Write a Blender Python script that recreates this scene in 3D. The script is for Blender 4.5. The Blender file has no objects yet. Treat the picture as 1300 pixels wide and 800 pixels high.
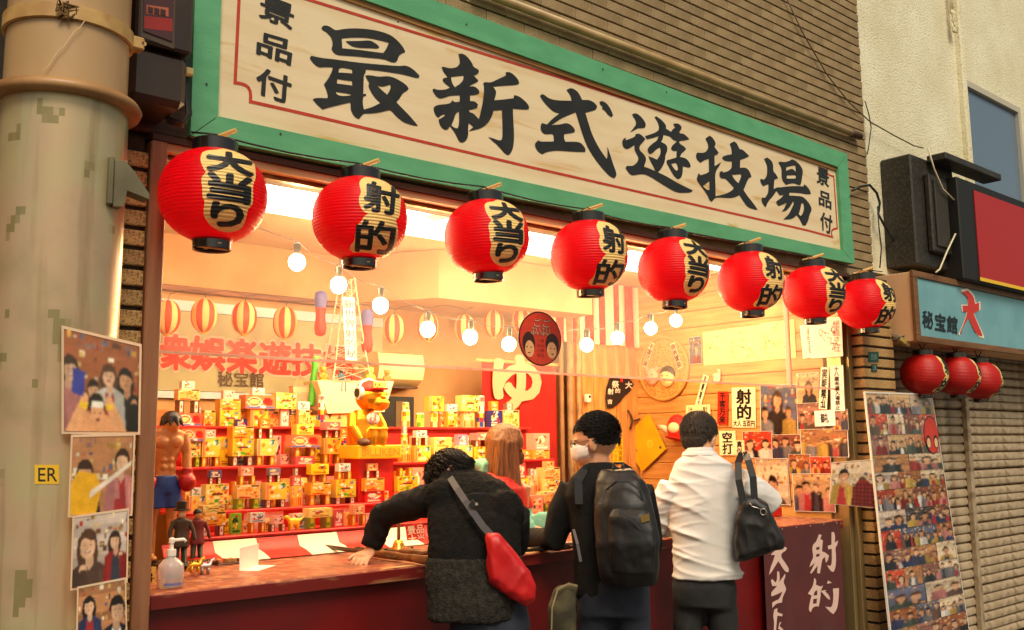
import bpy, bmesh, math, random
import numpy as np
from mathutils import Vector, Matrix
random.seed(7)
SC = bpy.context.scene
COL = SC.collection

# ------------------------------------------------------------------ camera
W, H_, F = 1300.0, 800.0, 1210.0          # photo pixels, focal length in pixels
def _dir(x, y): return Vector(((x - 650) / F, -(y - 400) / F, -1.0))
_Z = _dir(560, -8500).normalized()
_X = _dir(2078, 550); _X = (_X - _X.dot(_Z) * _Z).normalized()
_Y = _Z.cross(_X)
ROT = Matrix((_X, _Y, _Z))                 # camera axes -> world axes
EYE = Vector((0.0, -3.169, 1.48))
cam_d = bpy.data.cameras.new('camera')
cam = bpy.data.objects.new('camera', cam_d); COL.objects.link(cam)
cam_d.sensor_width = 36.0; cam_d.lens = F / W * 36.0
cam_d.clip_start = 0.05; cam_d.clip_end = 500
cam.matrix_world = Matrix.Translation(EYE) @ ROT.to_4x4()
SC.camera = cam

# ------------------------------------------------------------------ light and exposure
SUN_EL, SUN_AZ = 52.0, 205.0
wd = bpy.data.worlds.new('World'); SC.world = wd; wd.use_nodes = True
nt = wd.node_tree; nt.nodes.clear()
o_ = nt.nodes.new('ShaderNodeOutputWorld'); b_ = nt.nodes.new('ShaderNodeBackground')
s_ = nt.nodes.new('ShaderNodeTexSky'); s_.sky_type = 'NISHITA'; s_.sun_disc = False
s_.sun_elevation = math.radians(SUN_EL); s_.sun_rotation = math.radians(SUN_AZ)
s_.air_density = 1.0; s_.dust_density = 3.0
tint = nt.nodes.new('ShaderNodeMix'); tint.data_type = 'RGBA'; tint.blend_type = 'MULTIPLY'
tint.inputs[0].default_value = 1.0
tint.inputs[7].default_value = (1.0, 0.88, 0.64, 1)      # warm lamps of the covered street
nt.links.new(s_.outputs[0], tint.inputs[6]); nt.links.new(tint.outputs[2], b_.inputs[0])
b_.inputs[1].default_value = 0.066
nt.links.new(b_.outputs[0], o_.inputs[0])
sun_d = bpy.data.lights.new('sun', 'SUN'); sun_d.energy = 1.15; sun_d.angle = math.radians(24)
sun_d.color = (1.0, 0.92, 0.76)
sun = bpy.data.objects.new('sun', sun_d); COL.objects.link(sun)
_az, _el = math.radians(SUN_AZ), math.radians(SUN_EL)
_sd = Vector((math.sin(_az) * math.cos(_el), math.cos(_az) * math.cos(_el), math.sin(_el)))
sun.rotation_euler = _sd.to_track_quat('Z', 'Y').to_euler()
sun.location = (0, -6, 8)
vs = SC.view_settings
vs.view_transform = 'Standard'; vs.look = 'None'; vs.exposure = 0.95; vs.gamma = 1.0; vs.use_curve_mapping = False
cy = SC.cycles
cy.use_denoising = True; cy.max_bounces = 7; cy.diffuse_bounces = 4; cy.glossy_bounces = 3
cy.transmission_bounces = 4; cy.transparent_max_bounces = 12; cy.sample_clamp_indirect = 6.0
cy.caustics_reflective = False; cy.caustics_refractive = False

# ------------------------------------------------------------------ photo pixel -> place
def _ray(x, y): return ROT @ _dir(x, y)
def py(x, y, Y=0.0): r = _ray(x, y); return EYE + r * ((Y - EYE.y) / r.y)     # on the plane y = Y
def px(x, y, X): r = _ray(x, y); return EYE + r * ((X - EYE.x) / r.x)         # on the plane x = X
def pz(x, y, Z): r = _ray(x, y); return EYE + r * ((Z - EYE.z) / r.z)         # on the plane z = Z
def pn(x, y, o, n): r = _ray(x, y); return EYE + r * ((o - EYE).dot(n) / r.dot(n))
def project(p):
    c = ROT.transposed() @ (Vector(p) - EYE)
    return (650 - F * c.x / c.z, 400 + F * c.y / c.z, -c.z)

# ------------------------------------------------------------------ materials
MATS = {}
def _nodes(name):
    m = bpy.data.materials.new(name); m.use_nodes = True
    t = m.node_tree; t.nodes.clear()
    out = t.nodes.new('ShaderNodeOutputMaterial'); p = t.nodes.new('ShaderNodeBsdfPrincipled')
    t.links.new(p.outputs[0], out.inputs[0])
    return m, t, p, out
def srgb(r, g, b):
    f = lambda c: (c / 255 / 12.92) if c <= 10 else ((c / 255 + 0.055) / 1.055) ** 2.4
    return (f(r), f(g), f(b), 1.0)
def mat(name, c, rough=0.6, metal=0.0, c2=None, scale=8.0, stretch=(1, 1, 1), detail=6.0, lo=0.35, hi=0.65,
        bump=0.0, bscale=None, bdist=0.01, spec=0.5, speck=None, speck_scale=300.0, speck_stretch=None, speck_lo=.48, speck_hi=.62, trans=0.0, alpha=None, sheen=0.0, coat=0.0):
    """Principled material: colour c mixed with c2 by stretched noise, fine specks and bump."""
    if name in MATS: return MATS[name]
    m, t, p, out = _nodes(name); N = t.nodes.new; L = t.links.new
    if len(c) == 3: c = (*c, 1)
    p.inputs['Base Color'].default_value = c
    p.inputs['Roughness'].default_value = rough; p.inputs['Metallic'].default_value = metal
    p.inputs['Specular IOR Level'].default_value = spec
    if sheen: p.inputs['Sheen Weight'].default_value = sheen
    if coat: p.inputs['Coat Weight'].default_value = coat
    co = N('ShaderNodeTexCoord'); mp = N('ShaderNodeMapping'); mp.inputs['Scale'].default_value = stretch
    L(co.outputs['Object'], mp.inputs['Vector'])
    src = None
    if c2 is not None:
        if len(c2) == 3: c2 = (*c2, 1)
        nz = N('ShaderNodeTexNoise'); nz.inputs['Scale'].default_value = scale; nz.inputs['Detail'].default_value = detail
        L(mp.outputs[0], nz.inputs['Vector'])
        mr = N('ShaderNodeMapRange'); mr.inputs[1].default_value = lo; mr.inputs[2].default_value = hi
        L(nz.outputs['Fac'], mr.inputs[0])
        mx = N('ShaderNodeMix'); mx.data_type = 'RGBA'; mx.inputs[6].default_value = c; mx.inputs[7].default_value = c2
        L(mr.outputs[0], mx.inputs[0]); src = mx.outputs[2]
        rr = N('ShaderNodeMapRange'); rr.inputs[3].default_value = max(0.02, rough - 0.08); rr.inputs[4].default_value = min(1, rough + 0.1)
        L(nz.outputs['Fac'], rr.inputs[0]); L(rr.outputs[0], p.inputs['Roughness'])
    if speck is not None:
        n2 = N('ShaderNodeTexNoise'); n2.inputs['Scale'].default_value = speck_scale; n2.inputs['Detail'].default_value = 2
        if speck_stretch:
            mp2 = N('ShaderNodeMapping'); mp2.inputs['Scale'].default_value = speck_stretch; L(co.outputs['Object'], mp2.inputs['Vector']); L(mp2.outputs[0], n2.inputs['Vector']); n2.inputs['Detail'].default_value = 6; n2.inputs['Distortion'].default_value = .8
        else: L(co.outputs['Object'], n2.inputs['Vector'])
        m2 = N('ShaderNodeMapRange'); m2.inputs[1].default_value = speck_lo; m2.inputs[2].default_value = speck_hi
        L(n2.outputs['Fac'], m2.inputs[0])
        x2 = N('ShaderNodeMix'); x2.data_type = 'RGBA'
        if src is not None: L(src, x2.inputs[6])
        else: x2.inputs[6].default_value = c
        x2.inputs[7].default_value = (*speck[:3], 1); L(m2.outputs[0], x2.inputs[0]); src = x2.outputs[2]
    if src is not None: L(src, p.inputs['Base Color'])
    if bump:
        nb = N('ShaderNodeTexNoise'); nb.inputs['Scale'].default_value = bscale or scale * 4; nb.inputs['Detail'].default_value = 4
        L(mp.outputs[0], nb.inputs['Vector'])
        bp = N('ShaderNodeBump'); bp.inputs['Strength'].default_value = bump; bp.inputs['Distance'].default_value = bdist
        L(nb.outputs['Fac'], bp.inputs['Height']); L(bp.outputs[0], p.inputs['Normal'])
    if trans:
        tr = N('ShaderNodeBsdfTranslucent'); ms = N('ShaderNodeMixShader'); ms.inputs[0].default_value = trans
        if src is not None: L(src, tr.inputs[0])
        else: tr.inputs[0].default_value = c
        L(p.outputs[0], ms.inputs[1]); L(tr.outputs[0], ms.inputs[2]); L(ms.outputs[0], out.inputs[0])
    MATS[name] = m
    return m
def mat_emit(name, c, strength):
    if name in MATS: return MATS[name]
    m, t, p, out = _nodes(name)
    p.inputs['Base Color'].default_value = (*c[:3], 1)
    p.inputs['Emission Color'].default_value = (*c[:3], 1); p.inputs['Emission Strength'].default_value = strength
    MATS[name] = m; return m
def mat_print(name, rough=0.35, mottle=0.25, scale=60.0, coat=0.0, trans=0.0, spec=0.5):
    """Printed surface: colours come from the mesh's face colours, broken up by a little mottle."""
    if name in MATS: return MATS[name]
    m, t, p, out = _nodes(name); N = t.nodes.new; L = t.links.new
    a = N('ShaderNodeAttribute'); a.attribute_name = 'ink'
    co = N('ShaderNodeTexCoord')
    nz = N('ShaderNodeTexNoise'); nz.inputs['Scale'].default_value = scale; nz.inputs['Detail'].default_value = 5
    L(co.outputs['Object'], nz.inputs['Vector'])
    mr = N('ShaderNodeMapRange'); mr.inputs[1].default_value = 0.3; mr.inputs[2].default_value = 0.7
    mr.inputs[3].default_value = 1 - mottle; mr.inputs[4].default_value = 1 + mottle
    L(nz.outputs['Fac'], mr.inputs[0])
    mx = N('ShaderNodeVectorMath'); mx.operation = 'SCALE'
    L(a.outputs['Color'], mx.inputs[0]); L(mr.outputs[0], mx.inputs['Scale'])
    L(mx.outputs[0], p.inputs['Base Color'])
    p.inputs['Roughness'].default_value = rough; p.inputs['Coat Weight'].default_value = coat
    p.inputs['Specular IOR Level'].default_value = spec
    if trans:
        tr = N('ShaderNodeBsdfTranslucent'); ms = N('ShaderNodeMixShader'); ms.inputs[0].default_value = trans
        L(mx.outputs[0], tr.inputs[0]); L(p.outputs[0], ms.inputs[1]); L(tr.outputs[0], ms.inputs[2]); L(ms.outputs[0], out.inputs[0])
    MATS[name] = m; return m

# ------------------------------------------------------------------ mesh builder
class MB:
    def __init__(s): s.v = []; s.f = []; s.c = []; s.col = None
    def face(s, pts, col=None):
        k = len(s.v); s.v += [Vector(p) for p in pts]; s.f.append(tuple(range(k, k + len(pts)))); s.c.append(col or s.col)
    def add(s, vs, fs, col=None):
        k = len(s.v); s.v += [Vector(p) for p in vs]
        for f in fs: s.f.append(tuple(k + i for i in f)); s.c.append(col or s.col)
    def box(s, lo, hi, M=None, col=None):
        x0, y0, z0 = lo; x1, y1, z1 = hi
        vs = [(x0, y0, z0), (x1, y0, z0), (x1, y1, z0), (x0, y1, z0), (x0, y0, z1), (x1, y0, z1), (x1, y1, z1), (x0, y1, z1)]
        if M is not None: vs = [M @ Vector(p) for p in vs]
        s.add(vs, [(0, 3, 2, 1), (4, 5, 6, 7), (0, 1, 5, 4), (1, 2, 6, 5), (2, 3, 7, 6), (3, 0, 4, 7)], col)
    def bbox(s, lo, hi, b=0.004, M=None, col=None):
        """box with bevelled edges"""
        bm = bmesh.new(); bmesh.ops.create_cube(bm, size=1)
        for v in bm.verts: v.co = Vector([lo[i] + (v.co[i] + .5) * (hi[i] - lo[i]) for i in range(3)])
        b = min(b, *[abs(hi[i] - lo[i]) * .45 for i in range(3)])
        bmesh.ops.bevel(bm, geom=bm.edges[:], offset=b, segments=1, affect='EDGES', profile=0.5)
        bm.verts.index_update()
        s.add([(M @ v.co) if M is not None else v.co.copy() for v in bm.verts], [[v.index for v in f.verts] for f in bm.faces], col); bm.free()
    def lathe(s, prof, c=(0, 0, 0), n=24, M=None, col=None, capb=True, capt=True, cols=None):
        c = Vector(c); k = len(s.v); T = M if M is not None else Matrix.Identity(4)
        for r, z in prof:
            for i in range(n):
                a = 2 * math.pi * i / n
                s.v.append(c + (T @ Vector((r * math.cos(a), r * math.sin(a), z))))
        for j in range(len(prof) - 1):
            for i in range(n):
                a, b = k + j * n + i, k + j * n + (i + 1) % n
                s.f.append((a, b, b + n, a + n)); s.c.append(cols(i, j) if cols else (col or s.col))
        if capb: s.f.append(tuple(k + i for i in reversed(range(n)))); s.c.append(col or s.col)
        if capt: s.f.append(tuple(k + (len(prof) - 1) * n + i for i in range(n))); s.c.append(col or s.col)
    def tube(s, pts, r, n=8, col=None, cap=True):
        pts = [Vector(p) for p in pts]; R_ = r if isinstance(r, (list, tuple)) else [r] * len(pts)
        k = len(s.v); m = len(pts); up = None
        for j, p in enumerate(pts):
            d = (pts[min(j + 1, m - 1)] - pts[max(j - 1, 0)]).normalized()
            if up is None: up = Vector((0, 0, 1)) if abs(d.z) < .9 else Vector((1, 0, 0))
            a = d.cross(up).normalized(); b = a.cross(d).normalized(); up = b
            for i in range(n):
                t = 2 * math.pi * i / n; s.v.append(p + (a * math.cos(t) + b * math.sin(t)) * R_[j])
        for j in range(m - 1):
            for i in range(n):
                a, b = k + j * n + i, k + j * n + (i + 1) % n
                s.f.append((a, b, b + n, a + n)); s.c.append(col or s.col)
        if cap:
            s.f.append(tuple(k + i for i in reversed(range(n)))); s.f.append(tuple(k + (m - 1) * n + i for i in range(n))); s.c += [col or s.col] * 2
    def loft(s, secs, n=20, col=None):
        """secs: (centre, half-width vector, half-depth vector)"""
        k = len(s.v)
        for c, a, b in secs:
            for i in range(n):
                t = 2 * math.pi * i / n; ct, st = math.cos(t), math.sin(t)
                e = 0.85
                s.v.append(Vector(c) + Vector(a) * (math.copysign(abs(ct) ** e, ct)) + Vector(b) * (math.copysign(abs(st) ** e, st)))
        for j in range(len(secs) - 1):
            for i in range(n):
                p, q = k + j * n + i, k + j * n + (i + 1) % n
                s.f.append((p, q, q + n, p + n)); s.c.append(col or s.col)
        s.f.append(tuple(k + i for i in reversed(range(n)))); s.f.append(tuple(k + (len(secs) - 1) * n + i for i in range(n))); s.c += [col or s.col] * 2
    def ball(s, c, r, M=None, nu=14, nv=9, col=None):
        r = (r, r, r) if not isinstance(r, (tuple, list)) else r; c = Vector(c); k = len(s.v)
        for j in range(nv + 1):
            t = math.pi * j / nv
            for i in range(nu):
                a = 2 * math.pi * i / nu
                q = Vector((r[0] * math.sin(t) * math.cos(a), r[1] * math.sin(t) * math.sin(a), -r[2] * math.cos(t)))
                s.v.append(c + ((M @ q) if M is not None else q))
        for j in range(nv):
            for i in range(nu):
                a, b = k + j * nu + i, k + j * nu + (i + 1) % nu
                s.f.append((a, b, b + nu, a + nu)); s.c.append(col or s.col)
    def slab(s, quad, th, col=None):
        """thin plate on 4 (or n) corners, thickness th behind them"""
        q = [Vector(p) for p in quad]; nrm = (q[1] - q[0]).cross(q[-1] - q[0]).normalized() * th; n = len(q)
        vs = q + [p - nrm for p in q]
        fs = [tuple(range(n)), tuple(reversed(range(n, 2 * n)))] + [(i, n + i, n + (i + 1) % n, (i + 1) % n) for i in range(n)]
        s.add(vs, fs, col)
    def build(s, name, material, parent=None, smooth=False, autos=None):
        me = bpy.data.meshes.new(name)
        off = wloc(parent) if parent is not None else Vector((0, 0, 0))
        me.from_pydata([v - off for v in s.v], [], s.f); me.update()
        if any(c is not None for c in s.c):
            ca = me.color_attributes.new('ink', 'FLOAT_COLOR', 'CORNER')
            d = []
            for f, c in zip(s.f, s.c):
                d += [x for _ in f for x in ((c[0], c[1], c[2], 1.0) if c else (0.8, 0.8, 0.8, 1.0))]
            if len(d) == len(ca.data) * 4: ca.data.foreach_set('color', d)
        if smooth: me.polygons.foreach_set('use_smooth', [True] * len(me.polygons))
        if autos is not None:
            me.polygons.foreach_set('use_smooth', [True] * len(me.polygons)); me.set_sharp_from_angle(angle=math.radians(autos))
        o = bpy.data.objects.new(name, me); COL.objects.link(o)
        if material is not None: me.materials.append(material)
        if parent is not None: o.parent = parent
        return o
def wloc(o):
    p = Vector((0, 0, 0))
    while o is not None: p = p + o.location; o = o.parent
    return p
def thing(name, label, cat, loc=(0, 0, 0), group=None):
    o = bpy.data.objects.new(name, None); COL.objects.link(o); o.location = loc; o.empty_display_size = 0.1
    return tag(o, label, cat, group)
def tag(o, label, cat, group=None):
    o['label'] = label; o['category'] = cat
    if group: o['group'] = group
    return o
def struct(o): o['kind'] = 'structure'; return o
def centre(o):
    """move a single-mesh thing's origin to its middle"""
    me = o.data; n = len(me.vertices)
    c = sum((v.co for v in me.vertices), Vector()) / n
    me.transform(Matrix.Translation(-c)); o.location = o.location + c; return o
def copy_tree(o, parent=None):
    c = o.copy(); COL.objects.link(c); c.parent = parent
    for ch in list(o.children): copy_tree(ch, c)
    return c
def smooth_poly(pts, sharp=55, it=2):
    """round the blunt corners of a traced outline, keep the sharp ones"""
    pts = [Vector((p[0], p[1])) for p in pts]
    for _ in range(it):
        out = []; n = len(pts)
        for i, p in enumerate(pts):
            a, b = pts[i - 1], pts[(i + 1) % n]
            d1, d2 = p - a, b - p
            if d1.length < 1e-6 or d2.length < 1e-6: out.append(p); continue
            if abs(math.degrees(d1.angle_signed(d2, 0))) > sharp: out.append(p)
            else: out += [p - d1 * .25, p + d2 * .25]
        pts = out
    return [(p.x, p.y) for p in pts]
def fill2d(loops, ext=0.0):
    """filled flat mesh (verts 2D, faces) of loops with holes"""
    cu = bpy.data.curves.new('t', 'CURVE'); cu.dimensions = '2D'; cu.fill_mode = 'BOTH'
    for lp in loops:
        sp = cu.splines.new('POLY'); sp.points.add(len(lp) - 1); sp.use_cyclic_u = True
        for q, p in zip(sp.points, lp): q.co = (p[0], p[1], 0, 1)
    return _curve_mesh(cu)
def _curve_mesh(cu):
    o = bpy.data.objects.new('t', cu); COL.objects.link(o)
    dg = bpy.context.evaluated_depsgraph_get()
    me = bpy.data.meshes.new_from_object(o.evaluated_get(dg))
    vs = [(v.co.x, v.co.y) for v in me.vertices]; fs = [tuple(p.vertices) for p in me.polygons]
    bpy.data.objects.remove(o); bpy.data.curves.remove(cu); bpy.data.meshes.remove(me)
    return vs, fs
_TXT = {}
def text2d(body, bold=0.0, space=1.0, vertical=False):
    """glyph outlines of the default font, size 1, centred on 0; faces filled"""
    key = (body, bold, space, vertical)
    if key in _TXT: return _TXT[key]
    cu = bpy.data.curves.new('t', 'FONT'); cu.body = '\n'.join(body) if vertical else body
    cu.size = 1; cu.align_x = 'CENTER'; cu.align_y = 'CENTER'; cu.space_character = space; cu.resolution_u = 3
    cu.space_line = space
    vs, fs = _curve_mesh(cu)
    if vs:
        x0, x1 = min(v[0] for v in vs), max(v[0] for v in vs); y0, y1 = min(v[1] for v in vs), max(v[1] for v in vs)
        vs = [(v[0] - (x0 + x1) / 2, v[1] - (y0 + y1) / 2) for v in vs]
        _TXT[key] = (vs, fs, x1 - x0, y1 - y0)
    else: _TXT[key] = ([], [], 1, 1)
    return _TXT[key]
def put2d(mb, vf, fn, col=None):
    vs, fs = vf[0], vf[1]
    mb.add([fn(*v) for v in vs], fs, col)
def text_in_quad(mb, body, quad, bold=0.0, vertical=False, lift=0.0008, col=None, space=1.0, fill=0.9):
    """text stretched into a quad given as top-left, top-right, bottom-right, bottom-left"""
    vs, fs, w, h = text2d(body, 0.0, space, vertical)
    tl, tr, br, bl = [Vector(p) for p in quad]
    nrm = (tr - tl).cross(bl - tl).normalized() * -lift
    if nrm.dot(EYE - tl) < 0: nrm = -nrm
    def fn(u, v, k):
        a = 0.5 + u / w * fill; b = 0.5 - v / h * fill
        return tl.lerp(tr, a).lerp(bl.lerp(br, a), b) + nrm * (1 + .05 * k)
    sh = [(0, 0)] + ([(bold * math.cos(t * math.pi / 4), bold * math.sin(t * math.pi / 4)) for t in range(8)] if bold else [])
    for k, (du, dv) in enumerate(sh): mb.add([fn(p[0] + du, p[1] + dv, k) for p in vs], fs, col)   # overprinted to a bold stroke
def remeshed(mb, name, voxel, material, parent, smooth_it=3, sm=0.5, disp=None):
    """one continuous skin over all closed shapes in mb"""
    o = mb.build(name, material, parent)
    md = o.modifiers.new('r', 'REMESH'); md.mode = 'VOXEL'; md.voxel_size = voxel
    if smooth_it:
        s2 = o.modifiers.new('s', 'SMOOTH'); s2.iterations = smooth_it; s2.factor = sm
    dg = bpy.context.evaluated_depsgraph_get()
    me = bpy.data.meshes.new_from_object(o.evaluated_get(dg)); old = o.data
    o.modifiers.clear(); o.data = me; me.name = name; bpy.data.meshes.remove(old)
    if not me.materials: me.materials.append(material)
    if disp: disp(me, wloc(parent) if parent else Vector())
    me.polygons.foreach_set('use_smooth', [True] * len(me.polygons))
    return o

# ------------------------------------------------------------------ printed pictures: colours laid on a fine grid of points
def raster(polys, nw, nh, seed=0, blur=1, grain=.05):
    """paint polygons (unit square) over each other on an nh x nw grid, soften, add grain"""
    rs = np.random.RandomState(seed); img = np.zeros((nh, nw, 3)); xs = np.linspace(0, 1, nw); ys = np.linspace(0, 1, nh)
    for poly, c in polys:
        P = np.array(poly); x0, y0 = P.min(0); x1, y1 = P.max(0)
        i0, i1 = np.searchsorted(xs, (x0, x1 + 1e-9)); j0, j1 = np.searchsorted(ys, (y0, y1 + 1e-9))
        if i1 <= i0 or j1 <= j0: continue
        X, Y = np.meshgrid(xs[i0:i1], ys[j0:j1]); ins = np.zeros(X.shape, bool); n = len(P)
        for k in range(n):
            ax, ay = P[k]; bx_, by_ = P[(k + 1) % n]
            if ay == by_: continue
            ins ^= ((ay > Y) != (by_ > Y)) & (X < (bx_ - ax) * (Y - ay) / (by_ - ay) + ax)
        img[j0:j1, i0:i1][ins] = c[:3]
    for _ in range(blur):
        p = np.pad(img, ((1, 1), (1, 1), (0, 0)), 'edge')
        img = (p[1:-1, 1:-1] * 2 + p[:-2, 1:-1] + p[2:, 1:-1] + p[1:-1, :-2] + p[1:-1, 2:]) / 6
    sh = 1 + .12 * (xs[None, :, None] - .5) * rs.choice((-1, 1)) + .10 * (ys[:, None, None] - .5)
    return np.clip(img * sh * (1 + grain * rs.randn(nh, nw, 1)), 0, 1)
def print_mesh(name, quad, img, material, parent=None, th=.0012, back=(.75, .72, .66), margin=0.0):
    """picture on a quad (tl, tr, br, bl) with real thickness"""
    tl, tr, br, bl = [np.array(p) for p in quad]; nh, nw, _ = img.shape
    u = np.linspace(0, 1, nw)[None, :, None]; v = np.linspace(0, 1, nh)[:, None, None]
    pts = (bl * (1 - u) + br * u) * (1 - v) + (tl * (1 - u) + tr * u) * v
    nr = np.cross(tr - tl, bl - tl); nr = nr / np.linalg.norm(nr)
    if nr.dot(np.array(EYE) - tl) < 0: nr = -nr
    off = np.array(wloc(parent)) if parent is not None else np.zeros(3)
    V = [tuple(p) for p in (pts.reshape(-1, 3) - off)]; Fc = []
    flip = np.dot(np.cross(br - bl, tl - bl), nr) < 0
    for j in range(nh - 1):
        for i in range(nw - 1):
            a = j * nw + i; q = (a, a + 1, a + nw + 1, a + nw); Fc.append(q[::-1] if flip else q)
    k = len(V); c4 = [bl, br, tr, tl]
    if margin:
        cc = sum(c4) / 4; c4 = [cc + (p - cc) * (1 + margin) for p in c4]
    V += [tuple(p - nr * .0003 - off) for p in c4] + [tuple(p - nr * th - off) for p in c4]
    Fc += [(k, k + 1, k + 2, k + 3), (k + 4, k + 5, k + 6, k + 7)] + [(k + i, k + (i + 1) % 4, k + 4 + (i + 1) % 4, k + 4 + i) for i in range(4)]
    me = bpy.data.meshes.new(name); me.from_pydata(V, [], Fc); me.update()
    col = np.concatenate([img.reshape(-1, 3), np.tile(back, (8, 1))]); col = np.concatenate([col, np.ones((len(col), 1))], 1)
    ca = me.color_attributes.new('ink', 'FLOAT_COLOR', 'POINT'); ca.data.foreach_set('color', col.ravel().astype('f'))
    me.materials.append(material); o = bpy.data.objects.new(name, me); COL.objects.link(o)
    if parent is not None: o.parent = parent
    return o
# ================================================================== the setting
def mat_tile(name, a, b, dark, sc=260.0, var=0.16, rough=0.75):
    """speckled glazed tile, each piece a little lighter or darker than the next"""
    m = mat(name, a, rough, c2=b, scale=9, speck=dark, speck_scale=sc, bump=0.25, bscale=sc * .8, bdist=0.002)
    t = m.node_tree; p = next(n for n in t.nodes if n.type == 'BSDF_PRINCIPLED')
    src = p.inputs['Base Color'].links[0].from_socket
    oi = t.nodes.new('ShaderNodeObjectInfo'); mr = t.nodes.new('ShaderNodeMapRange')
    mr.inputs[3].default_value = 1 - var; mr.inputs[4].default_value = 1 + var
    t.links.new(oi.outputs['Random'], mr.inputs[0])
    v = t.nodes.new('ShaderNodeVectorMath'); v.operation = 'SCALE'
    t.links.new(src, v.inputs[0]); t.links.new(mr.outputs[0], v.inputs['Scale']); t.links.new(v.outputs[0], p.inputs['Base Color'])
    return m
M_TILE = mat_tile('speckled_tile', srgb(176, 152, 112), srgb(150, 126, 88), srgb(104, 82, 52), var=.09)
M_BRICK = mat_tile('golden_brick', srgb(206, 168, 108), srgb(180, 138, 82), srgb(128, 92, 52), sc=180, var=.18)
M_JOINT = mat('dark_joint', srgb(40, 32, 24), 0.9, c2=srgb(58, 48, 36), scale=30)
M_ASPH = mat('paving', (0.10, 0.095, 0.09), 0.85, c2=(0.06, 0.058, 0.055), scale=3, speck=(0.16, 0.15, 0.14), speck_scale=150, bump=.3, bscale=120)
M_STUCCO = mat('stucco', srgb(240, 234, 206), 0.9, c2=srgb(222, 213, 178), scale=2.2, speck=srgb(200, 188, 150), speck_scale=70, speck_lo=.56, speck_hi=.68, bump=.7, bscale=70, bdist=0.012)
M_CREAM = mat('cream_wall', srgb(206, 160, 106), 0.7, c2=srgb(190, 140, 86), scale=3)
M_CEIL = mat('cream_ceiling', srgb(206, 180, 142), 0.5, c2=srgb(186, 156, 116), scale=2)
M_POST = mat('painted_post', srgb(176, 120, 84), 0.5, c2=srgb(150, 98, 66), scale=4, stretch=(8, 8, .6), bump=.15)
M_ALU = mat('bronze_aluminium', srgb(170, 146, 100), 0.35, 0.6, c2=srgb(140, 118, 78), scale=3, stretch=(6, 6, .5))
M_PINE = mat('pine_board', srgb(222, 164, 92), 0.55, c2=srgb(196, 128, 60), scale=2.2, stretch=(14, 1.2, 14), detail=8, bump=.12, bscale=9)
M_PINEV = mat('pine_board_upright', srgb(222, 164, 92), 0.55, c2=srgb(192, 122, 56), scale=2.2, stretch=(14, 14, 1.2), detail=8, bump=.12, bscale=9)
M_WTILE = mat('white_wall_tile', srgb(236, 226, 204), 0.25, c2=srgb(224, 210, 184), scale=5)
M_DWOOD = mat('dark_wood', srgb(92, 58, 36), 0.6, c2=srgb(64, 38, 24), scale=3, stretch=(1, 12, 12))
M_BEAM = mat('brown_beam', srgb(140, 84, 52), 0.6, c2=srgb(112, 64, 40), scale=3, stretch=(1, 12, 12))
M_BLACK = mat('black_plastic', (0.012, 0.011, 0.010), 0.35, c2=(0.02, 0.018, 0.016), scale=20)
M_WIRE = mat('black_cable', (0.012, 0.011, 0.010), 0.5)

# ---- ground and the street side
g = MB(); g.face([(-60, -60, 0), (60, -60, 0), (60, 60, 0), (-60, 60, 0)])
struct(g.build('ground', M_ASPH))

def tiles_on(parent, backing, x0, x1, z0, z1, yf, pitch=0.060, length=0.227, joint=0.008, name='tile', inset=0.012, always=False):
    """running-bond tiles on the plane y = yf; the ones in view are pieces of their own, the rest one joined mesh"""
    rest = MB(); k = 0; nrow = int((z1 - z0) / pitch); cache = {}
    for r in range(nrow):
        zb = z0 + r * pitch; xs = x0 - (length * .5 if r % 2 else 0)
        while xs < x1 - .005:
            a, b = max(xs, x0), min(xs + length, x1); xs += length
            if b - a < .02: continue
            lo, hi = (a, yf, zb), (b - .003, yf + .02, zb + pitch - joint)
            u, v, w = project(((a + b) / 2, yf, zb + pitch / 2))
            if always or (-30 < u < 1330 and -20 < v < 820 and not sign_hides(u, v)):
                key = round(b - a, 3)
                if key not in cache:
                    m = MB(); m.bbox((0, 0, 0), (b - a - .003, .02, pitch - joint), .0025)
                    o = m.build(name, M_TILE, None); o.parent = backing; cache[key] = o
                else:
                    o = cache[key].copy(); COL.objects.link(o); o.parent = backing
                o.location = Vector((a, yf + random.uniform(-.0012, .0012), zb)) - wloc(backing); k += 1
            else: rest.bbox(lo, hi, .0025)
    if rest.v:
        o = rest.build(name + '_field', M_TILE, backing); o['kind'] = 'stuff'
    return k
def sign_hides(u, v):
    """pixel well inside the signboard"""
    top = lambda u: 63 + .359 * (u - 720); bot = lambda u: 172 + .193 * (u - 242)
    return 262 < u < 1060 and top(u) + 22 < v < bot(u) - 6
wall = thing('tiled_facade', 'beige speckled tile wall with dark joints above the green framed signboard', 'wall', (3.4, 0.02, 2.5))
bk = MB(); bk.box((0.2, .012, 2.52), (5.88, .25, 6.2)); bk_o = bk.build('mortar_bed', M_JOINT, wall)
nt_ = tiles_on(wall, bk_o, 1.22, 5.88, 2.535, 4.95, 0.0)
up = MB(); up.box((0.2, 0.004, 4.95), (5.88, .25, 6.2)); up.build('upper_wall', M_TILE, wall)

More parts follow.
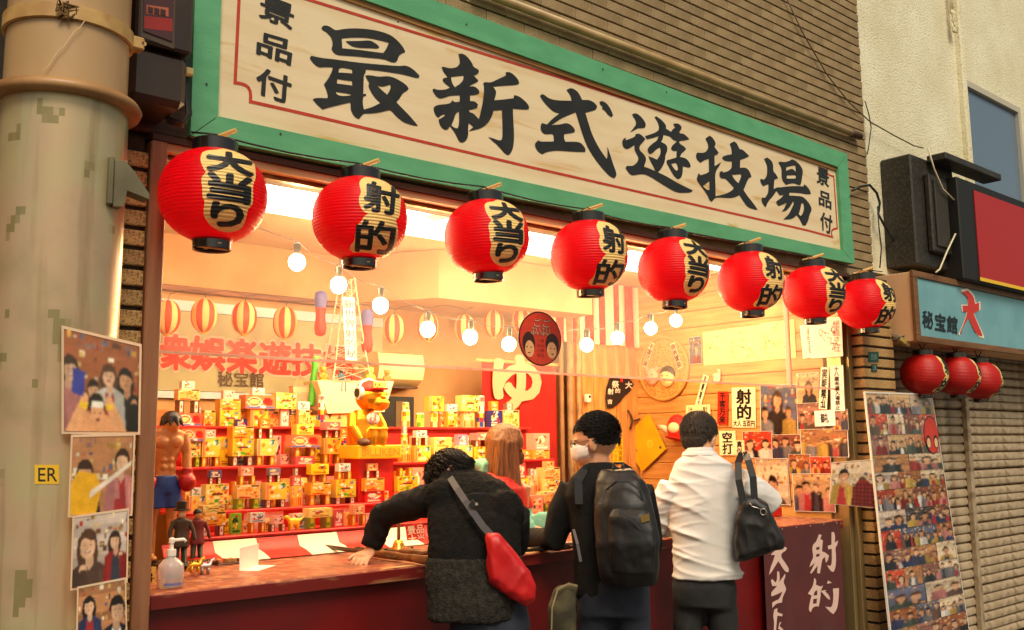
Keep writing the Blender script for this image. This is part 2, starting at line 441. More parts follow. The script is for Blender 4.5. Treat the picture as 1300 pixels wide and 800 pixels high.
# ---- brick piers beside the opening
def pier(x0, x1, y0, y1, z0, z1, label, faces):
    t = thing('brick_pier', label, 'pier', ((x0 + x1) / 2, y0, z0))
    b = MB(); b.box((x0 + .012, y0 + .012, z0), (x1 - .012, y1, z1)); bo = b.build('mortar_bed', M_JOINT, t)
    m = MB(); m.bbox((x0, y0, 0), (x1, y1 - .01, .052), .003); src = None
    z = z0
    while z < z1 - .05:
        if src is None:
            src = m.build('brick', M_BRICK, None); o = src
        else: o = src.copy(); COL.objects.link(o)
        o.parent = bo; o.location = Vector((random.uniform(-.0015, .0015), random.uniform(-.002, .001), z)) - wloc(bo); z += .067 if faces else .064
    return t
pier(0.93, 1.095, -0.02, .16, 0, 2.52, 'narrow speckled brick pier between the big round pipe and the brown door post', True)
pier(5.50, 5.88, -0.10, .20, 0, 2.52, 'speckled brick pier beside the leaning photo board', True)

sw = MB(); sw.box((-6, .10, 0), (.925, .3, 6.2)); o = sw.build('side_house', mat('side_house_plaster', srgb(150, 120, 84), .85, c2=srgb(120, 94, 64), scale=3), None); tag(o, 'brown plaster house wall behind the round pillar', 'wall')
# ---- shell of the stall
sh = MB(); sh.box((1.10, 2.0, 0), (5.6, 2.12, 2.75)); struct(sh.build('wall_back', M_CREAM))
sh = MB(); sh.box((1.02, .17, 0), (1.10, 2.0, 2.75)); struct(sh.build('wall_left', M_CREAM))
sh = MB(); sh.box((5.42, .11, 0), (5.60, 2.0, 2.75)); struct(sh.build('wall_right', M_CREAM))
sh = MB(); sh.box((1.02, .26, 2.66), (5.6, 2.0, 2.76)); struct(sh.build('ceiling', M_CEIL))
sh = MB(); sh.box((1.11, .02, .004), (5.41, 2.0, .03)); struct(sh.build('floor', mat('stall_floor', srgb(120, 92, 66), .7, c2=srgb(100, 74, 52), scale=4)))
# lintel under the sign
t = thing('door_lintel', 'dark brown lintel and cream trim under the green signboard', 'lintel', (3.3, 0, 2.5))
m = MB(); m.box((1.10, -.035, 2.512), (5.5, .25, 2.534)); m.build('beam', M_DWOOD, t)
m = MB(); m.box((1.155, -.02, 2.484), (5.44, .02, 2.511)); m.build('trim', mat('pale_trim', srgb(222, 180, 130), .5, c2=srgb(196, 150, 100), scale=4, stretch=(1, 10, 10)), t)
m = MB(); m.box((1.155, .03, 2.47), (5.44, .055, 2.511)); m.build('curtain_rail', M_ALU, t)
# door posts
t = thing('door_post', 'tall pinkish brown painted post beside the laminated photos', 'post', (1.125, 0, 0))
m = MB(); m.bbox((1.098, -.035, 0), (1.153, .08, 2.51), .004); m.build('post', M_POST, t)
m = MB(); m.box((1.153, .0, 0), (1.160, .03, 2.484)); m.build('track', M_DWOOD, t)
t = thing('door_post', 'bronze aluminium post between the photo wall and the brick pier', 'post', (5.46, 0, 0))
m = MB(); m.bbox((5.405, .0, 0), (5.44, .10, 2.484), .003); m.build('post', M_ALU, t)
m = MB(); m.bbox((5.446, -.03, 0), (5.494, .10, 2.484), .003); m.build('frame', M_ALU, t)

# ---- pine boards inside: side wall, back corner
t = thing('plank_wall', 'orange pine wall of horizontal boards hung with papers and photos', 'wall', (5.41, .8, 1.0))
z = 0.98; src = None; m = MB(); m.bbox((5.400, .12, 0), (5.418, 1.70, .116), .004)
for i in range(14):
    if src is None: src = m.build('plank', M_PINE, None); o = src
    else: o = src.copy(); COL.objects.link(o)
    o.parent = t; o.location = Vector((random.uniform(-.0015, .0015), random.uniform(-.004, .004), z)) - t.location; z += .12
t = thing('tiled_dado', 'cream wall tiles low beside the dark red curtain', 'wall', (5.41, .3, 0))
b = MB(); b.box((5.409, .02, 0), (5.419, 1.7, .97)); bo = b.build('grout', M_JOINT, t); src = None
for i in range(6):
    for j in range(6):
        if src is None:
            q = MB(); q.bbox((5.402, 0, 0), (5.414, .146, .146), .002); src = q.build('tile', M_WTILE, None); o = src
        else: o = src.copy(); COL.objects.link(o)
        o.parent = bo; o.location = Vector((0, .11 + j * .15, .05 + i * .15)) - wloc(bo)
t = thing('plank_screen', 'upright pine boards beside the red curtain behind the men', 'wall', (5.0, 1.7, 0))
x = 4.70; src = None; m = MB(); m.bbox((0, 1.69, .03), (.113, 1.712, 2.65), .004)
for i in range(6):
    if src is None: src = m.build('plank', M_PINEV, None); o = src
    else: o = src.copy(); COL.objects.link(o)
    o.parent = t; o.location = Vector((x, random.uniform(-.003, .003), 0)) - t.location; x += .117

# ---- white stucco house next door
t = thing('stucco_house', 'white rough stucco house beyond the tile wall with a tall window', 'building', (7.5, .1, 0))
m = MB()
wx = py(1229, 100, -.02).x
m.box((5.884, .03, 2.60), (wx, .3, 6.2)); m.box((wx, .03, 2.60), (14.0, .3, 3.0)); m.box((wx, .03, 4.35), (14.0, .3, 6.2)); m.box((wx + 1.1, .03, 3.0), (14.0, .3, 4.35))
m.build('wall', M_STUCCO, t)
m = MB(); m.bbox((wx - .075, -.02, 2.6), (wx - .01, .05, 6.2), .012); m.build('corner_strip', M_STUCCO, t)
w = MB(); w.box((wx, .02, 3.0), (wx + .05, .09, 4.35)); w.box((wx + .05, .02, 3.0), (wx + 1.1, .09, 3.05)); w.box((wx + .05, .02, 4.30), (wx + 1.1, .09, 4.35)); w.box((wx + 1.05, .02, 3.05), (wx + 1.1, .09, 4.30))
wo = w.build('window', mat('grey_window_frame', srgb(188, 182, 164), .5), t)
w = MB(); w.box((wx + .05, .05, 3.05), (wx + 1.05, .058, 4.30)); w.build('pane', mat('sky_glass', srgb(110, 130, 150), .08, 0.2, spec=.8), wo)
# ---- closed shop: roller shutter, dark back
t = thing('roller_shutter', 'closed beige roller shutter under the blue shop sign', 'shutter', (7.4, .12, 0))
M_SHUT = mat_tile('shutter_steel', srgb(186, 166, 138), srgb(164, 142, 112), srgb(140, 118, 90), sc=14, var=.07, rough=.5)
q = MB(); prof = [(-.004, 0), (-.02, .012), (-.024, .034), (-.016, .056), (-.002, .064)]
vs = []; 
for xx in (5.885, 13.9):
    vs += [(xx, .12 + a, b) for a, b in prof]
    vs += [(xx, .135, .064), (xx, .135, 0)]
n7 = 7
q.add(vs, [(i, i + 1, n7 + i + 1, n7 + i) for i in range(6)] + [(6, 0, n7, n7 + 6), tuple(range(7)), tuple(range(13, 6, -1))])
src = None
for i in range(33):
    if src is None: src = q.build('slat', M_SHUT, None, autos=40); o = src
    else: o = src.copy(); COL.objects.link(o)
    o.parent = t; o.location = Vector((0, random.uniform(-.002, .002), .02 + i * .065 + random.uniform(-.001, .001))) - t.location; o.rotation_euler.y = random.uniform(-.0008, .0008)
m = MB(); m.bbox((7.22, .06, 0), (7.27, .10, 2.2), .004); m.build('guide_rail', M_SHUT, t)
sh = MB(); sh.box((5.884, .16, 0), (14.0, .3, 2.6)); sh.build('housing', M_DWOOD, t)
# ================================================================== signboard
M_GREEN = mat('green_paint', srgb(96, 172, 124), .5, c2=srgb(84, 158, 112), scale=5, stretch=(1, 1, 3), bump=.12, bscale=60)
M_BOARD = mat('sign_ply', srgb(232, 212, 174), .55, c2=srgb(218, 190, 146), scale=3.2, stretch=(.5, 1, 4), lo=.45, hi=.75, bump=.06, speck=srgb(206, 164, 84), speck_scale=2.2, speck_stretch=(.8, 1, 5), speck_lo=.60, speck_hi=.72)
M_INK = mat('sign_black', (0.010, 0.010, 0.009), .45, c2=(.018, .018, .016), scale=12)
M_RLINE = mat('sign_red_line', srgb(196, 62, 34), .5, c2=srgb(180, 50, 28), scale=20)
YS = -0.07                                   # front of the frame; the board lies 20 mm behind it
def sg(x, y): return py(x, y, YS)
BL, BR, TR = sg(242, 172), sg(1085, 335), sg(1075.5, 195.5)
TM = sg(720, 63); sl = (TR.z - TM.z) / (TR.x - TM.x)
TL = Vector((BL.x - .004, YS, TR.z - sl * (TR.x - BL.x)))
iBL, iBR, iTR = sg(277, 147.5), sg(1071, 318), sg(1064, 212)
iTL = Vector((iBL.x - .003, YS, TL.z - (TR.z - iTR.z)))
sign = thing('shop_signboard', 'long wooden signboard with green frame and bold black brush lettering', 'sign', (3.4, -.05, 2.6))
for nm, qd in (('frame', (TL, TR, iTR, iTL)), ('frame', (iBL, iBR, BR, BL)), ('frame', (TL, iTL, iBL, BL)), ('frame', (iTR, TR, BR, iBR))):
    c = sum(qd, Vector()) / 4
    qq = [Vector((p.x + (c.x - p.x) * .0012, p.y, p.z + (c.z - p.z) * .004)) for p in qd]
    m = MB(); m.slab([qq[0], qq[3], qq[2], qq[1]], .066); m.build(nm, M_GREEN, sign)
# inner wooden lip along the top and sides
yb = YS + .022
def lift(p, y=yb): return Vector((p.x, y, p.z))
m = MB(); m.slab([lift(TL.lerp(iTL, .5), yb), lift(BL.lerp(iBL, .5), yb), lift(BR.lerp(iBR, .5), yb), lift(TR.lerp(iTR, .5), yb)], .03)
board = m.build('board', M_BOARD, sign)
m = MB(); m.slab([lift(iTL, YS + .012), lift(iTL, YS + .012) - Vector((0, 0, .022)), lift(iTR, YS + .012) - Vector((0, 0, .022)), lift(iTR, YS + .012)], .009)
m.build('lip', mat('sign_lip', srgb(168, 122, 62), .6, c2=srgb(140, 98, 48), scale=4, stretch=(1, 8, 8)), sign)
# stains on the board: ochre and pink runs, thin paint films of their own shape
M_ST1 = mat('ochre_stain', srgb(214, 168, 84), .6, c2=srgb(226, 196, 140), scale=9, stretch=(1, 1, 3))
def sb(x, y, d=.0012): return py(x, y, yb - d)
# red border line with notched corners
def ribbon(mb, pts, w, d):
    P = []
    for x, y in pts:
        q = sb(x, y, d)
        if not P or (q - P[-1]).length > 1e-4: P.append(q)
    n = len(P); L_, R_ = [], []
    for i, p in enumerate(P):
        t0 = (p - P[i - 1]).normalized() if i else (P[1] - p).normalized(); t1 = (P[i + 1] - p).normalized() if i < n - 1 else t0
        t = (t0 + t1).normalized(); s = Vector((-t.z, 0, t.x)) * w / 2 / max(.5, t.dot(t0)); L_.append(p - s); R_.append(p + s)
    for i in range(n - 1): mb.face([L_[i], L_[i + 1], R_[i + 1], R_[i]])
def arc(p0, p1, bulge, n=6):
    out = []
    for i in range(n + 1):
        t = i / n; x = p0[0] + (p1[0] - p0[0]) * t; y = p0[1] + (p1[1] - p0[1]) * t
        k = math.sin(math.pi * t); out.append((x + bulge[0] * k, y + bulge[1] * k))
    return out
pts = [(304, -60), (303.5, 0), (298.5, 105)] + arc((298.5, 105), (318, 129), (7, -6)) + [(380, 143), (666, 210.5), (1025, 292.5), (1057, 301)]
pts += arc((1057, 301), (1063, 290), (-4, -2.5)) + [(1058.5, 224)] + arc((1058.5, 224), (1050.5, 211), (-3.5, 3)) + [(1025, 202), (720, 101), (393, 0), (330, -20)]
m = MB(); ribbon(m, pts, .0125, .0012); m.build('border_line', M_RLINE, sign)

# brush characters, outlines traced in enlarged photo pixels (origin, scale)
GLYPH = {
 'sai': ((385, 25), 5.714, [
  [(132,60),(145,42),(175,42),(205,58),(235,80),(300,65),(400,62),(520,75),(620,103),(680,145),(730,205),(740,235),(715,243),(690,265),(683,300),(660,312),(630,305),(590,285),(480,275),(380,265),(300,260),(240,255),(210,225),(205,205),(213,190),(212,150),(195,115),(165,88),(140,75)],
  [(280,135),(350,128),(480,130),(620,165),(605,210),(580,242),(500,232),(400,218),(283,208)],
  [(308,155),(400,155),(485,148),(530,175),(553,198),(540,210),(480,205),(390,203),(340,185)],
  [(48,275),(60,262),(130,278),(250,290),(400,312),(550,325),(700,338),(745,330),(800,360),(843,405),(840,420),(820,423),(740,400),(640,382),(540,368),(455,360),(452,385),(440,400),(438,450),(436,540),(455,537),(458,548),(437,557),(430,600),(440,652),(500,635),(560,605),(510,555),(478,495),(472,475),(480,460),(460,425),(450,405),(480,402),(550,415),(625,407),(700,440),(750,475),(765,500),(750,518),(725,528),(700,570),(675,598),(720,645),(780,705),(832,770),(790,765),(730,745),(680,705),(640,660),(620,655),(560,672),(490,680),(440,680),(425,695),(405,720),(375,708),(345,660),(342,600),(250,620),(140,650),(105,620),(70,580),(85,567),(175,570),(180,550),(165,500),(150,470),(180,430),(205,385),(215,345),(160,342),(110,347),(75,315),(52,290)],
  [(260,355),(285,345),(355,362),(355,390),(300,385),(255,383)], [(248,430),(280,435),(355,445),(355,478),(300,470),(243,463)],
  [(232,522),(290,530),(355,542),(335,552),(280,555),(245,545)], [(535,478),(580,487),(630,470),(636,490),(625,520),(608,543),(585,525)]]),
 'shin': ((540, 60), 5.714, [
  [(240,50),(265,45),(300,62),(340,115),(350,145),(385,160),(390,180),(375,198),(350,205),(385,240),(380,250),(330,275),(315,285),(360,282),(393,315),(390,335),(360,347),(325,348),(325,390),(360,392),(382,415),(375,440),(345,450),(315,455),(320,470),(350,480),(388,522),(405,460),(420,380),(428,290),(420,260),(435,252),(475,258),(530,230),(585,205),(583,182),(610,178),(650,205),(680,245),(680,265),(660,273),(580,278),(490,285),(510,310),(515,335),(500,385),(560,380),(640,370),(645,347),(680,355),(730,395),(755,430),(750,450),(725,453),(635,445),(638,520),(645,640),(640,720),(620,770),(600,783),(575,770),(530,715),(480,672),(455,650),(490,660),(530,675),(550,675),(560,655),(560,560),(555,455),(495,460),(485,500),(450,555),(410,585),(360,600),(315,608),(350,578),(315,550),(310,590),(312,640),(295,680),(270,692),(245,685),(230,650),(205,605),(178,572),(165,595),(145,600),(120,585),(100,550),(97,525),(140,500),(143,485),(120,490),(95,510),(75,495),(58,450),(65,430),(90,418),(180,410),(195,385),(215,400),(250,395),(250,348),(180,350),(125,370),(100,372),(70,345),(52,310),(60,300),(100,312),(160,305),(180,290),(140,260),(125,240),(130,225),(160,218),(155,205),(135,185),(118,145),(130,140),(180,155),(230,145),(250,120),(250,90)],
  [(185,215),(275,205),(280,225),(260,260),(215,290),(195,265)], [(245,465),(245,560),(235,588),(212,586),(188,566),(205,530),(220,480)]]),
 'shiki': ((670, 100), 6.154, [
  [(97,135),(110,120),(130,125),(165,155),(230,170),(345,172),(335,130),(303,88),(330,72),(360,78),(400,110),(425,165),(480,165),(520,185),(543,215),(535,240),(510,250),(450,265),(470,330),(500,430),(550,530),(600,605),(618,628),(625,590),(622,530),(640,580),(665,660),(695,740),(690,765),(675,777),(645,765),(590,710),(520,620),(465,530),(430,440),(400,340),(375,262),(330,280),(270,305),(210,345),(185,362),(250,358),(310,343),(350,370),(370,400),(365,418),(340,425),(285,432),(283,470),(295,492),(400,492),(430,515),(453,550),(450,570),(430,573),(330,568),(230,560),(150,570),(115,590),(80,570),(55,525),(60,500),(85,480),(95,492),(205,490),(203,440),(190,430),(135,435),(110,415),(98,380),(110,345),(150,358),(190,315),(250,270),(210,262),(165,225),(125,180)],
  [(560,180),(585,172),(620,195),(650,240),(667,285),(655,300),(630,285),(600,245),(580,235),(585,220),(570,205)]]),
 'yu': ((780, 130), 6.667, [
  [(150,100),(180,90),(215,110),(250,150),(268,185),(260,212),(240,218),(200,218),(170,235),(135,252),(165,215),(185,185),(180,150),(160,120)],
  [(65,330),(80,305),(98,300),(95,320),(130,310),(175,290),(180,268),(210,263),(240,285),(262,310),(240,340),(215,365),(210,400),(240,430),(265,460),(270,490),(250,545),(300,560),(375,595),(440,625),(530,680),(600,715),(665,745),(650,762),(600,765),(530,765),(450,720),(370,670),(290,620),(240,605),(190,612),(150,620),(120,595),(95,555),(105,537),(160,540),(200,500),(205,465),(185,430),(170,395),(170,360),(150,375),(115,395),(85,390),(70,360)],
  [(340,125),(355,118),(390,140),(425,175),(440,205),(435,220),(480,250),(495,225),(515,215),(498,180),(540,177),(570,205),(568,225),(550,250),(555,262),(590,265),(635,310),(610,320),(560,325),(545,335),(560,355),(595,375),(607,395),(590,415),(565,435),(555,462),(590,468),(620,485),(645,525),(645,550),(620,550),(580,540),(578,590),(570,630),(545,650),(520,640),(490,600),(465,550),(440,510),(445,490),(500,475),(528,465),(525,435),(530,410),(500,412),(480,395),(485,370),(510,350),(530,328),(500,320),(470,285),(415,275),(410,310),(395,335),(430,350),(452,380),(445,420),(430,450),(430,490),(410,540),(385,575),(370,590),(345,580),(335,550),(305,495),(288,455),(330,470),(360,485),(385,450),(395,410),(385,380),(350,400),(330,425),(300,440),(280,410),(285,385),(320,350),(360,325),(375,285),(330,300),(275,312),(260,285),(310,270),(370,245),(380,215),(370,170)],
  [(480,520),(520,512),(535,530),(540,570),(525,580),(500,555)]]),
 'gi': ((870, 160), 6.957, [
  [(178,110),(215,85),(245,105),(272,155),(258,185),(295,235),(280,255),(258,260),(260,355),(318,318),(300,355),(262,410),(268,540),(268,620),(340,605),(400,580),(432,548),(395,505),(355,462),(320,465),(302,445),(305,405),(325,397),(335,410),(380,400),(412,370),(412,312),(350,310),(325,285),(340,262),(412,250),(410,200),(392,158),(430,135),(455,150),(480,205),(500,205),(535,235),(565,265),(540,280),(485,300),(483,370),(535,365),(570,400),(585,450),(560,460),(540,505),(515,565),(550,620),(600,680),(640,740),(600,735),(550,715),(510,660),(480,610),(440,630),(390,637),(330,632),(265,630),(235,670),(215,655),(195,605),(150,545),(110,490),(100,465),(118,417),(135,435),(180,422),(210,405),(208,290),(170,300),(135,325),(105,300),(92,265),(105,235),(165,240),(200,210),(205,165)],
  [(155,530),(190,505),(213,488),(214,566),(190,564)], [(410,432),(490,425),(498,440),(470,505),(445,485)]]),
 'jo': ((955, 190), 8.0, [
  [(120,95),(150,80),(185,100),(215,145),(212,220),(240,245),(262,290),(225,305),(218,400),(260,380),(280,385),(380,370),(480,370),(520,375),(530,352),(560,375),(590,420),(595,450),(560,455),(480,440),(380,435),(375,465),(450,470),(510,475),(550,510),(590,560),(607,615),(585,650),(570,720),(545,768),(515,770),(500,740),(480,700),(450,665),(420,695),(380,708),(315,710),(370,660),(400,600),(425,550),(415,525),(390,570),(350,620),(300,630),(330,590),(350,540),(310,555),(270,575),(245,545),(245,525),(290,495),(320,460),(280,465),(255,430),(245,420),(210,475),(165,520),(138,582),(118,570),(92,515),(100,485),(130,490),(165,440),(165,350),(110,372),(80,320),(85,295),(120,305),(150,270),(155,180),(140,130)],
  [(500,545),(520,545),(530,590),(515,650),(492,675),(472,655),(484,620)],
  [(265,130),(285,120),(325,130),(375,115),(405,97),(445,115),(490,160),(518,215),(510,260),(500,330),(488,360),(460,356),(430,340),(380,345),(345,358),(310,320),(298,270),(300,200),(285,160)],
  [(345,180),(420,158),(440,165),(443,200),(440,230),(425,205),(400,192),(345,215)], [(352,262),(430,258),(443,262),(443,292),(400,295),(350,293)]]),
}
for k, (org, s, loops) in GLYPH.items():
    m = MB(); vf = fill2d([smooth_poly([(org[0] + x / s, org[1] + y / s) for x, y in lp]) for lp in loops])
    put2d(m, vf, lambda x, y: sb(x, y, .0022)); m.build('character', M_INK, sign)
for quads in ([((332, -8), (374, 8), (370, 38), (329, 22)), ((328, 40), (372, 53), (368, 83), (326, 68)), ((327, 84), (370, 99), (367, 133), (325, 118))],
              [((1037, 211), (1052, 217), (1052, 238), (1037, 232)), ((1039, 241), (1055, 247), (1055, 266), (1040, 260)), ((1041, 268), (1057, 275), (1055, 298), (1042, 291))]):
    for ch, qd in zip('景品付', quads):
        m = MB(); text_in_quad(m, ch, [sb(x, y, .001) for x, y in qd], bold=.022, lift=.0012, fill=1.0); m.build('small_character', M_INK, sign)
# nail heads on the frame
m = MB()
for x, y in ((262, 107), (356, 170), (505, 28), (592, 31), (765, 88), (846, 117), (1078, 250)):
    p = sg(x, y); m.lathe([(.004, 0), (.004, .002)], p + Vector((0, -.001, 0)), 8, Matrix.Rotation(math.pi / 2, 4, 'X'))
m.build('nail', mat('rusty_nail', srgb(60, 50, 40), .6), sign)
# ---- pipe along the wall above the sign
t = thing('wall_pipe', 'slim beige pipe running along the tile wall above the signboard', 'pipe', py(800, 60, -.03))
a, b = py(600, -17, -.035), py(1082, 171, -.035); a.z = b.z = (a.z + b.z) / 2
m = MB(); m.tube([a, b], .021, 12); m.build('pipe', mat('beige_pvc', srgb(186, 158, 108), .4, c2=srgb(160, 130, 84), scale=6), t, smooth=True)
m = MB(); m.tube([b - Vector((.01, 0, 0)), b + Vector((.10, 0, 0))], .024, 12); m.build('end_cap', M_DWOOD, t, smooth=True)
# ================================================================== lanterns
def dense(vf, maxlen):
    """cut long edges so a flat outline can wrap a round surface"""
    bm = bmesh.new(); vs = [bm.verts.new((v[0], v[1], 0)) for v in vf[0]]
    for f in vf[1]:
        try: bm.faces.new([vs[i] for i in f])
        except ValueError: pass
    for _ in range(7):
        bmesh.ops.triangulate(bm, faces=bm.faces[:])
        es = [e for e in bm.edges if e.calc_length() > maxlen]
        if not es: break
        bmesh.ops.subdivide_edges(bm, edges=es, cuts=1)
    bmesh.ops.triangulate(bm, faces=bm.faces[:]); bm.verts.index_update()
    r = ([(v.co.x, v.co.y) for v in bm.verts], [[v.index for v in f.verts] for f in bm.faces]); bm.free(); return r
LR, LH = 0.172, 0.158
def lan_r(z, ribs=28):
    u = min(.985, abs(z) / LH); r = LR * (1 - u ** 2.25) ** (1 / 2.0) if u < .93 else LR * (1 - .93 ** 2.25) ** .5 * (1 - (u - .93) * 1.5)
    return r + .0024 * abs(math.sin((z / LH + 1) * ribs * math.pi / 2)) * (1 if u < .93 else .3)
M_LRED = mat('red_lantern_paper', srgb(212, 6, 22), .38, c2=srgb(196, 4, 20), scale=5, trans=.45, spec=.4)
M_LRED2 = mat('dull_red_lantern_vinyl', srgb(214, 34, 26), .42, c2=srgb(190, 24, 20), scale=5, trans=.25)
M_LBULB = mat_emit('lantern_bulb_glow', (1.0, .78, .52), 30.0)
M_LCREAM = mat('lantern_cream', srgb(255, 238, 150), .45, trans=.25)
M_LINK = mat('lantern_black', (0.012, .011, .010), .4)
M_CAP = mat('lantern_cap', (0.010, 0.009, 0.009), .22, spec=.6, coat=.3)
M_BAMB = mat('bamboo', srgb(222, 184, 112), .5, c2=srgb(198, 152, 84), scale=6, stretch=(1, 1, 1))
T_OATARI = ((200, 165), 4.706, [(350,118),(390,105),(440,118),(480,128),(540,165),(575,190),(578,240),(582,290),(565,330),(568,400),(560,455),(535,470),(525,530),(510,580),(480,605),(430,612),(370,600),(320,575),(298,550),(275,510),(278,460),(285,430),(268,400),(270,350),(262,310),(265,280),(290,255),(275,230),(258,190),(262,140),(290,122)],
 [('大', ((285,114),(562,152),(572,284),(290,240))), ('当', ((296,240),(564,286),(552,452),(293,414))), ('り', ((318,428),(512,446),(505,600),(318,566)))], 2.0)
T_SHATEKI = ((395, 200), 5.16, [(335,135),(365,122),(400,130),(440,140),(480,150),(530,165),(570,210),(582,260),(580,330),(575,390),(550,412),(560,450),(565,500),(555,570),(530,620),(490,655),(440,660),(380,645),(320,632),(275,625),(250,600),(255,575),(285,550),(290,490),(305,440),(330,420),(345,385),(375,370),(340,355),(315,310),(312,260),(330,230),(315,180),(318,155)],
 [('射', ((338,138),(578,196),(562,392),(340,348))), ('的', ((296,402),(556,424),(536,644),(282,618)))], 1.35)
LAN_PX = [(271, 250), (457, 279), (618, 301), (748, 324), (855, 343), (953, 357), (1033, 371), (1099, 386)]
LY = -0.20
LAN = [py(x, y, LY) for x, y in LAN_PX]
zl = sum(p.z for p in LAN) / 8
for i, p in enumerate(LAN): p.z = zl + (p.z - zl) * .8
def lan_uv(c, ppx, ppy):
    """pixel -> (azimuth, height) on the lantern centred at c"""
    r = _ray(ppx, ppy); o = EYE - c; S = Vector((1 / LR, 1 / LR, 1 / (LH * 1.06)))
    d = Vector([r[i] * S[i] for i in range(3)]); e = Vector([o[i] * S[i] for i in range(3)])
    A, B, Cc = d.dot(d), 2 * d.dot(e), e.dot(e) - 1; D = max(0, B * B - 4 * A * Cc)
    h = o + r * ((-B - math.sqrt(D)) / (2 * A))
    return math.atan2(h.y, h.x), max(-LH * .9, min(LH * .9, h.z))
def lettering(c, T):
    """cream ground and fat black characters wrapped on the lantern centred at c"""
    org, s, outer, chars, bold = T
    def wrap(vf, lift_, out, fs):
        o0 = len(out)
        for x, y in vf[0]: a, z = lan_uv(c, x, y); r = lan_r(z) + lift_; out.append((r * math.cos(a), r * math.sin(a), z))
        fs += [[i + o0 for i in f] for f in vf[1]]
    v1, f1, v2, f2 = [], [], [], []
    wrap(dense(fill2d([smooth_poly([(org[0] + x / s, org[1] + y / s) for x, y in outer])]), 1.3), .0012, v1, f1)
    for ch, qd in chars:
        gv, gf, w, h = text2d(ch); Q = [Vector((org[0] + x / s, org[1] + y / s)) for x, y in qd]
        fl = lambda u, v: Q[0].lerp(Q[1], u).lerp(Q[3].lerp(Q[2], u), v)
        P2 = [fl(.5 + g[0] / w * .93, .5 - g[1] / h * .92) for g in gv]; d = dense(([(p.x, p.y) for p in P2], gf), 1.6)
        for kk in range(9):      # overprinted to a fat stroke, each pass a hair above the last
            dx, dy = (0, 0) if kk == 0 else (bold * math.cos(kk * math.pi / 4), bold * math.sin(kk * math.pi / 4))
            wrap(([(x + dx, y + dy) for x, y in d[0]], d[1]), .0024 + kk * .0001, v2, f2)
    return (v1, f1), (v2, f2)
def make_lantern(c, T, red, name='paper_lantern', hook=True, turn=0.0, lit=True):
    t = thing(name, '', 'lantern', c)
    c = Vector(c)
    prof = [(lan_r(-LH + 2 * LH * k / 112), -LH + 2 * LH * k / 112) for k in range(113)]
    m = MB(); m.lathe(prof, c, 48, capb=False, capt=False); m.build('paper_body', red, t, smooth=True)
    rt, rb = .074, .062
    m = MB(); z0 = LH * .90
    m.lathe([(rt - .006, z0), (rt, z0), (rt, z0 + .040), (rt - .004, z0 + .044), (rt - .008, z0 + .040), (rt - .008, z0)], c, 40, capb=False, capt=False)
    m.build('top_ring', M_CAP, t, autos=40)
    m = MB()
    m.lathe([(rb - .006, -z0), (rb - .006, -z0 - .036), (rb, -z0 - .04), (rb, -z0), (rb - .006, -z0)], c, 40, capb=False, capt=False)
    m.build('bottom_ring', M_CAP, t, autos=40)
    m = MB(); m.box((-rb, -.006, -z0 - .035), (rb, .006, -z0 - .03), Matrix.Translation(c)); m.box((-.006, -rb, -z0 - .029), (.006, rb, -z0 - .024), Matrix.Translation(c)); m.build('bottom_cross', M_BAMB, t)
    R = Matrix.Rotation(turn, 3, 'Z')
    (v1, f1), (v2, f2) = lettering(c if T is None else LAN[0] if T is T_OATARI else LAN[1], T)
    m = MB(); m.add([c + R @ Vector(p) for p in v1], f1); m.build('lettering_ground', M_LCREAM, t, smooth=True)
    m = MB(); m.add([c + R @ Vector(p) for p in v2], f2); m.build('lettering', M_LINK, t, smooth=True)
    m = MB(); hz = z0 + .04
    m.tube([c + Vector((-rt + .006, 0, hz - .01)), c + Vector((-.03, 0, hz + .018)), c + Vector((0, 0, hz + .03)), c + Vector((.03, 0, hz + .018)), c + Vector((rt - .006, 0, hz - .01))], .0022, 6)
    m.build('wire_bail', M_WIRE, t, smooth=True)
    m = MB()
    if lit: m.ball(c, .022, nu=10, nv=8); m.build('bulb', M_LBULB, t, smooth=True)
    if hook:
        d = Vector((.55, -.8, .25)).normalized()
        a = c + Vector((-.015, .05, hz + .012)); 
        m = MB(); m.tube([a, a + d * .12], .008, 6); m.build('bamboo_stick', M_BAMB, t)
    return t
lA = make_lantern(LAN[0], T_OATARI, M_LRED); lB = make_lantern(LAN[1], T_SHATEKI, M_LRED)
ORD = ['first', 'second', 'third', 'fourth', 'fifth', 'sixth', 'seventh', 'last']
LBL = ['hung nearest the brown door post', 'next after the one by the brown post', 'third in the row from the brown post', 'fourth in the row from the brown post',
       'fifth in the row from the brown post', 'third in the row from the white stucco house', 'second in the row from the white stucco house', 'at the row end by the white stucco house']
for i in range(8):
    t = (lA if i == 0 else lB) if i < 2 else copy_tree(lA if i % 2 == 0 else lB)
    if i >= 2: t.location = LAN[i]; t.rotation_euler = (random.uniform(-.035, .035), random.uniform(-.04, .04), random.uniform(-.08, .08)); t.scale = (1, 1, random.uniform(.97, 1.04))
    t['label'] = 'red ribbed paper lantern lettered %s, %s' % ('大当り' if i % 2 == 0 else '射的', LBL[i]); t['group'] = 'red lanterns under the signboard'
# cable that carries them
m = MB(); pts = []
top = lambda i: LAN[i] + Vector((0, .02, LH * .9 + .075))
pts.append(py(243, 168, -.12))
for i in range(8):
    if i:
        a, b = top(i - 1), top(i)
        for k in (1, 2, 3): q = a.lerp(b, k / 4); q.z -= .012 * math.sin(math.pi * k / 4); pts.append(q)
    pts.append(top(i))
pts.append(py(1120, 345, -.1))
m.tube(pts, .0035, 6); tag(centre(m.build('lantern_cable', M_WIRE, None, smooth=True)), 'thin black cable strung over the row of red lanterns', 'cable')
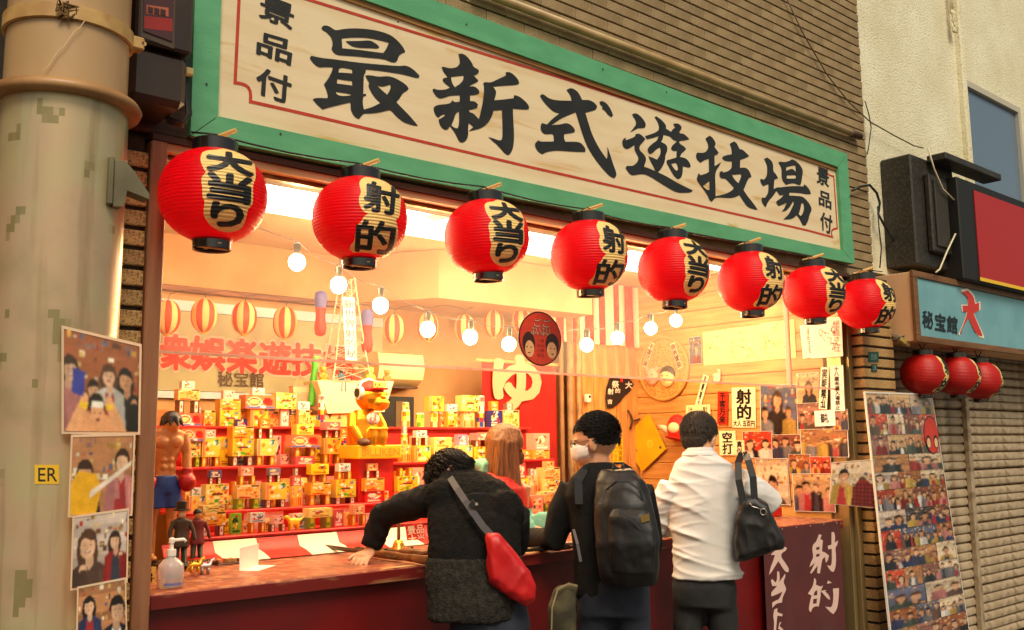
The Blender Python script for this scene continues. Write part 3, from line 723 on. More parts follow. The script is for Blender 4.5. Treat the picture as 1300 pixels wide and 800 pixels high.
# ================================================================== lamps inside
M_TUBE = mat_emit('fluorescent_glow', (1.0, .88, .70), 7.5)
M_BULB = mat_emit('bulb_glow', (1.0, .66, .29), 125.0)
M_WHITE = mat('white_enamel', srgb(240, 234, 220), .4)
for k, (yy, zz, lab) in enumerate(((.42, 2.575, 'bare white fluorescent tube light just behind the lintel'), (.86, 2.60, 'second white fluorescent tube light, deeper under the ceiling'))):
    t = thing('tube_light', lab, 'ceiling light', (3.0, yy, zz), 'fluorescent lights under the ceiling')
    m = MB(); m.bbox((1.35, yy - .14, zz + .03), (5.25, yy + .14, zz + .062), .006); m.build('housing', M_WHITE, t)
    x = 1.40
    while x < 5.1:
        for s_y in (-.075, .075): m = MB(); m.tube([(x, yy + s_y, zz), (x + 1.16, yy + s_y, zz)], .016, 10); m.build('tube', M_TUBE, t, smooth=True)
        m = MB(); m.bbox((x - .025, yy - .10, zz - .02), (x - .002, yy + .10, zz + .029), .003); m.build('lamp_holder', M_WHITE, t); m = MB(); m.bbox((x + 1.162, yy - .10, zz - .02), (x + 1.185, yy + .10, zz + .029), .003); m.build('lamp_holder', M_WHITE, t)
        x += 1.27
YB = 0.75
BULBS = [(377, 333), (430, 362), (483, 388), (543, 418), (597, 428), (646, 437), (745, 438), (784, 429), (826, 417), (858, 407)]
BL_ = ['below the second lantern of the row', 'before the lattice tower', 'beside the lattice tower', 'before the wall air conditioner', 'past the wall air conditioner', 'beside the round red sticker',
       'on the other side of the round red sticker', 'before the upright pine boards', 'over the basket with masks', 'above the row of autograph sheets']
cpts = []
for i, (x, y) in enumerate(BULBS):
    c = py(x, y, YB)
    t = thing('light_bulb', 'glowing round bulb on the string, ' + BL_[i], 'light bulb', c, 'round bulbs strung across the stall')
    m = MB(); m.ball(c, (.038, .038, .040), nu=16, nv=10); m.build('globe', M_BULB, t, smooth=True)
    m = MB(); m.lathe([(.013, .034), (.017, .04), (.017, .085), (.008, .095)], c, 14); m.build('socket', M_BLACK, t, autos=40)
    cpts.append(c + Vector((0, 0, .095)))
m = MB(); a = cpts[0] + Vector((-.6, 0, .12)); a.z = min(a.z, 2.65); pts = [a]
for i, p in enumerate(cpts):
    if i: q = (cpts[i - 1] + p) / 2; q.z -= .02; pts.append(q)
    pts.append(p)
pts.append(cpts[-1] + Vector((.45, .1, .14))); m.tube(pts, .002, 6)
tag(centre(m.build('bulb_cable', M_WIRE, None, smooth=True)), 'drooping black cable that carries the round bulbs', 'cable')

# ---- clear vinyl splash sheet across the upper half of the opening
def mat_vinyl():
    m, t, p, out = _nodes('clear_vinyl'); N = t.nodes.new; L = t.links.new
    tr = N('ShaderNodeBsdfTransparent'); tr.inputs[0].default_value = (.98, .96, .94, 1)
    tl = N('ShaderNodeBsdfTranslucent'); tl.inputs[0].default_value = (.95, .9, .85, 1)
    gl = N('ShaderNodeBsdfGlossy'); gl.inputs[0].default_value = (1, 1, 1, 1); gl.inputs['Roughness'].default_value = .12
    m1 = N('ShaderNodeMixShader'); m1.inputs[0].default_value = .085; L(tr.outputs[0], m1.inputs[1]); L(tl.outputs[0], m1.inputs[2])
    fr = N('ShaderNodeFresnel'); fr.inputs[0].default_value = 1.3
    m2 = N('ShaderNodeMixShader'); L(fr.outputs[0], m2.inputs[0]); L(m1.outputs[0], m2.inputs[1]); L(gl.outputs[0], m2.inputs[2]); L(m2.outputs[0], out.inputs[0])
    return m
t = thing('vinyl_sheet', 'clear plastic splash sheet hanging across the upper half of the opening', 'plastic sheet', (3.2, .045, 1.8))
m = MB(); nx, nz = 60, 8; Z0, Z1 = 1.802, 2.468
wv = lambda x, z: .045 + .006 * math.sin(x * 5.1 + z * 2) + .004 * math.sin(x * 11.7) * (Z1 - z)
vs = [(1.165 + (5.40 - 1.165) * i / nx, wv(1.165 + 4.235 * i / nx, Z0 + (Z1 - Z0) * j / nz), Z0 + (Z1 - Z0) * j / nz) for j in range(nz + 1) for i in range(nx + 1)]
m.add(vs, [(j * (nx + 1) + i, j * (nx + 1) + i + 1, (j + 1) * (nx + 1) + i + 1, (j + 1) * (nx + 1) + i) for j in range(nz) for i in range(nx)])
m.build('sheet', mat_vinyl(), t, smooth=True)
m = MB()
for i in range(nx):
    a, b = Vector(vs[i]), Vector(vs[i + 1])
    m.box((a.x, min(a.y, b.y) - .0025, Z0 - .004), (b.x, max(a.y, b.y) + .0025, Z0 + .006))
m.build('hem', mat('vinyl_hem', srgb(244, 214, 196), .3, trans=.5), t)
m = MB(); m.box((4.90, .034, Z0), (4.915, .062, Z1)); m.build('seam', mat('vinyl_hem', (1, 1, 1)), t)
# round sticker on the sheet
c = py(686, 430, .032); rx, rz = .132, .125
t = thing('round_sticker', 'round orange red sticker with two faces and white outlined kana on the plastic sheet', 'sticker', c)
M_PRT = mat_print('glossy_print', .35, .12, 40); M_PAPER = mat_print('paper_print', .7, .10, 30, spec=.2); M_PHOTO = mat_print('photo_print', .22, .14, 45, coat=.3)
def disc2(mb, c, rx, rz, col, y=0.0, n=28, rot=0.0, a0=0, a1=2 * math.pi, U=Vector((1, 0, 0)), V=Vector((0, 0, 1)), Nn=Vector((0, -1, 0))):
    P = []
    for i in range(n):
        a = a0 + (a1 - a0) * i / n; x, z = rx * math.cos(a), rz * math.sin(a)
        P.append(Vector(c) + U * (x * math.cos(rot) - z * math.sin(rot)) + V * (x * math.sin(rot) + z * math.cos(rot)) + Nn * y)
    mb.face(P, col)
S = lambda r, g, b: srgb(r, g, b)[:3]
m = MB(); m.lathe([(1, 0), (1, .002)], (0, 0, 0), 36, Matrix.Translation(c) @ Matrix.Diagonal((rx, 1, rz, 1)) @ Matrix.Rotation(-math.pi / 2, 4, 'X'), col=S(60, 20, 16))
so = m.build('disc', M_PRT, t)
m = MB(); disc2(m, c, rx * .95, rz * .95, S(206, 62, 34), .0005 + .0005)
hair, skin = S(56, 26, 20), S(232, 176, 120)
for sx, fl in ((-1, .9), (1, 1.0)):
    q = c + Vector((sx * .072, 0, -.038))
    disc2(m, q + Vector((0, 0, .014)), .042 * fl, .052, hair, .0016); disc2(m, q + Vector((-sx * .004, 0, -.012)), .030 * fl, .038, skin, .0022)
    for ex in (-.012, .012): disc2(m, q + Vector((ex, 0, -.004)), .005, .003, hair, .0028, 10)
    disc2(m, q + Vector((0, 0, -.03)), .010, .003, S(150, 40, 30), .0028, 10)
for txt, dz, dx, w in (('ごご', .072, .01, .10), ('ぶいぶい', .034, .0, .12)):
    qd = [c + Vector((dx + a * w / 2, 0, dz + b * .018)) for a, b in ((-1, 1), (1, 1), (1, -1), (-1, -1))]
    text_in_quad(m, txt, qd, bold=.05, lift=.0018, col=S(60, 16, 12), fill=1.0); text_in_quad(m, txt, qd, bold=0.0, lift=.0026, col=S(240, 200, 160), fill=1.0)
for k in range(4):
    qd = [c + Vector((a * .022, 0, -.01 - k * .022 + b * .008)) for a, b in ((-1, 1), (1, 1), (1, -1), (-1, -1))]
    text_in_quad(m, '大阪'[k % 2] + '舞台'[k % 2], qd, lift=.0018, col=S(150, 36, 20), fill=1.0)
m.build('print', M_PRT, t)

# ================================================================== back of the stall
t = thing('back_beam', 'brown wooden beam along the cream back wall above the paper balloons', 'beam', (2.3, 1.97, 2.35))
a = py(196, 364, 1.95); m = MB(); m.bbox((1.12, 1.94, a.z - .012), (3.05, 1.998, a.z + .02), .004); m.build('beam', M_BEAM, t)
# soffit and wall air conditioner
t = thing('ceiling_soffit', 'boxed cream soffit under the ceiling above the bulbs', 'soffit', (3.9, 1.6, 2.4))
m = MB(); p1, p2, p3 = (3.0, 1.99), (3.35, 1.42), (4.66, 1.42)
P = [p1, p2, p3, (4.66, 1.99)]
m.add([(x, y, 2.36) for x, y in P] + [(x, y, 2.655) for x, y in P], [(3, 2, 1, 0), (4, 5, 6, 7)] + [(i, (i + 1) % 4, 4 + (i + 1) % 4, 4 + i) for i in range(4)])
m.build('casing', mat('peach_soffit', srgb(196, 146, 100), .6, c2=srgb(180, 128, 82), scale=3), t)
t = thing('air_conditioner', 'cream rounded wall air conditioner above the dark doorway', 'air conditioner', py(520, 475, 1.9))
a = py(487, 492, 1.76); b = py(548, 452, 1.76)
m = MB(); prof = [(0, 0), (-.10, .005), (-.17, .05), (-.19, .12), (-.17, .21), (-.06, .23), (0, .23)]
for sgn in (1,):
    n = len(prof); vs = [(xx, 1.998 + q, a.z + .01 + r) for xx in (a.x, b.x - .02) for q, r in prof]
    m.add(vs, [(i, i + 1, n + i + 1, n + i) for i in range(n - 1)] + [tuple(range(n)), tuple(range(2 * n - 1, n - 1, -1))])
m.build('casing', mat('ac_plastic', srgb(236, 214, 160), .4), t, autos=35)
m = MB(); m.box((a.x + .03, 1.84, a.z + .004), (b.x - .05, 1.90, a.z + .018)); m.build('louver', M_DWOOD, t)
t = thing('doorway', 'dark doorway in the back wall behind the golden statue', 'doorway', py(505, 540, 1.99))
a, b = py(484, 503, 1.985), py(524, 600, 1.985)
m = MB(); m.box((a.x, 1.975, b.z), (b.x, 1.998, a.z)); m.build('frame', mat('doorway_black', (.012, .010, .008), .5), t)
m = MB(); m.box((a.x + .10, 1.968, b.z), (a.x + .19, 1.974, a.z - .03)); m.build('door', mat('olive_door', srgb(120, 92, 52), .5), t)
# hoarding with red lettering
t = thing('back_hoarding', 'grey green hoarding with big red kanji and pale blue bands on the back wall', 'sign', (2.4, 1.97, 1.8))
zt, zb_ = py(250, 383, 1.97).z, py(250, 506, 1.97).z; x0, x1 = py(190, 440, 1.97).x, py(486, 440, 1.97).x
m = MB(); m.box((x0, 1.972, zb_ + .04), (x1, 1.99, zt - .06)); m.build('board', mat('hoarding_grey', srgb(178, 172, 132), .6, c2=srgb(166, 158, 118), scale=3), t)
M_PB = mat('pale_blue_band', srgb(190, 208, 214), .5)
for za, zb2 in ((zb_, zb_ + .037), (zt - .057, zt)): m = MB(); m.box((x0, 1.968, za), (x1, 1.99, zb2)); m.build('band', M_PB, t)
M_RTXT = mat('red_letter', srgb(206, 40, 24), .5); M_PTXT = mat('pink_letter_edge', srgb(250, 196, 176), .5); M_KTXT = mat('brown_letter', srgb(84, 58, 36), .5)
for ch, xa, xb, ya, yb_ in (('衆', 204, 241, 424, 468), ('娯', 242, 284, 427, 469), ('楽', 288, 325, 430, 472), ('遊', 329, 368, 433, 474), ('技', 370, 407, 436, 476), ('場', 410, 446, 439, 478)):
    qd = [py(xa, ya, 1.972), py(xb, ya + 3, 1.972), py(xb, yb_ + 2, 1.972), py(xa, yb_, 1.972)]
    m = MB(); text_in_quad(m, ch, qd, bold=.06, lift=.004, fill=1.06); m.build('character_edge', M_PTXT, t)
    m = MB(); text_in_quad(m, ch, qd, bold=.035, lift=.008, fill=1.0); m.build('character', M_RTXT, t)
m = MB(); text_in_quad(m, '秘宝館', [py(276, 471, 1.972), py(334, 473, 1.972), py(334, 492, 1.972), py(276, 490, 1.972)], bold=.02, lift=.005, fill=1.0); m.build('small_lettering', M_KTXT, t)
# stripes curtain, red noren, poles
def waved(mb, x0, x1, y, z0, z1, nx, amp, freq, cols):
    vs = []
    for j in range(2):
        for i in range(nx + 1):
            x = x0 + (x1 - x0) * i / nx; vs.append((x, y + amp * math.sin(freq * x), (z0, z1)[j]))
    k = len(mb.v); mb.v += [Vector(p) for p in vs]
    for i in range(nx): mb.f.append((k + i, k + i + 1, k + nx + 2 + i, k + nx + 1 + i)); mb.c.append(cols(i))
a, b = py(715, 390, 1.64), py(866, 330, 1.64); zb_ = py(770, 441, 1.64).z
m = MB(); RED, WHT = S(196, 40, 30), S(240, 226, 200)
waved(m, 4.40, 5.395, 1.655, zb_ + .02, 2.655, 112, .012, 60, lambda i: RED if (i // 8) % 2 == 0 else WHT)
tag(centre(m.build('striped_curtain', mat_print('curtain_cloth', .85, .08, 20, trans=.15, spec=.1), None, smooth=True)), 'red and white striped festival curtain under the ceiling', 'curtain')
a, b = py(611, 470, 1.70), py(707, 600, 1.70)
t = thing('red_noren', 'red noren curtain with pale kana hanging behind the woman', 'curtain', (a.x, 1.7, 1.2))
m = MB()
for u0, u1 in ((a.x, (a.x + b.x) / 2 - .008), ((a.x + b.x) / 2 + .004, b.x)): waved(m, u0, u1, 1.70, .95, 2.02, 24, .008, 30, lambda i: None)
m.build('cloth', mat('red_noren_cloth', srgb(184, 30, 18), .85, c2=srgb(168, 22, 14), scale=6, trans=.1), t, smooth=True)
m = MB(); text_in_quad(m, 'ゆ', [py(628, 452, 1.684), py(684, 455, 1.684), py(684, 520, 1.684), py(628, 517, 1.684)], bold=.045, lift=.004, fill=1.0); m.build('lettering', mat('noren_pink', srgb(244, 170, 130), .8), t)
m = MB(); m.tube([(a.x - .05, 1.70, 2.03), (b.x + .03, 1.70, 2.03)], .012, 8); m.build('rod', M_BAMB, t)
for k, (x, lab) in enumerate(((713, 'thin dusty pipe between the red noren and the pine boards'), (724, 'thicker grey brown pipe beside the upright pine boards'), (735, 'pale upright batten against the upright pine boards'))):
    p = py(x, 500, 1.66); m = MB(); m.tube([(p.x, 1.66, .03), (p.x, 1.66, 2.6)], (.016, .024, .018)[k], 10)
    tag(centre(m.build(('thin_pipe', 'drain_pipe', 'batten')[k], mat('dusty_pipe%d' % k, (srgb(150, 110, 70), srgb(170, 136, 96), srgb(206, 164, 110))[k], .6, c2=srgb(130, 96, 60), scale=9), None, smooth=True)), lab, ('pipe', 'pipe', 'batten')[k])

# ---- paper balloons
M_BALN = mat_print('balloon_paper', .5, .06, 20, trans=.5)
def balloon(c, k, lab):
    t = thing('paper_balloon', lab, 'paper balloon', c, 'striped paper balloons on a string')
    prof = []
    for j in range(15):
        u = j / 14; a = math.pi * u; r = .066 * math.sin(a) ** .85 if 0 < u < 1 else .006
        prof.append((max(r, .008), -.082 * math.cos(a) + (.012 if u > .5 else 0)))
    cols = (S(214, 72, 34), S(250, 226, 150))
    m = MB(); m.lathe(prof, c, 36, col=S(246, 210, 120), cols=lambda i, j: cols[((i + k * 3) // 3) % 2]); m.build('gores', M_BALN, t, smooth=True)
    m = MB(); m.lathe([(.016, -.09), (.02, -.084)], c, 12, col=S(250, 210, 90)); m.build('disc', M_BALN, t)
    m = MB(); m.tube([Vector(c) + Vector((0, 0, .085)), Vector(c) + Vector((.01, 0, .125))], .0015, 5); m.build('thread', M_WIRE, t)
bpts = []
for k, (x, y, lab) in enumerate(((212, 404, 'beside the brown door post'), (259, 402, 'over the kanji hoarding, second from the door post'), (310, 405, 'over the kanji hoarding, third from the door post'), (362, 411, 'by the blue and red windsock'),
                                 (500, 419, 'just past the lattice tower'), (543, 416, 'before the air conditioner'), (590, 418, 'past the air conditioner'), (627, 412, 'above the red noren edge'), (662, 408, 'behind the round red sticker'))):
    c = py(x, y, 1.60); balloon(c, k, 'orange and yellow striped paper balloon ' + lab); bpts.append(c + Vector((.01, 0, .125)))
m = MB(); pts = []
for i, p in enumerate(bpts):
    if i:
        for kk in (1, 2, 3): q = bpts[i - 1].lerp(p, kk / 4); q.z += .02 * math.sin(math.pi * kk / 4); pts.append(q)
    pts.append(p)
m.tube(pts, .0018, 5); tag(centre(m.build('balloon_string', M_WIRE, None)), 'thin dark string the striped paper balloons hang from', 'string')
# windsock style hanging tubes, blue over red
for x, y, lab in ((407, 398, 'puffy blue and red hanging windsock on the hoarding side of the lattice tower'), (466, 420, 'puffy blue and red hanging windsock on the doorway side of the lattice tower')):
    c = py(x, y, 1.45); m = MB()
    prof = [(.012, -.125), (.028, -.115), (.034, -.08), (.026, -.02), (.030, .03), (.036, .08), (.030, .115), (.010, .125)]
    m.lathe(prof, c, 18, cols=lambda i, j: S(208, 44, 34) if j < 4 else S(110, 110, 180), col=S(208, 44, 34))
    tag(centre(m.build('windsock', M_BALN, None, smooth=True)), lab, 'windsock', 'windsocks beside the lattice tower')
# ================================================================== red prize shelves
M_SRED = mat('shelf_red', srgb(206, 30, 18), .5, c2=srgb(190, 22, 14), scale=5)
TIER = {4: (.75, py(300, 680, .75).z), 3: (.95, py(300, 648, .95).z), 2: (1.15, py(300, 592, 1.15).z), 1: (1.35, py(300, 541, 1.35).z)}
sx0, sx1 = 1.62, 4.02
shelf = thing('prize_shelf', 'bright red stepped prize shelf behind the counter', 'shelf', (2.8, 1.1, 0))
for k in (4, 3, 2, 1):
    y, z = TIER[k]; y2 = TIER[k - 1][0] + .02 if k > 1 else 1.62
    m = MB(); m.bbox((sx0, y, z - .014), (sx1, y2, z), .003); m.build('shelf_board', M_SRED, shelf)
    zl_ = TIER[k + 1][1] + .001 if k < 4 else .3
    edge0 = py(270, 683, .745).x; wst_ = (py(427, 670, .745).x - edge0) / 3; xa = sx0 + .005; kk = 0; xe = edge0 - 2 * wst_ + (.05 if k == 3 else .12 if k == 2 else 0)
    while xa < sx1 - .006:
        xb = min(sx1 - .005, xe) if xe > xa else xa
        if xb > xa + .002:
            m = MB(); m.box((xa, y + .03, zl_), (xb - .0005, y + .042, z - .015)); m.build('riser', M_SRED if (kk % 2 or k <= 2) else mat('stripe_white', srgb(244, 228, 200), .7), shelf); xa = xb
        xe += wst_; kk += 1
m = MB(); m.box((sx1 + .001, .78, .03), (sx1 + .018, 1.62, TIER[4][1])); m.box((sx1 + .001, 1.16, TIER[4][1] + .001), (sx1 + .018, 1.62, TIER[2][1])); m.build('side_panel', M_SRED, shelf)
m = MB(); m.box((sx0, 1.60, TIER[1][1] + .001), (sx0 + 1.0, 1.615, TIER[1][1] + .085)); m.build('back_board', M_PINE, shelf)
# red and white cloth between the shelf and the counter
cl = thing('striped_cloth', 'red and white striped cloth sloping from the shelf to the counter', 'cloth', (2.8, .68, 1.05))
edges = [py(x, 683 - (x - 270) * .085, .745).x for x in (205, 270, 325, 377, 427)]
wst = (edges[4] - edges[1]) / 3; xs = edges[:]
while xs[-1] < 4.0: xs.append(xs[-1] + wst)
for i in range(len(xs) - 1):
    m = MB(); prof = [(.742, TIER[4][1] - .016), (.715, TIER[4][1] - .06), (.665, 1.038), (.60, 1.019)]
    n = len(prof); vs = [(xx, q, r) for xx in (xs[i], xs[i + 1] - .001) for q, r in prof]
    vs += [(a, b + .003, c - .004) for a, b, c in vs]
    m.add(vs, [(i2 + 1, i2, n + i2, n + i2 + 1) for i2 in range(n - 1)] + [(2 * n + i2, 2 * n + i2 + 1, 3 * n + i2 + 1, 3 * n + i2) for i2 in range(n - 1)])
    m.build('stripe', M_SRED if i % 2 == 0 else mat('stripe_white', srgb(244, 228, 200), .7), cl, smooth=True)

# ---- prize boxes: printed faces as flat ink on the box front (unit size, scaled per box)
M_BOX = mat_print('box_print', .3, .14, 30, coat=.4)
def art(kind, rnd):
    """list of (polygon in 0..1, colour) for a box front"""
    A = []
    def blob(x, y, rx, ry, c, n=9):
        ph = rnd.uniform(0, 6); A.append(([(x + rx * math.cos(ph + 2 * math.pi * i / n) * rnd.uniform(.9, 1.1), y + ry * math.sin(ph + 2 * math.pi * i / n) * rnd.uniform(.9, 1.1)) for i in range(n)], c))
    def rect(x0, y0, x1, y1, c): A.append(([(x0, y0), (x1, y0), (x1, y1), (x0, y1)], c))
    if kind == 'fruit':
        for i in range(34): blob(rnd.uniform(.04, .96), rnd.uniform(.04, .96), rnd.uniform(.04, .10), rnd.uniform(.04, .10), rnd.choice([S(245, 150, 30), S(252, 248, 226), S(110, 176, 40), S(250, 200, 40), S(230, 90, 30), S(150, 196, 60), S(252, 240, 190), S(252, 250, 240), S(214, 60, 50)]), 7)
        for i in range(8): blob(rnd.uniform(.06, .94), rnd.choice([.07, .14, .93, .86]), .07, .045, rnd.choice([S(70, 150, 40), S(110, 176, 50)]), 6)
        rect(.24, .42, .76, .56, S(252, 236, 150)); rect(.28, .45, .72, .53, S(120, 70, 30)); blob(.48, .18, .12, .11, S(96, 186, 50)); blob(.8, .8, .09, .09, S(60, 140, 190))
    elif kind == 'cookie':
        rect(0.02, .84, .98, .98, S(84, 46, 26)); rect(.1, .87, .6, .95, S(250, 226, 180))
        for i in range(22): blob(rnd.uniform(.07, .93), rnd.uniform(.06, .8), rnd.uniform(.05, .12), rnd.uniform(.05, .11), rnd.choice([S(240, 150, 40), S(252, 244, 226), S(250, 200, 110), S(214, 110, 40), S(252, 226, 190), S(236, 170, 60)]), 8)
        for i in range(5): blob(rnd.uniform(.1, .9), rnd.uniform(.3, .8), .03, .03, S(60, 34, 22), 6)
        rect(.06, .05, .6, .17, S(206, 50, 40))
    elif kind == 'noodle':
        blob(.3, .5, .26, .38, S(250, 240, 214), 12); blob(.3, .5, .2, .3, S(226, 90, 40), 12); blob(.3, .5, .14, .2, S(250, 226, 150), 12)
        blob(.74, .55, .16, .3, S(214, 40, 34)); blob(.84, .38, .08, .18, S(220, 60, 50)); rect(.02, .02, .98, .16, S(90, 130, 200)); blob(.6, .14, .1, .1, S(240, 240, 240))
    elif kind == 'splash':
        rect(.02, .04, .16, .96, S(236, 150, 130)); blob(.78, .78, .16, .16, S(50, 140, 190)); blob(.86, .9, .1, .08, S(70, 150, 60))
        for i in range(9): blob(rnd.uniform(.25, .85), rnd.uniform(.1, .8), .1, .12, rnd.choice([S(252, 226, 100), S(240, 160, 40), S(252, 244, 210), S(226, 100, 40)]))
    elif kind == 'popcorn':
        for i in range(5): rect(.05 + i * .19, .03, .14 + i * .19, .45, S(220, 60, 40))
        for i in range(12): blob(rnd.uniform(.1, .9), rnd.uniform(.5, .95), .12, .07, rnd.choice([S(252, 238, 200), S(250, 190, 70), S(230, 130, 150)]))
    elif kind in ('white', 'yellow', 'pink', 'blue', 'red', 'orange', 'green', 'purple'):
        ink = {'white': S(90, 150, 170), 'yellow': S(200, 120, 30), 'pink': S(250, 240, 220), 'blue': S(246, 230, 200), 'red': S(250, 236, 220), 'orange': S(252, 230, 170), 'green': S(40, 110, 40), 'purple': S(240, 230, 250)}[kind]
        rect(.12, .1, .88, .22, ink); rect(.12, .26, .6, .31, ink); blob(rnd.uniform(.35, .65), .62, .24, .2, ink)
        for i in range(9): blob(rnd.uniform(.15, .85), rnd.uniform(.3, .9), .09, .08, rnd.choice([S(226, 60, 40), S(250, 200, 60), S(252, 244, 230), S(70, 40, 30)]))
    elif kind == 'slim': rect(.2, .1, .8, .9, S(252, 214, 60)); rect(.3, .3, .7, .6, S(250, 240, 200))
    elif kind == 'slimw': rect(.15, .1, .85, .9, S(252, 240, 220)); rect(.3, .4, .7, .7, S(200, 120, 60))
    elif kind == 'slimg': rect(.15, .1, .85, .9, S(226, 220, 60)); rect(.25, .2, .75, .5, S(120, 170, 40))
    return A
BASE = {'fruit': S(250, 214, 60), 'cookie': S(246, 186, 60), 'noodle': S(236, 120, 90), 'splash': S(250, 214, 80), 'popcorn': S(246, 200, 90), 'white': S(240, 238, 226), 'yellow': S(252, 226, 50), 'pink': S(240, 170, 150),
        'blue': S(70, 60, 130), 'red': S(208, 34, 28), 'orange': S(240, 150, 50), 'green': S(150, 200, 70), 'purple': S(120, 80, 150), 'slim': S(196, 110, 40), 'slimw': S(120, 50, 30), 'slimg': S(150, 180, 50)}
LOOK = {'fruit': ('fruit_candy_box', 'yellow fruit candy box'), 'cookie': ('cookie_box', 'orange cookie box'), 'noodle': ('noodle_box', 'wide red noodle box'), 'splash': ('snack_box', 'yellow snack box with blue splash'),
        'popcorn': ('popcorn_box', 'red striped popcorn box'), 'white': ('small_box', 'small white box'), 'yellow': ('small_box', 'bright yellow box'), 'pink': ('small_box', 'pink box'), 'blue': ('small_box', 'dark blue box'), 'red': ('small_box', 'red box'),
        'orange': ('small_box', 'small orange box'), 'green': ('small_box', 'light green box'), 'purple': ('small_box', 'purple box'), 'slim': ('slim_candy_pack', 'slim yellow pack'), 'slimw': ('slim_candy_pack', 'slim brown pack'), 'slimg': ('slim_candy_pack', 'slim green pack')}
PROTO = {}
def box_mesh(kind, v):
    """unit box, its front a printed grid"""
    if (kind, v) in PROTO: return PROTO[(kind, v)]
    rnd = random.Random(hash_(kind) + v * 17); b = BASE[kind]; tw_ = ((1, 1, 1, 0), (.90, .84, .60, .32), (.80, .38, .08, .35))[v] if kind in ('fruit', 'cookie', 'splash', 'popcorn', 'noodle') else (1, 1, 1, .12 * v); b = tuple(b[i] * (1 - tw_[3]) + tw_[i] * tw_[3] for i in range(3)); n = 18 if not kind.startswith('slim') else 8
    deep = 1.25
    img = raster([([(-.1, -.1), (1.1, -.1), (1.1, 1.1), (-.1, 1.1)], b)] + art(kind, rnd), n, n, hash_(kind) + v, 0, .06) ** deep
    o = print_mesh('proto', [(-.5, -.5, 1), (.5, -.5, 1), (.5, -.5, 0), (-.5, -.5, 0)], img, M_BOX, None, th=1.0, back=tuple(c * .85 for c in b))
    me = o.data; bpy.data.objects.remove(o); PROTO[(kind, v)] = me; return me
def hash_(s): return sum(ord(c) * (i + 3) for i, c in enumerate(s))
def can_mesh(kind):
    if ('can', kind) in PROTO: return PROTO[('can', kind)]
    cc = {'yellow': (S(250, 214, 60), S(236, 120, 40), S(250, 236, 160)), 'green': (S(150, 200, 50), S(90, 160, 40), S(210, 226, 90)), 'red': (S(214, 40, 30), S(250, 190, 60), S(40, 70, 160)), 'pink': (S(244, 180, 170), S(226, 90, 80), S(250, 230, 220))}[kind]
    m = MB(); m.lathe([(.47, 0), (.5, .03), (.5, .35), (.5, .62), (.5, .9), (.47, .93), (.47, 1.0)], (0, 0, 0), 18, cols=lambda i, j: S(236, 226, 200) if j in (0, 4, 5) else cc[(j + (i // 3) % 2) % 3], col=S(236, 226, 200))
    o = m.build('proto', M_BOX, None, autos=40); me = o.data; bpy.data.objects.remove(o); PROTO[('can', kind)] = me; return me
SHELFN = {1: 'top shelf', 2: 'second shelf down', 3: 'third shelf down', 4: 'lowest shelf'}
def look_of(kind): return (kind[2:] + ' can') if kind.startswith('C:') else LOOK[kind[2:] if kind.startswith('L:') else kind][1]
def put_box(kind, x, y, z, w, d, h, yaw, label, v=0, can=None):
    me = can_mesh(can) if can else box_mesh(kind, v)
    o = bpy.data.objects.new('snack_can' if can else LOOK[kind][0], me); COL.objects.link(o)
    o.location = (x, y, z); o.scale = (w, d, h); o.rotation_euler.z = yaw
    return tag(o, label, 'can' if can else 'box', 'prize packs on the red shelves')
def stack(tier, pxc, items, prev=None, nxt=None):
    """items from the bottom: (kind, width px, height px); kind 'L:slim' = two slim packs as legs; 'C:red' = can"""
    y, z = TIER[tier]; zz = z + .0005; yy = y + .06
    for i, (kind, wp, hp) in enumerate(items):
        pr = project((py(pxc, 560, yy).x, yy, zz)); by = pr[1]
        a, b = py(pxc - wp / 2, by, yy), py(pxc + wp / 2, by, yy); cx = (a.x + b.x) / 2; w = b.x - a.x; h = hp * pr[2] / F
        short = lambda k: look_of(k).replace(' with blue splash', '')
        lab = look_of(kind) + ', ' + SHELFN[tier]
        if i: lab += ', on a ' + short(items[i - 1][0])
        if i + 1 < len(items): lab += ', under a ' + short(items[i + 1][0])
        elif prev: lab += ', next to a ' + short(prev[-1][0])
        if len(lab.split()) > 16: lab = ' '.join(lab.split()[:16])
        d = min(.075, max(.022, w * .55))
        if kind.startswith('L:'):
            kk = kind[2:]; lw = max(.016, min(.03, w * .26))
            for s in (-1, 1): put_box(kk, cx + s * (w / 2 - lw / 2), yy, zz, lw, d * .8, h, random.uniform(-.06, .06), lab)
        elif kind.startswith('C:'):
            put_box(None, cx, yy, zz, w * .8, w * .8, h, random.uniform(0, 3), lab, can=kind[2:])
        else:
            put_box(kind, cx, yy, zz, w, d, h, random.uniform(-.05, .05), lab, v=random.randint(0, 2))
        zz += h + .0006
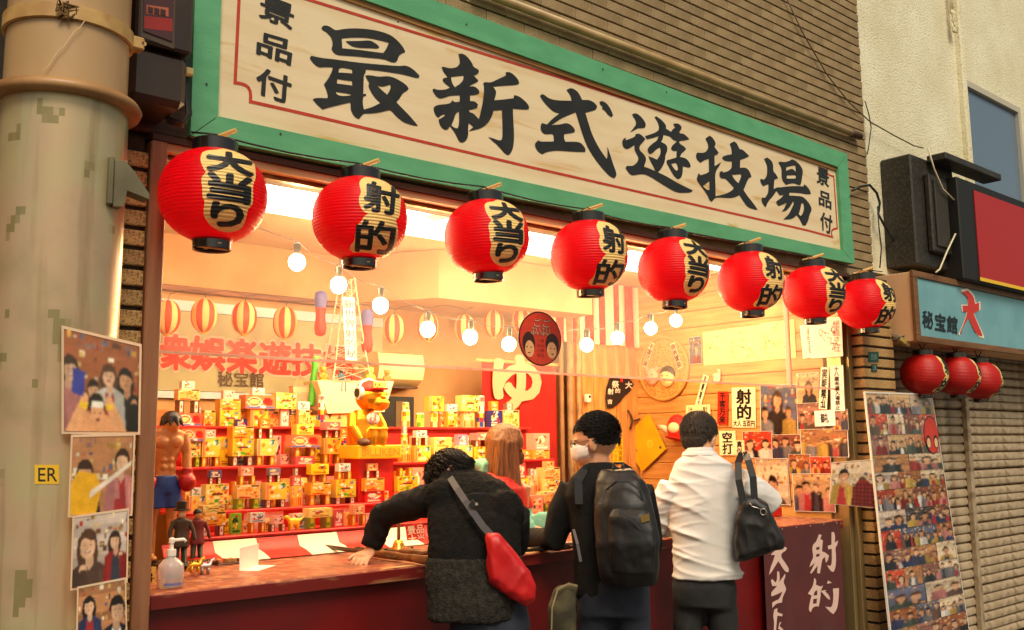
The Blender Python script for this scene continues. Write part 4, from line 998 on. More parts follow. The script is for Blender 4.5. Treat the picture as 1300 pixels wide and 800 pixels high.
ST = [
 (1, 237, [('noodle', 32, 16), ('L:slimw', 26, 16), ('cookie', 27, 14), ('white', 16, 10)]), (1, 264, [('cookie', 15, 20)]), (1, 289, [('fruit', 26, 20), ('cookie', 26, 14), ('pink', 14, 11)]), (1, 326, [('splash', 22, 22), ('noodle', 38, 17), ('white', 15, 9)]),
 (1, 360, [('pink', 10, 22), ('fruit', 25, 20)]), (1, 384, [('cookie', 14, 21), ('white', 14, 10)]), (1, 515, [('C:yellow', 11, 22), ('C:yellow', 9, 9)]), (1, 533, [('C:green', 11, 18)]), (1, 551, [('C:yellow', 10, 20), ('splash', 18, 19)]),
 (1, 572, [('cookie', 12, 20), ('white', 12, 9)]), (1, 593, [('popcorn', 13, 20), ('fruit', 21, 20)]), (1, 610, [('C:red', 10, 20), ('C:pink', 10, 20)]), (1, 626, [('blue', 16, 21), ('orange', 9, 12)]), (1, 645, [('cookie', 19, 22), ('slimw', 8, 8)]),
 (1, 408, [('C:red', 10, 24), ('C:pink', 9, 16)]),
 (2, 242, [('L:slimg', 18, 12), ('fruit', 20, 20), ('noodle', 30, 16)]), (2, 265, [('L:slim', 22, 12), ('splash', 22, 23), ('pink', 14, 11)]), (2, 305, [('L:slimw', 26, 12), ('fruit', 27, 22), ('cookie', 27, 15), ('blue', 14, 9)]), (2, 335, [('L:slim', 22, 12), ('splash', 23, 21), ('L:slimw', 18, 13), ('orange', 13, 12)]),
 (2, 384, [('red', 24, 10), ('L:slim', 26, 11), ('noodle', 36, 16), ('yellow', 22, 13)]), (2, 419, [('L:slim', 21, 12), ('splash', 21, 20), ('L:slimw', 17, 10), ('red', 20, 10)]), (2, 435, [('popcorn', 11, 21), ('C:red', 10, 12), ('orange', 9, 11)]),
 (2, 513, [('popcorn', 12, 22), ('C:yellow', 9, 14), ('slimw', 5, 9)]), (2, 533, [('splash', 20, 20), ('L:slimw', 16, 10), ('white', 13, 9)]), (2, 558, [('fruit', 22, 17), ('yellow', 21, 13)]), (2, 585, [('splash', 21, 19), ('purple', 12, 14)]), (2, 609, [('fruit', 22, 17), ('L:slimw', 17, 8), ('red', 18, 9)]),
 (2, 634, [('cookie', 20, 16), ('white', 14, 8)]), (2, 667, [('orange', 10, 12)]), (2, 683, [('cookie', 20, 11), ('pink', 20, 21)]),
 (3, 248, [('splash', 20, 20), ('white', 12, 10)]), (3, 272, [('L:slimw', 24, 8), ('fruit', 29, 25), ('L:slimw', 15, 8), ('blue', 15, 9)]), (3, 312, [('L:slimg', 28, 13), ('cookie', 28, 17), ('L:slim', 20, 11), ('pink', 16, 11)]), (3, 347, [('L:slimw', 24, 10), ('splash', 26, 21), ('L:slimw', 14, 9), ('blue', 14, 9)]),
 (3, 375, [('popcorn', 13, 25), ('red', 11, 13), ('slimw', 4, 9)]), (3, 403, [('L:slim', 26, 13), ('cookie', 26, 15), ('L:slim', 18, 10), ('yellow', 22, 13)]), (3, 435, [('L:slimw', 25, 8), ('fruit', 25, 22), ('L:slim', 17, 10), ('white', 15, 10)]), (3, 471, [('red', 22, 14), ('cookie', 25, 16), ('L:slimw', 17, 9), ('orange', 13, 9)]),
 (3, 490, [('C:yellow', 7, 13)]), (3, 513, [('cookie', 24, 12), ('fruit', 25, 18), ('L:slim', 16, 10)]), (3, 533, [('yellow', 12, 18)]), (3, 660, [('yellow', 15, 19), ('red', 10, 20)]), (3, 674, [('popcorn', 12, 22), ('slimw', 5, 9)]), (3, 696, [('fruit', 20, 17), ('cookie', 20, 14), ('orange', 10, 8)]),
 (4, 268, [('L:slimw', 28, 13), ('cookie', 30, 17), ('fruit', 28, 8)]), (4, 298, [('green', 13, 26)]), (4, 325, [('L:slim', 18, 13), ('white', 18, 12)]), (4, 351, [('L:slimw', 18, 9), ('pink', 14, 10)]), (4, 403, [('L:slimg', 27, 14), ('yellow', 29, 11)]), (4, 428, [('red', 12, 22)]), (4, 453, [('L:slim', 18, 14), ('orange', 15, 12)]),
 (4, 474, [('C:pink', 9, 14)]), (4, 492, [('cookie', 14, 20)]), (4, 655, [('pink', 18, 22)]), (4, 677, [('orange', 17, 22)]), (4, 697, [('L:slimg', 18, 11), ('cookie', 21, 14)]),
]
for i, s in enumerate(ST): stack(*s, prev=ST[i - 1][2] if i and ST[i - 1][0] == s[0] else None)
rf = random.Random(31)
for tier in (1, 2, 3, 4):
    cs = sorted(c for t_, c, _ in ST if t_ == tier); prev_ = None
    for a_, b_ in zip(cs, cs[1:]):
        if 20 < b_ - a_ < 70 and not (tier == 2 and 440 < (a_ + b_) / 2 < 510):
            kinds = [rf.choice(['fruit', 'cookie', 'splash', 'white', 'pink', 'yellow', 'orange', 'C:yellow', 'C:pink', 'popcorn']), rf.choice(['white', 'blue', 'orange', 'L:slimw', 'yellow', 'C:red', 'purple'])]
            hmax = 20 if tier == 4 else 44; it = [(kinds[0], rf.uniform(11, 17), rf.uniform(13, 20))] + ([(kinds[1], rf.uniform(9, 12), rf.uniform(8, 12))] if tier != 4 and rf.random() < .7 else [])
            TIER[tier] = (TIER[tier][0] + .045, TIER[tier][1]); stack(tier, (a_ + b_) / 2, it, prev=prev_); TIER[tier] = (TIER[tier][0] - .045, TIER[tier][1]); prev_ = it
for tier in (1, 2, 3):      # a row of small packs at the back of each step, seen in the gaps
    lo_, hi_ = (250, 400) if tier == 1 else (240, 640); xx = lo_; prev_ = None
    y0_, z0_ = TIER[tier]; TIER[tier] = (y0_ + .09, z0_)
    while xx < hi_:
        w_ = rf.uniform(12, 18)
        if not (tier == 2 and 425 < xx < 520):
            it = [(rf.choice(['fruit', 'cookie', 'splash', 'yellow', 'orange', 'popcorn', 'white', 'pink']), w_, rf.uniform(26, 40) if tier > 1 else rf.uniform(14, 20))]
            stack(tier, xx, it, prev=prev_); prev_ = it
        xx += w_ + rf.uniform(2, 8)
    TIER[tier] = (y0_, z0_)
# yellow dinosaur toy on the lowest shelf
c = py(373, 665, .80); c.z = TIER[4][1]
m = MB(); d = .0033
m.ball(c + Vector((0, 0, 11 * d)), (9 * d, 5 * d, 6 * d)); m.tube([c + Vector((6 * d, 0, 12 * d)), c + Vector((12 * d, 0, 15 * d)), c + Vector((17 * d, 0, 20 * d))], [3.5 * d, 2 * d, .8 * d]); m.tube([c + Vector((-6 * d, 0, 13 * d)), c + Vector((-10 * d, 0, 17 * d))], [3 * d, 2.5 * d]); m.ball(c + Vector((-11 * d, 0, 18 * d)), (4 * d, 2.6 * d, 2.8 * d))
for sx in (-1, 1):
    for sy in (-1, 1): m.tube([c + Vector((sx * 5 * d, sy * 3 * d, 9 * d)), c + Vector((sx * 5.5 * d, sy * 3 * d, .3 * d))], [2.2 * d, 1.6 * d])
o = remeshed(m, 'toy_dinosaur', .0035, mat('yellow_toy', srgb(244, 206, 40), .35), None, 2); tag(centre(o), 'small yellow toy dinosaur on the lowest red shelf', 'toy')

# ================================================================== golden statue
M_GOLD = mat('gold_paint', srgb(240, 168, 44), .33, .92, c2=srgb(228, 150, 34), scale=5)
base_y = 1.0; bl, br = py(455, 583, base_y - .02), py(508, 579, base_y - .02); cz = TIER[2][1] + .0
c = Vector(((bl.x + br.x) / 2 + .01, base_y + .10, 0)); c.z = bl.z
u = project(c)[2] / F           # metres per photo pixel there
statue = thing('golden_ape_statue', 'golden seated ape statue with red cap and headphones on a yellow plinth', 'statue', c)
m = MB(); m.bbox((bl.x, base_y - .02, c.z), (br.x + .01, base_y + .17, c.z + 17 * u), .005); pl = m.build('plinth', mat('yellow_plinth', srgb(244, 190, 30), .45), statue)
m = MB(); text_in_quad(m, 'BILLIKEN', [Vector((bl.x + .02, base_y - .02, c.z + 13 * u)), Vector((br.x - .005, base_y - .02, c.z + 13 * u)), Vector((br.x - .005, base_y - .02, c.z + 4 * u)), Vector((bl.x + .02, base_y - .02, c.z + 4 * u))], bold=.02, lift=.0015, fill=1.0); m.build('plinth_lettering', mat('plinth_ochre', srgb(206, 150, 30), .5), statue)
m = MB(); m.box((bl.x + .02, base_y + .01, .9), (br.x - .02, base_y + .15, c.z - .0005)); m.build('support', M_SRED, statue)
z0 = c.z + 17 * u; q = Vector((c.x - 12 * u, base_y + .075, z0))
m = MB(); X = Vector((1, 0, 0)); Yv = Vector((0, 1, 0))
m.loft([(q + Vector((0, 0, 0)), X * 20 * u, Yv * 16 * u), (q + Vector((0, 0, 14 * u)), X * 21 * u, Yv * 15 * u), (q + Vector((-1 * u, .0, 32 * u)), X * 19 * u, Yv * 13 * u), (q + Vector((0, 0, 44 * u)), X * 12 * u, Yv * 9 * u)])
hd = q + Vector((6 * u, -6 * u, 60 * u))
m.ball(hd, (20 * u, 17 * u, 18 * u)); m.ball(hd + Vector((7 * u, -10 * u, -8 * u)), (14 * u, 10 * u, 10 * u)); m.ball(hd + Vector((5 * u, -13 * u, 4 * u)), (14 * u, 5 * u, 3.5 * u))
m.loft([(hd + Vector((9 * u, -17.5 * u, -7.5 * u)), X * 9 * u, Vector((0, 0, 1.2 * u))), (hd + Vector((9 * u, -20 * u, -7.5 * u)), X * 8 * u, Vector((0, 0, 2.2 * u)))], 10); m.ball(hd + Vector((8 * u, -18 * u, 0)), (4 * u, 3 * u, 2.4 * u)); m.ball(hd + Vector((-15 * u, -1 * u, -4 * u)), (4 * u, 4 * u, 7 * u))
m.tube([q + Vector((-17 * u, -2 * u, 38 * u)), q + Vector((-22 * u, -8 * u, 22 * u)), q + Vector((-14 * u, -16 * u, 6 * u))], [7 * u, 6.5 * u, 5 * u], 12)
m.tube([q + Vector((17 * u, -2 * u, 38 * u)), q + Vector((24 * u, -6 * u, 24 * u)), q + Vector((22 * u, -14 * u, 8 * u))], [7 * u, 6.5 * u, 5 * u], 12)
for sx in (2, 15):
    m.tube([q + Vector((sx * u, -4 * u, 12 * u)), q + Vector((sx * u + 2 * u, -16 * u, 14 * u))], [9 * u, 8 * u], 12); m.loft([(Vector((q.x + sx * u, q.y - 17 * u, z0)), X * 6 * u, Yv * 7 * u), (Vector((q.x + sx * u, q.y - 19 * u, z0 + 10 * u)), X * 6.5 * u, Yv * 6 * u), (Vector((q.x + sx * u, q.y - 20 * u, z0 + 20 * u)), X * 6.5 * u, Yv * 4 * u)], 16)
    for k in range(4): m.ball((q.x + (sx - 4.5 + k * 3.2) * u, q.y - 22 * u, z0 + 20 * u), 2.6 * u)
o = remeshed(m, 'body', .0032, M_GOLD, statue, 3)
m = MB(); cp = hd + Vector((-1 * u, 0, 7 * u))
m.ball(cp + Vector((0, 0, 3 * u)), (18 * u, 17 * u, 11 * u)); m.loft([(cp + Vector((4 * u, -14 * u, 2 * u)), X * 13 * u, Vector((0, 7 * u, 0))), (cp + Vector((5 * u, -15 * u, 4.5 * u)), X * 13 * u, Vector((0, 7 * u, 0)))])
remeshed(m, 'cap', .004, mat('cap_red', srgb(206, 44, 30), .6), statue, 2)
m = MB(); text_in_quad(m, 'DOPE', [cp + Vector((a * 9 * u + 4 * u, -16.5 * u, 8 * u + b * 3.5 * u)) for a, b in ((-1, 1), (1, 1), (1, -1), (-1, -1))], bold=.05, lift=.004, fill=1.0); m.build('cap_lettering', mat('cap_yellow', srgb(250, 214, 60), .5), statue)
m = MB(); Mx = Matrix.Rotation(math.pi / 2, 4, 'Y'); hp = hd + Vector((-18 * u, -3 * u, 5 * u))
m.lathe([(8 * u, -3 * u), (9 * u, 0), (8 * u, 3 * u)], hp, 20, Mx); m.tube([hp + Vector((1 * u, 0, 7 * u)), cp + Vector((-12 * u, 0, 12 * u)), cp + Vector((0, 2 * u, 16 * u)), cp + Vector((12 * u, 2 * u, 12 * u)), cp + Vector((18 * u, 2 * u, 0))], 2 * u, 8)
ho = m.build('headphones', mat('headphone_cream', srgb(244, 226, 200), .4), statue, autos=40)
m = MB(); m.lathe([(5.5 * u, -4.2 * u), (5.5 * u, -3 * u)], hp, 18, Mx); m.build('ear_pad', M_BLACK, statue)
m = MB(); m.ball(q + Vector((6 * u, -13.5 * u, 33 * u)), (10 * u, 3 * u, 8 * u)); m.build('chest_ornament', mat('ornament_white', srgb(240, 220, 206), .6, c2=srgb(206, 110, 120), scale=60, lo=.52, hi=.6), statue, smooth=True)
m = MB(); m.ball(q + Vector((-12 * u, -21 * u, 3.5 * u)), (9 * u, 6 * u, 5 * u)); m.build('dark_trinket', M_DWOOD, statue, smooth=True)

# ================================================================== tower base with little figures, lattice tower
ty = 1.42
a, b, c_, d_ = py(403, 483, ty), py(500, 484, ty), py(488, 523, ty), py(416, 525, ty)
tb = thing('tower_base', 'cream and blue flared box like a tower base holding small figures', 'display base', (a.x + .2, ty, d_.z))
m = MB(); m.slab([a, d_, c_, b], .16); m.build('casing', mat('cream_blue_box', srgb(226, 206, 160), .5, c2=srgb(170, 178, 160), scale=1.6, stretch=(.4, .4, 9), lo=.5, hi=.56), tb)
e, f_ = py(412, 556, ty + .02), py(472, 524, ty + .02)
m = MB(); m.box((e.x, ty + .02, TIER[1][1]), (f_.x, ty + .14, d_.z)); lo_ = m.build('pedestal', mat('ochre_card', srgb(220, 178, 100), .6), tb)
m = MB()
for k in range(5):
    xx = e.x + .03 + k * (f_.x - e.x - .06) / 4; zz = TIER[1][1] + .055
    m.face([(xx - .014, ty + .018, zz - .012), (xx + .014, ty + .018, zz - .012), (xx, ty + .018, zz + .016)] if k % 2 else [(xx - .014, ty + .018, zz + .014), (xx, ty + .018, zz - .014), (xx + .014, ty + .018, zz + .014)])
m.build('cut_pattern', mat('card_brown', srgb(110, 84, 50), .7), tb)
tw = thing('lattice_tower', 'pinkish white lattice tower model with a lettered white strip', 'model tower', py(440, 484, ty + .07))
M_TW = mat('tower_white', srgb(226, 178, 150), .5)
bz = a.z + .001; yt = ty + .07; topz = py(436, 352, yt).z
cx_, wb, wt = py(440, 420, yt).x, .125, .035
def tp(s, r, k): z = bz + (topz - bz) * k; w = wb + (wt - wb) * k ** .8; return Vector((cx_ + s * w, yt + r * w * .6, z))
for s in (-1, 1):
    for r in (-1, 1): m = MB(); m.tube([tp(s, r, k / 8) for k in range(9)], .0045, 6); m.build('leg', M_TW, tw)
m = MB()
for k in range(8):
    for r in (-1, 1):
        m.tube([tp(-1, r, k / 8), tp(1, r, (k + 1) / 8)], .002, 4); m.tube([tp(1, r, k / 8), tp(-1, r, (k + 1) / 8)], .002, 4); m.tube([tp(-1, r, k / 8), tp(1, r, k / 8)], .002, 4)
m.build('lattice', M_TW, tw)
qd = [py(435, 377, ty - .04), py(450, 378, ty - .04), py(453, 458, ty - .04), py(439, 457, ty - .04)]
m = MB(); m.slab([qd[0], qd[3], qd[2], qd[1]], .004); st_ = m.build('name_strip', mat('strip_white', srgb(250, 240, 226), .5), tw)
m = MB(); text_in_quad(m, '新世界射的秘', qd, bold=.01, vertical=True, lift=.003, col=None, fill=.92); m.build('strip_lettering', mat('strip_pink', srgb(190, 90, 110), .6), tw)
# small figures sitting and standing on the base
def figurine(c, h, cols, lab, nm='toy_figure', sit=False):
    t = thing(nm, lab, 'toy figure', c, 'small figures on the tower base'); c = Vector(c); k = h / 30.0
    m = MB()
    if sit:
        m.loft([(c + Vector((0, 0, 0)), X * 5 * k, Yv * 4 * k), (c + Vector((0, 0, 14 * k)), X * 6 * k, Yv * 4 * k), (c + Vector((0, 0, 18 * k)), X * 3 * k, Yv * 3 * k)], 12)
        for s in (-1, 1): m.tube([c + Vector((s * 3 * k, 0, 2 * k)), c + Vector((s * 3.5 * k, -9 * k, 2 * k)), c + Vector((s * 4 * k, -10 * k, -18 * k)), c + Vector((s * 4 * k, -13 * k, -19 * k))], [2.6 * k, 2.3 * k, 1.8 * k, 1.6 * k], 8); m.tube([c + Vector((s * 6 * k, 0, 14 * k)), c + Vector((s * 7.5 * k, -3 * k, 8 * k)), c + Vector((s * 1 * k, -7 * k, 8 * k))], [1.8 * k, 1.6 * k, 1.4 * k], 8)
    else:
        m.loft([(c, X * 7 * k, Yv * 5 * k), (c + Vector((0, 0, 12 * k)), X * 8 * k, Yv * 6 * k), (c + Vector((0, 0, 17 * k)), X * 4 * k, Yv * 4 * k)], 12)
        for s in (-1, 1): m.tube([c + Vector((s * 7 * k, 0, 14 * k)), c + Vector((s * 8 * k, -4 * k, 6 * k))], [2.4 * k, 2 * k], 8)
    remeshed(m, 'body', max(.0022, k * .9), mat('fig_' + str(cols[0]), srgb(*cols[0]), .45), t, 2)
    m = MB(); m.ball(c + Vector((0, -1 * k, 22 * k)), (6 * k, 6 * k, 6 * k)); 
    for s in (-1, 1): m.ball(c + Vector((s * 5 * k, 0, 26 * k)), 2 * k, nu=8, nv=6)
    m.build('head', mat('fig_' + str(cols[1]), srgb(*cols[1]), .45), t, smooth=True)
    m = MB(); m.box((c.x - 8 * k, c.y - 6 * k, c.z - .0005), (c.x + 8 * k, c.y + 6 * k, c.z + 2 * k)) if not sit else m.ball(c + Vector((0, 0, 24 * k)), (5.5 * k, 5.5 * k, 5 * k), nu=10, nv=6)
    m.build('stand' if not sit else 'hair', mat('fig_' + str(cols[2]), srgb(*cols[2]), .5), t)
for x, y, h, cols, lab, sit in ((410, 484, .085, ((220, 130, 40), (230, 150, 60), (246, 200, 60)), 'tiny orange animal figure on a yellow stand at the hoarding end of the tower base', False),
        (433, 484, .085, ((60, 96, 110), (90, 110, 110), (50, 60, 60)), 'teal suited figure sitting with dangling legs on the tower base', True),
        (450, 484, .10, ((206, 60, 50), (222, 120, 96), (200, 60, 50)), 'round pinkish red figure on the tower base', False), (470, 485, .095, ((226, 180, 50), (240, 200, 90), (80, 130, 60)), 'yellow and green figure on the tower base', False),
        (491, 486, .085, ((200, 110, 40), (214, 130, 60), (246, 200, 60)), 'brown animal figure on a yellow stand at the doorway end of the tower base', False)):
    p = py(x, y, ty + .03); p.z = a.z + .001; figurine(p, h, cols, lab, sit=sit)
# striped paper bag, green roll behind the shelf
p0, p1, p2, p3 = py(372, 490, 1.52), py(404, 488, 1.52), py(404, 520, 1.52), py(374, 524, 1.52)
t = thing('paper_bag', 'pink and grey striped paper bag beside the tower base', 'paper bag', (p3.x, 1.55, p3.z))
m = MB(); m.slab([p0, p3, p2, p1], .05); m.build('bag', mat('bag_stripe', srgb(196, 150, 120), .7, c2=srgb(236, 180, 140), scale=1.5, stretch=(.2, .2, 12), lo=.48, hi=.52), t)
m = MB(); m.tube([p0 + Vector((.02, .02, 0)), p0 + Vector((.03, .02, .035)), p0 + Vector((.055, .02, .035)), p0 + Vector((.065, .02, 0))], .002, 5); m.build('handle', M_BAMB, t)
m = MB(); g0, g1 = py(399, 462, 1.50), py(395, 487, 1.50); m.tube([g1 - Vector((0, 0, .12)), g0 + Vector((.01, 0, .04))], .018, 12)
tag(centre(m.build('green_roll', mat('green_roll', srgb(80, 170, 50), .5), None, autos=40)), 'upright bright green roll beside the striped paper bag', 'roll')
# ================================================================== counter
ZC = 1.014
M_CTOP = mat('worn_red_counter', srgb(150, 72, 50), .38, c2=srgb(112, 60, 46), scale=3, stretch=(.6, 2, 1), lo=.4, hi=.62, speck=srgb(186, 120, 80), speck_scale=26)
M_CFRONT = mat('dark_red_paint', srgb(112, 8, 8), .42, c2=srgb(92, 6, 6), scale=4, bump=.05)
ct = thing('shooting_counter', 'long dark red counter with a worn wooden top', 'counter', (3.2, .3, 0))
m = MB(); m.bbox((1.156, -.012, ZC - .034), (5.30, .61, ZC), .004); m.build('top', M_CTOP, ct)
m = MB(); m.bbox((1.16, .02, .02), (5.28, .05, ZC - .0345), .003); m.build('front_panel', M_CFRONT, ct)
m = MB(); m.box((5.25, .05, .02), (5.28, .60, ZC - .0345)); m.build('end_panel', M_CFRONT, ct)
m = MB(); m.bbox((1.16, -.02, ZC - .05), (5.295, -.0125, ZC - .004), .002); m.build('edge_strip', mat('edge_strip_red', srgb(110, 22, 16), .45, c2=srgb(170, 120, 80), scale=2.2, stretch=(1.2, 1, 6), lo=.56, hi=.66), ct)
m = MB(); rnd = random.Random(3)
xx = 2.05
while xx < 4.2:
    w = rnd.uniform(.08, .4); 
    if rnd.random() < .75: m.box((xx, -.0135 + rnd.uniform(0, .01), ZC + .0006), (xx + w, rnd.uniform(.012, .03), ZC + .0012))
    xx += w + rnd.uniform(0, .05)
for k in range(7):
    xx = rnd.uniform(2.3, 3.0); m.box((xx, .05 + k * .007, ZC + .0006), (xx + rnd.uniform(.1, .3), .0525 + k * .007, ZC + .0011))
m.build('worn_edge', mat('bare_wood', srgb(216, 172, 112), .65, c2=srgb(186, 138, 84), scale=12, stretch=(1, 6, 1)), ct)
m = MB(); m.bbox((4.62, .40, ZC + .0005), (5.29, .60, ZC + .055), .003); m.build('back_ledge', M_SRED, ct)
# ---- dark red banner with white brush characters on the counter front
nb = thing('counter_banner', 'dark maroon cloth banner with pale brush kanji on the counter end', 'banner', (5.0, -.03, .5))
x0, x1 = py(968, 672, -.028).x, py(1066, 661, -.028).x
M_NOR = mat('maroon_cloth', srgb(88, 18, 18), .85, c2=srgb(74, 12, 14), scale=5, bump=.2, bscale=400, bdist=.001, sheen=.1)
m = MB(); nx, nz = 40, 14
fy = lambda x, z: -.028 - .006 * math.sin((x - x0) * 16) * (1 - (z - .2) / .85) 
vs = [(x0 + (x1 - x0) * i / nx, fy(x0 + (x1 - x0) * i / nx, z), z) for z in [ZC - .006 - .85 * j / nz for j in range(nz + 1)] for i in range(nx + 1)]
m.add(vs, [(j * (nx + 1) + i, (j + 1) * (nx + 1) + i, (j + 1) * (nx + 1) + i + 1, j * (nx + 1) + i + 1) for j in range(nz) for i in range(nx)])
m.build('cloth', M_NOR, nb, smooth=True)
BN = [[(455,105),(475,110),(465,140),(485,150),(480,190),(478,230),(500,235),(530,260),(520,300),(505,310),(500,270),(478,285),(470,340),(460,390),(440,385),(445,330),(400,390),(390,385),(425,310),(385,345),(395,310),(415,270),(405,220),(410,180),(435,160)],
 [(435,200),(460,195),(458,215),(435,220)],[(435,250),(460,245),(458,265),(432,270)],
 [(548,90),(565,88),(575,120),(572,165),(595,150),(590,185),(575,200),(582,270),(580,340),(565,378),(545,375),(515,330),(540,335),(552,320),(550,210),(525,215),(520,190),(548,180)],
 [(420,420),(435,440),(430,470),(468,485),(465,560),(450,630),(430,625),(405,640),(395,670),(380,655),(388,600),(400,550),(375,535),(385,520),(410,480)],[(420,520),(440,510),(440,545),(415,550)],[(412,575),(438,570),(435,605),(410,610)],
 [(490,400),(520,395),(528,420),(515,465),(560,455),(600,475),(605,510),(600,600),(590,650),(565,685),(540,670),(500,630),(545,635),(560,615),(565,540),(560,500),(520,500),(500,520),(530,545),(540,580),(520,575),(480,530),(465,515),(490,470)],
 [(120,235),(190,185),(225,205),(215,225),(185,240),(180,270),(210,310),(240,355),(235,380),(215,380),(185,340),(160,300),(140,330),(110,380),(92,400),(105,340),(125,290),(135,255),(105,255)],
 [(150,375),(165,375),(170,420),(165,450),(190,420),(210,390),(213,410),(195,450),(215,490),(218,510),(190,560),(185,600),(150,605),(130,620),(115,640),(115,600),(140,585),(165,575),(190,520),(150,540),(110,555),(105,530),(130,500),(150,480),(115,480),(105,440),(115,430),(140,455),(150,430)],
 [(128,650),(150,640),(150,670),(190,685),(185,700),(150,695),(145,740),(140,800),(125,800),(128,740),(120,700)],[(165,745),(180,740),(165,770),(195,795),(185,805),(155,790)]]
for i0, i1 in ((0, 4), (4, 8), (8, 9), (9, 10), (10, 12)):
    vf = dense(fill2d([smooth_poly([(960 + x / 5.714, 660 + y / 5.714) for x, y in lp]) for lp in BN[i0:i1]]), 4); m = MB(); pts = []
    for x, y in vf[0]: p = py(x, y, -.03); p.y = fy(p.x, p.z) - .0015; pts.append(p)
    m.add(pts, vf[1]); m.build('character', mat('banner_white', srgb(222, 186, 172), .8), nb, smooth=True)
m = MB()
for k in range(6): m.lathe([(.005, 0), (.004, .002)], (x0 + .04 + k * (x1 - x0 - .08) / 5, -.031, ZC - .014), 8, Matrix.Rotation(math.pi / 2, 4, 'X'))
m.build('drawing_pin', mat('pin_steel', srgb(210, 190, 160), .3, .8), nb)
# ---- soap bottle
c = pz(216, 746, ZC); c.z = ZC + .0006; sc = project(c)[2] / F        # metres per photo pixel at its distance
t = thing('sanitizer_bottle', 'clear pump bottle of hand sanitizer on the counter corner', 'bottle', c)
def mat_clear(name, col, rough=.05, tr=.8):
    m, tt, p, out = _nodes(name); p.inputs['Base Color'].default_value = (*col, 1); p.inputs['Roughness'].default_value = rough
    p.inputs['Transmission Weight'].default_value = tr; p.inputs['IOR'].default_value = 1.33; return m
h = 62 * sc; w = 16 * sc
m = MB(); m.lathe([(w * .9, 0), (w, .004), (w, h * .38), (w * .94, h * .46), (w * .6, h * .56), (w * .32, h * .6), (w * .32, h * .63)], c, 28); m.build('body', mat_clear('gel_bottle', (.93, .88, .84), .12, .55), t, smooth=True)
m = MB(); m.lathe([(w * .36, h * .63), (w * .36, h * .76), (w * .16, h * .77), (w * .16, h * .88), (w * .24, h * .89), (w * .24, h * .97), (w * .1, h * 1.0)], c, 20); po = m.build('pump', mat('pump_white', srgb(244, 238, 226), .35), t, autos=35)
m = MB(); m.tube([c + Vector((0, 0, h * .94)), c + Vector((w * .9, -.2 * w, h * .95)), c + Vector((w * 1.05, -.25 * w, h * .9))], w * .13, 8); m.build('nozzle', MATS['pump_white'], t, smooth=True)
m = MB()
for k in range(9):
    a = -2.4 + k * .17; b2 = a + .17
    m.face([c + Vector((w * 1.012 * math.cos(q), w * 1.012 * math.sin(q), z)) for q, z in ((a, h * .06), (b2, h * .06), (b2, h * .11), (a, h * .11))])
m.build('label_band', mat('soap_blue', srgb(110, 120, 170), .4), t, smooth=True)
# ---- standing card, tray with corks
t = thing('folded_card', 'blank white folded card standing on the counter', 'card', pz(314, 725, ZC))
b0, b1 = pz(304, 725, ZC), pz(328, 718, ZC); hh = 32 * sc
v = (b1 - b0).normalized(); n_ = Vector((v.y, -v.x, 0))
M_CARD = mat('card_white', srgb(240, 226, 212), .6)
up_ = Vector((0, 0, .0008)); m = MB(); m.slab([b0 + up_ + Vector((0, 0, hh)), b0 + up_, b1 + up_, b1 + up_ + Vector((0, 0, hh))], .0015); m.build('back_leaf', M_CARD, t)
m = MB(); m.slab([b0 + up_ + Vector((0, 0, .001)) + n_ * .001, b0 + up_ + n_ * .075 + Vector((0, 0, .001)), b1 + up_ + n_ * .075 + Vector((0, 0, .001)), b1 + up_ + n_ * .001 + Vector((0, 0, .001))], .0013); m.build('front_leaf', M_CARD, t)
c = pz(288, 716, ZC); t = thing('cork_tray', 'small dark tray holding cork pellets on the counter', 'tray', c)
m = MB(); m.bbox((c.x - .055, c.y - .035, ZC + .0006), (c.x + .055, c.y + .035, ZC + .006), .002); m.bbox((c.x - .055, c.y - .035, ZC + .006), (c.x - .05, c.y + .035, ZC + .018), .001); m.bbox((c.x + .05, c.y - .035, ZC + .006), (c.x + .055, c.y + .035, ZC + .018), .001); m.build('tray', M_DWOOD, t)
src = None
for k in range(9):
    if src is None: q = MB(); q.lathe([(.006, 0), (.008, .014)], (0, 0, 0), 8); src = q.build('cork', mat('cork', srgb(206, 150, 90), .8), None); o = src
    else: o = src.copy(); COL.objects.link(o)
    o.parent = t; o.location = Vector((-.035 + (k % 3) * .03 + rnd.uniform(-.006, .006), -.02 + (k // 3) * .019, .0075)); o.rotation_euler = (0, 0, rnd.uniform(0, 3))
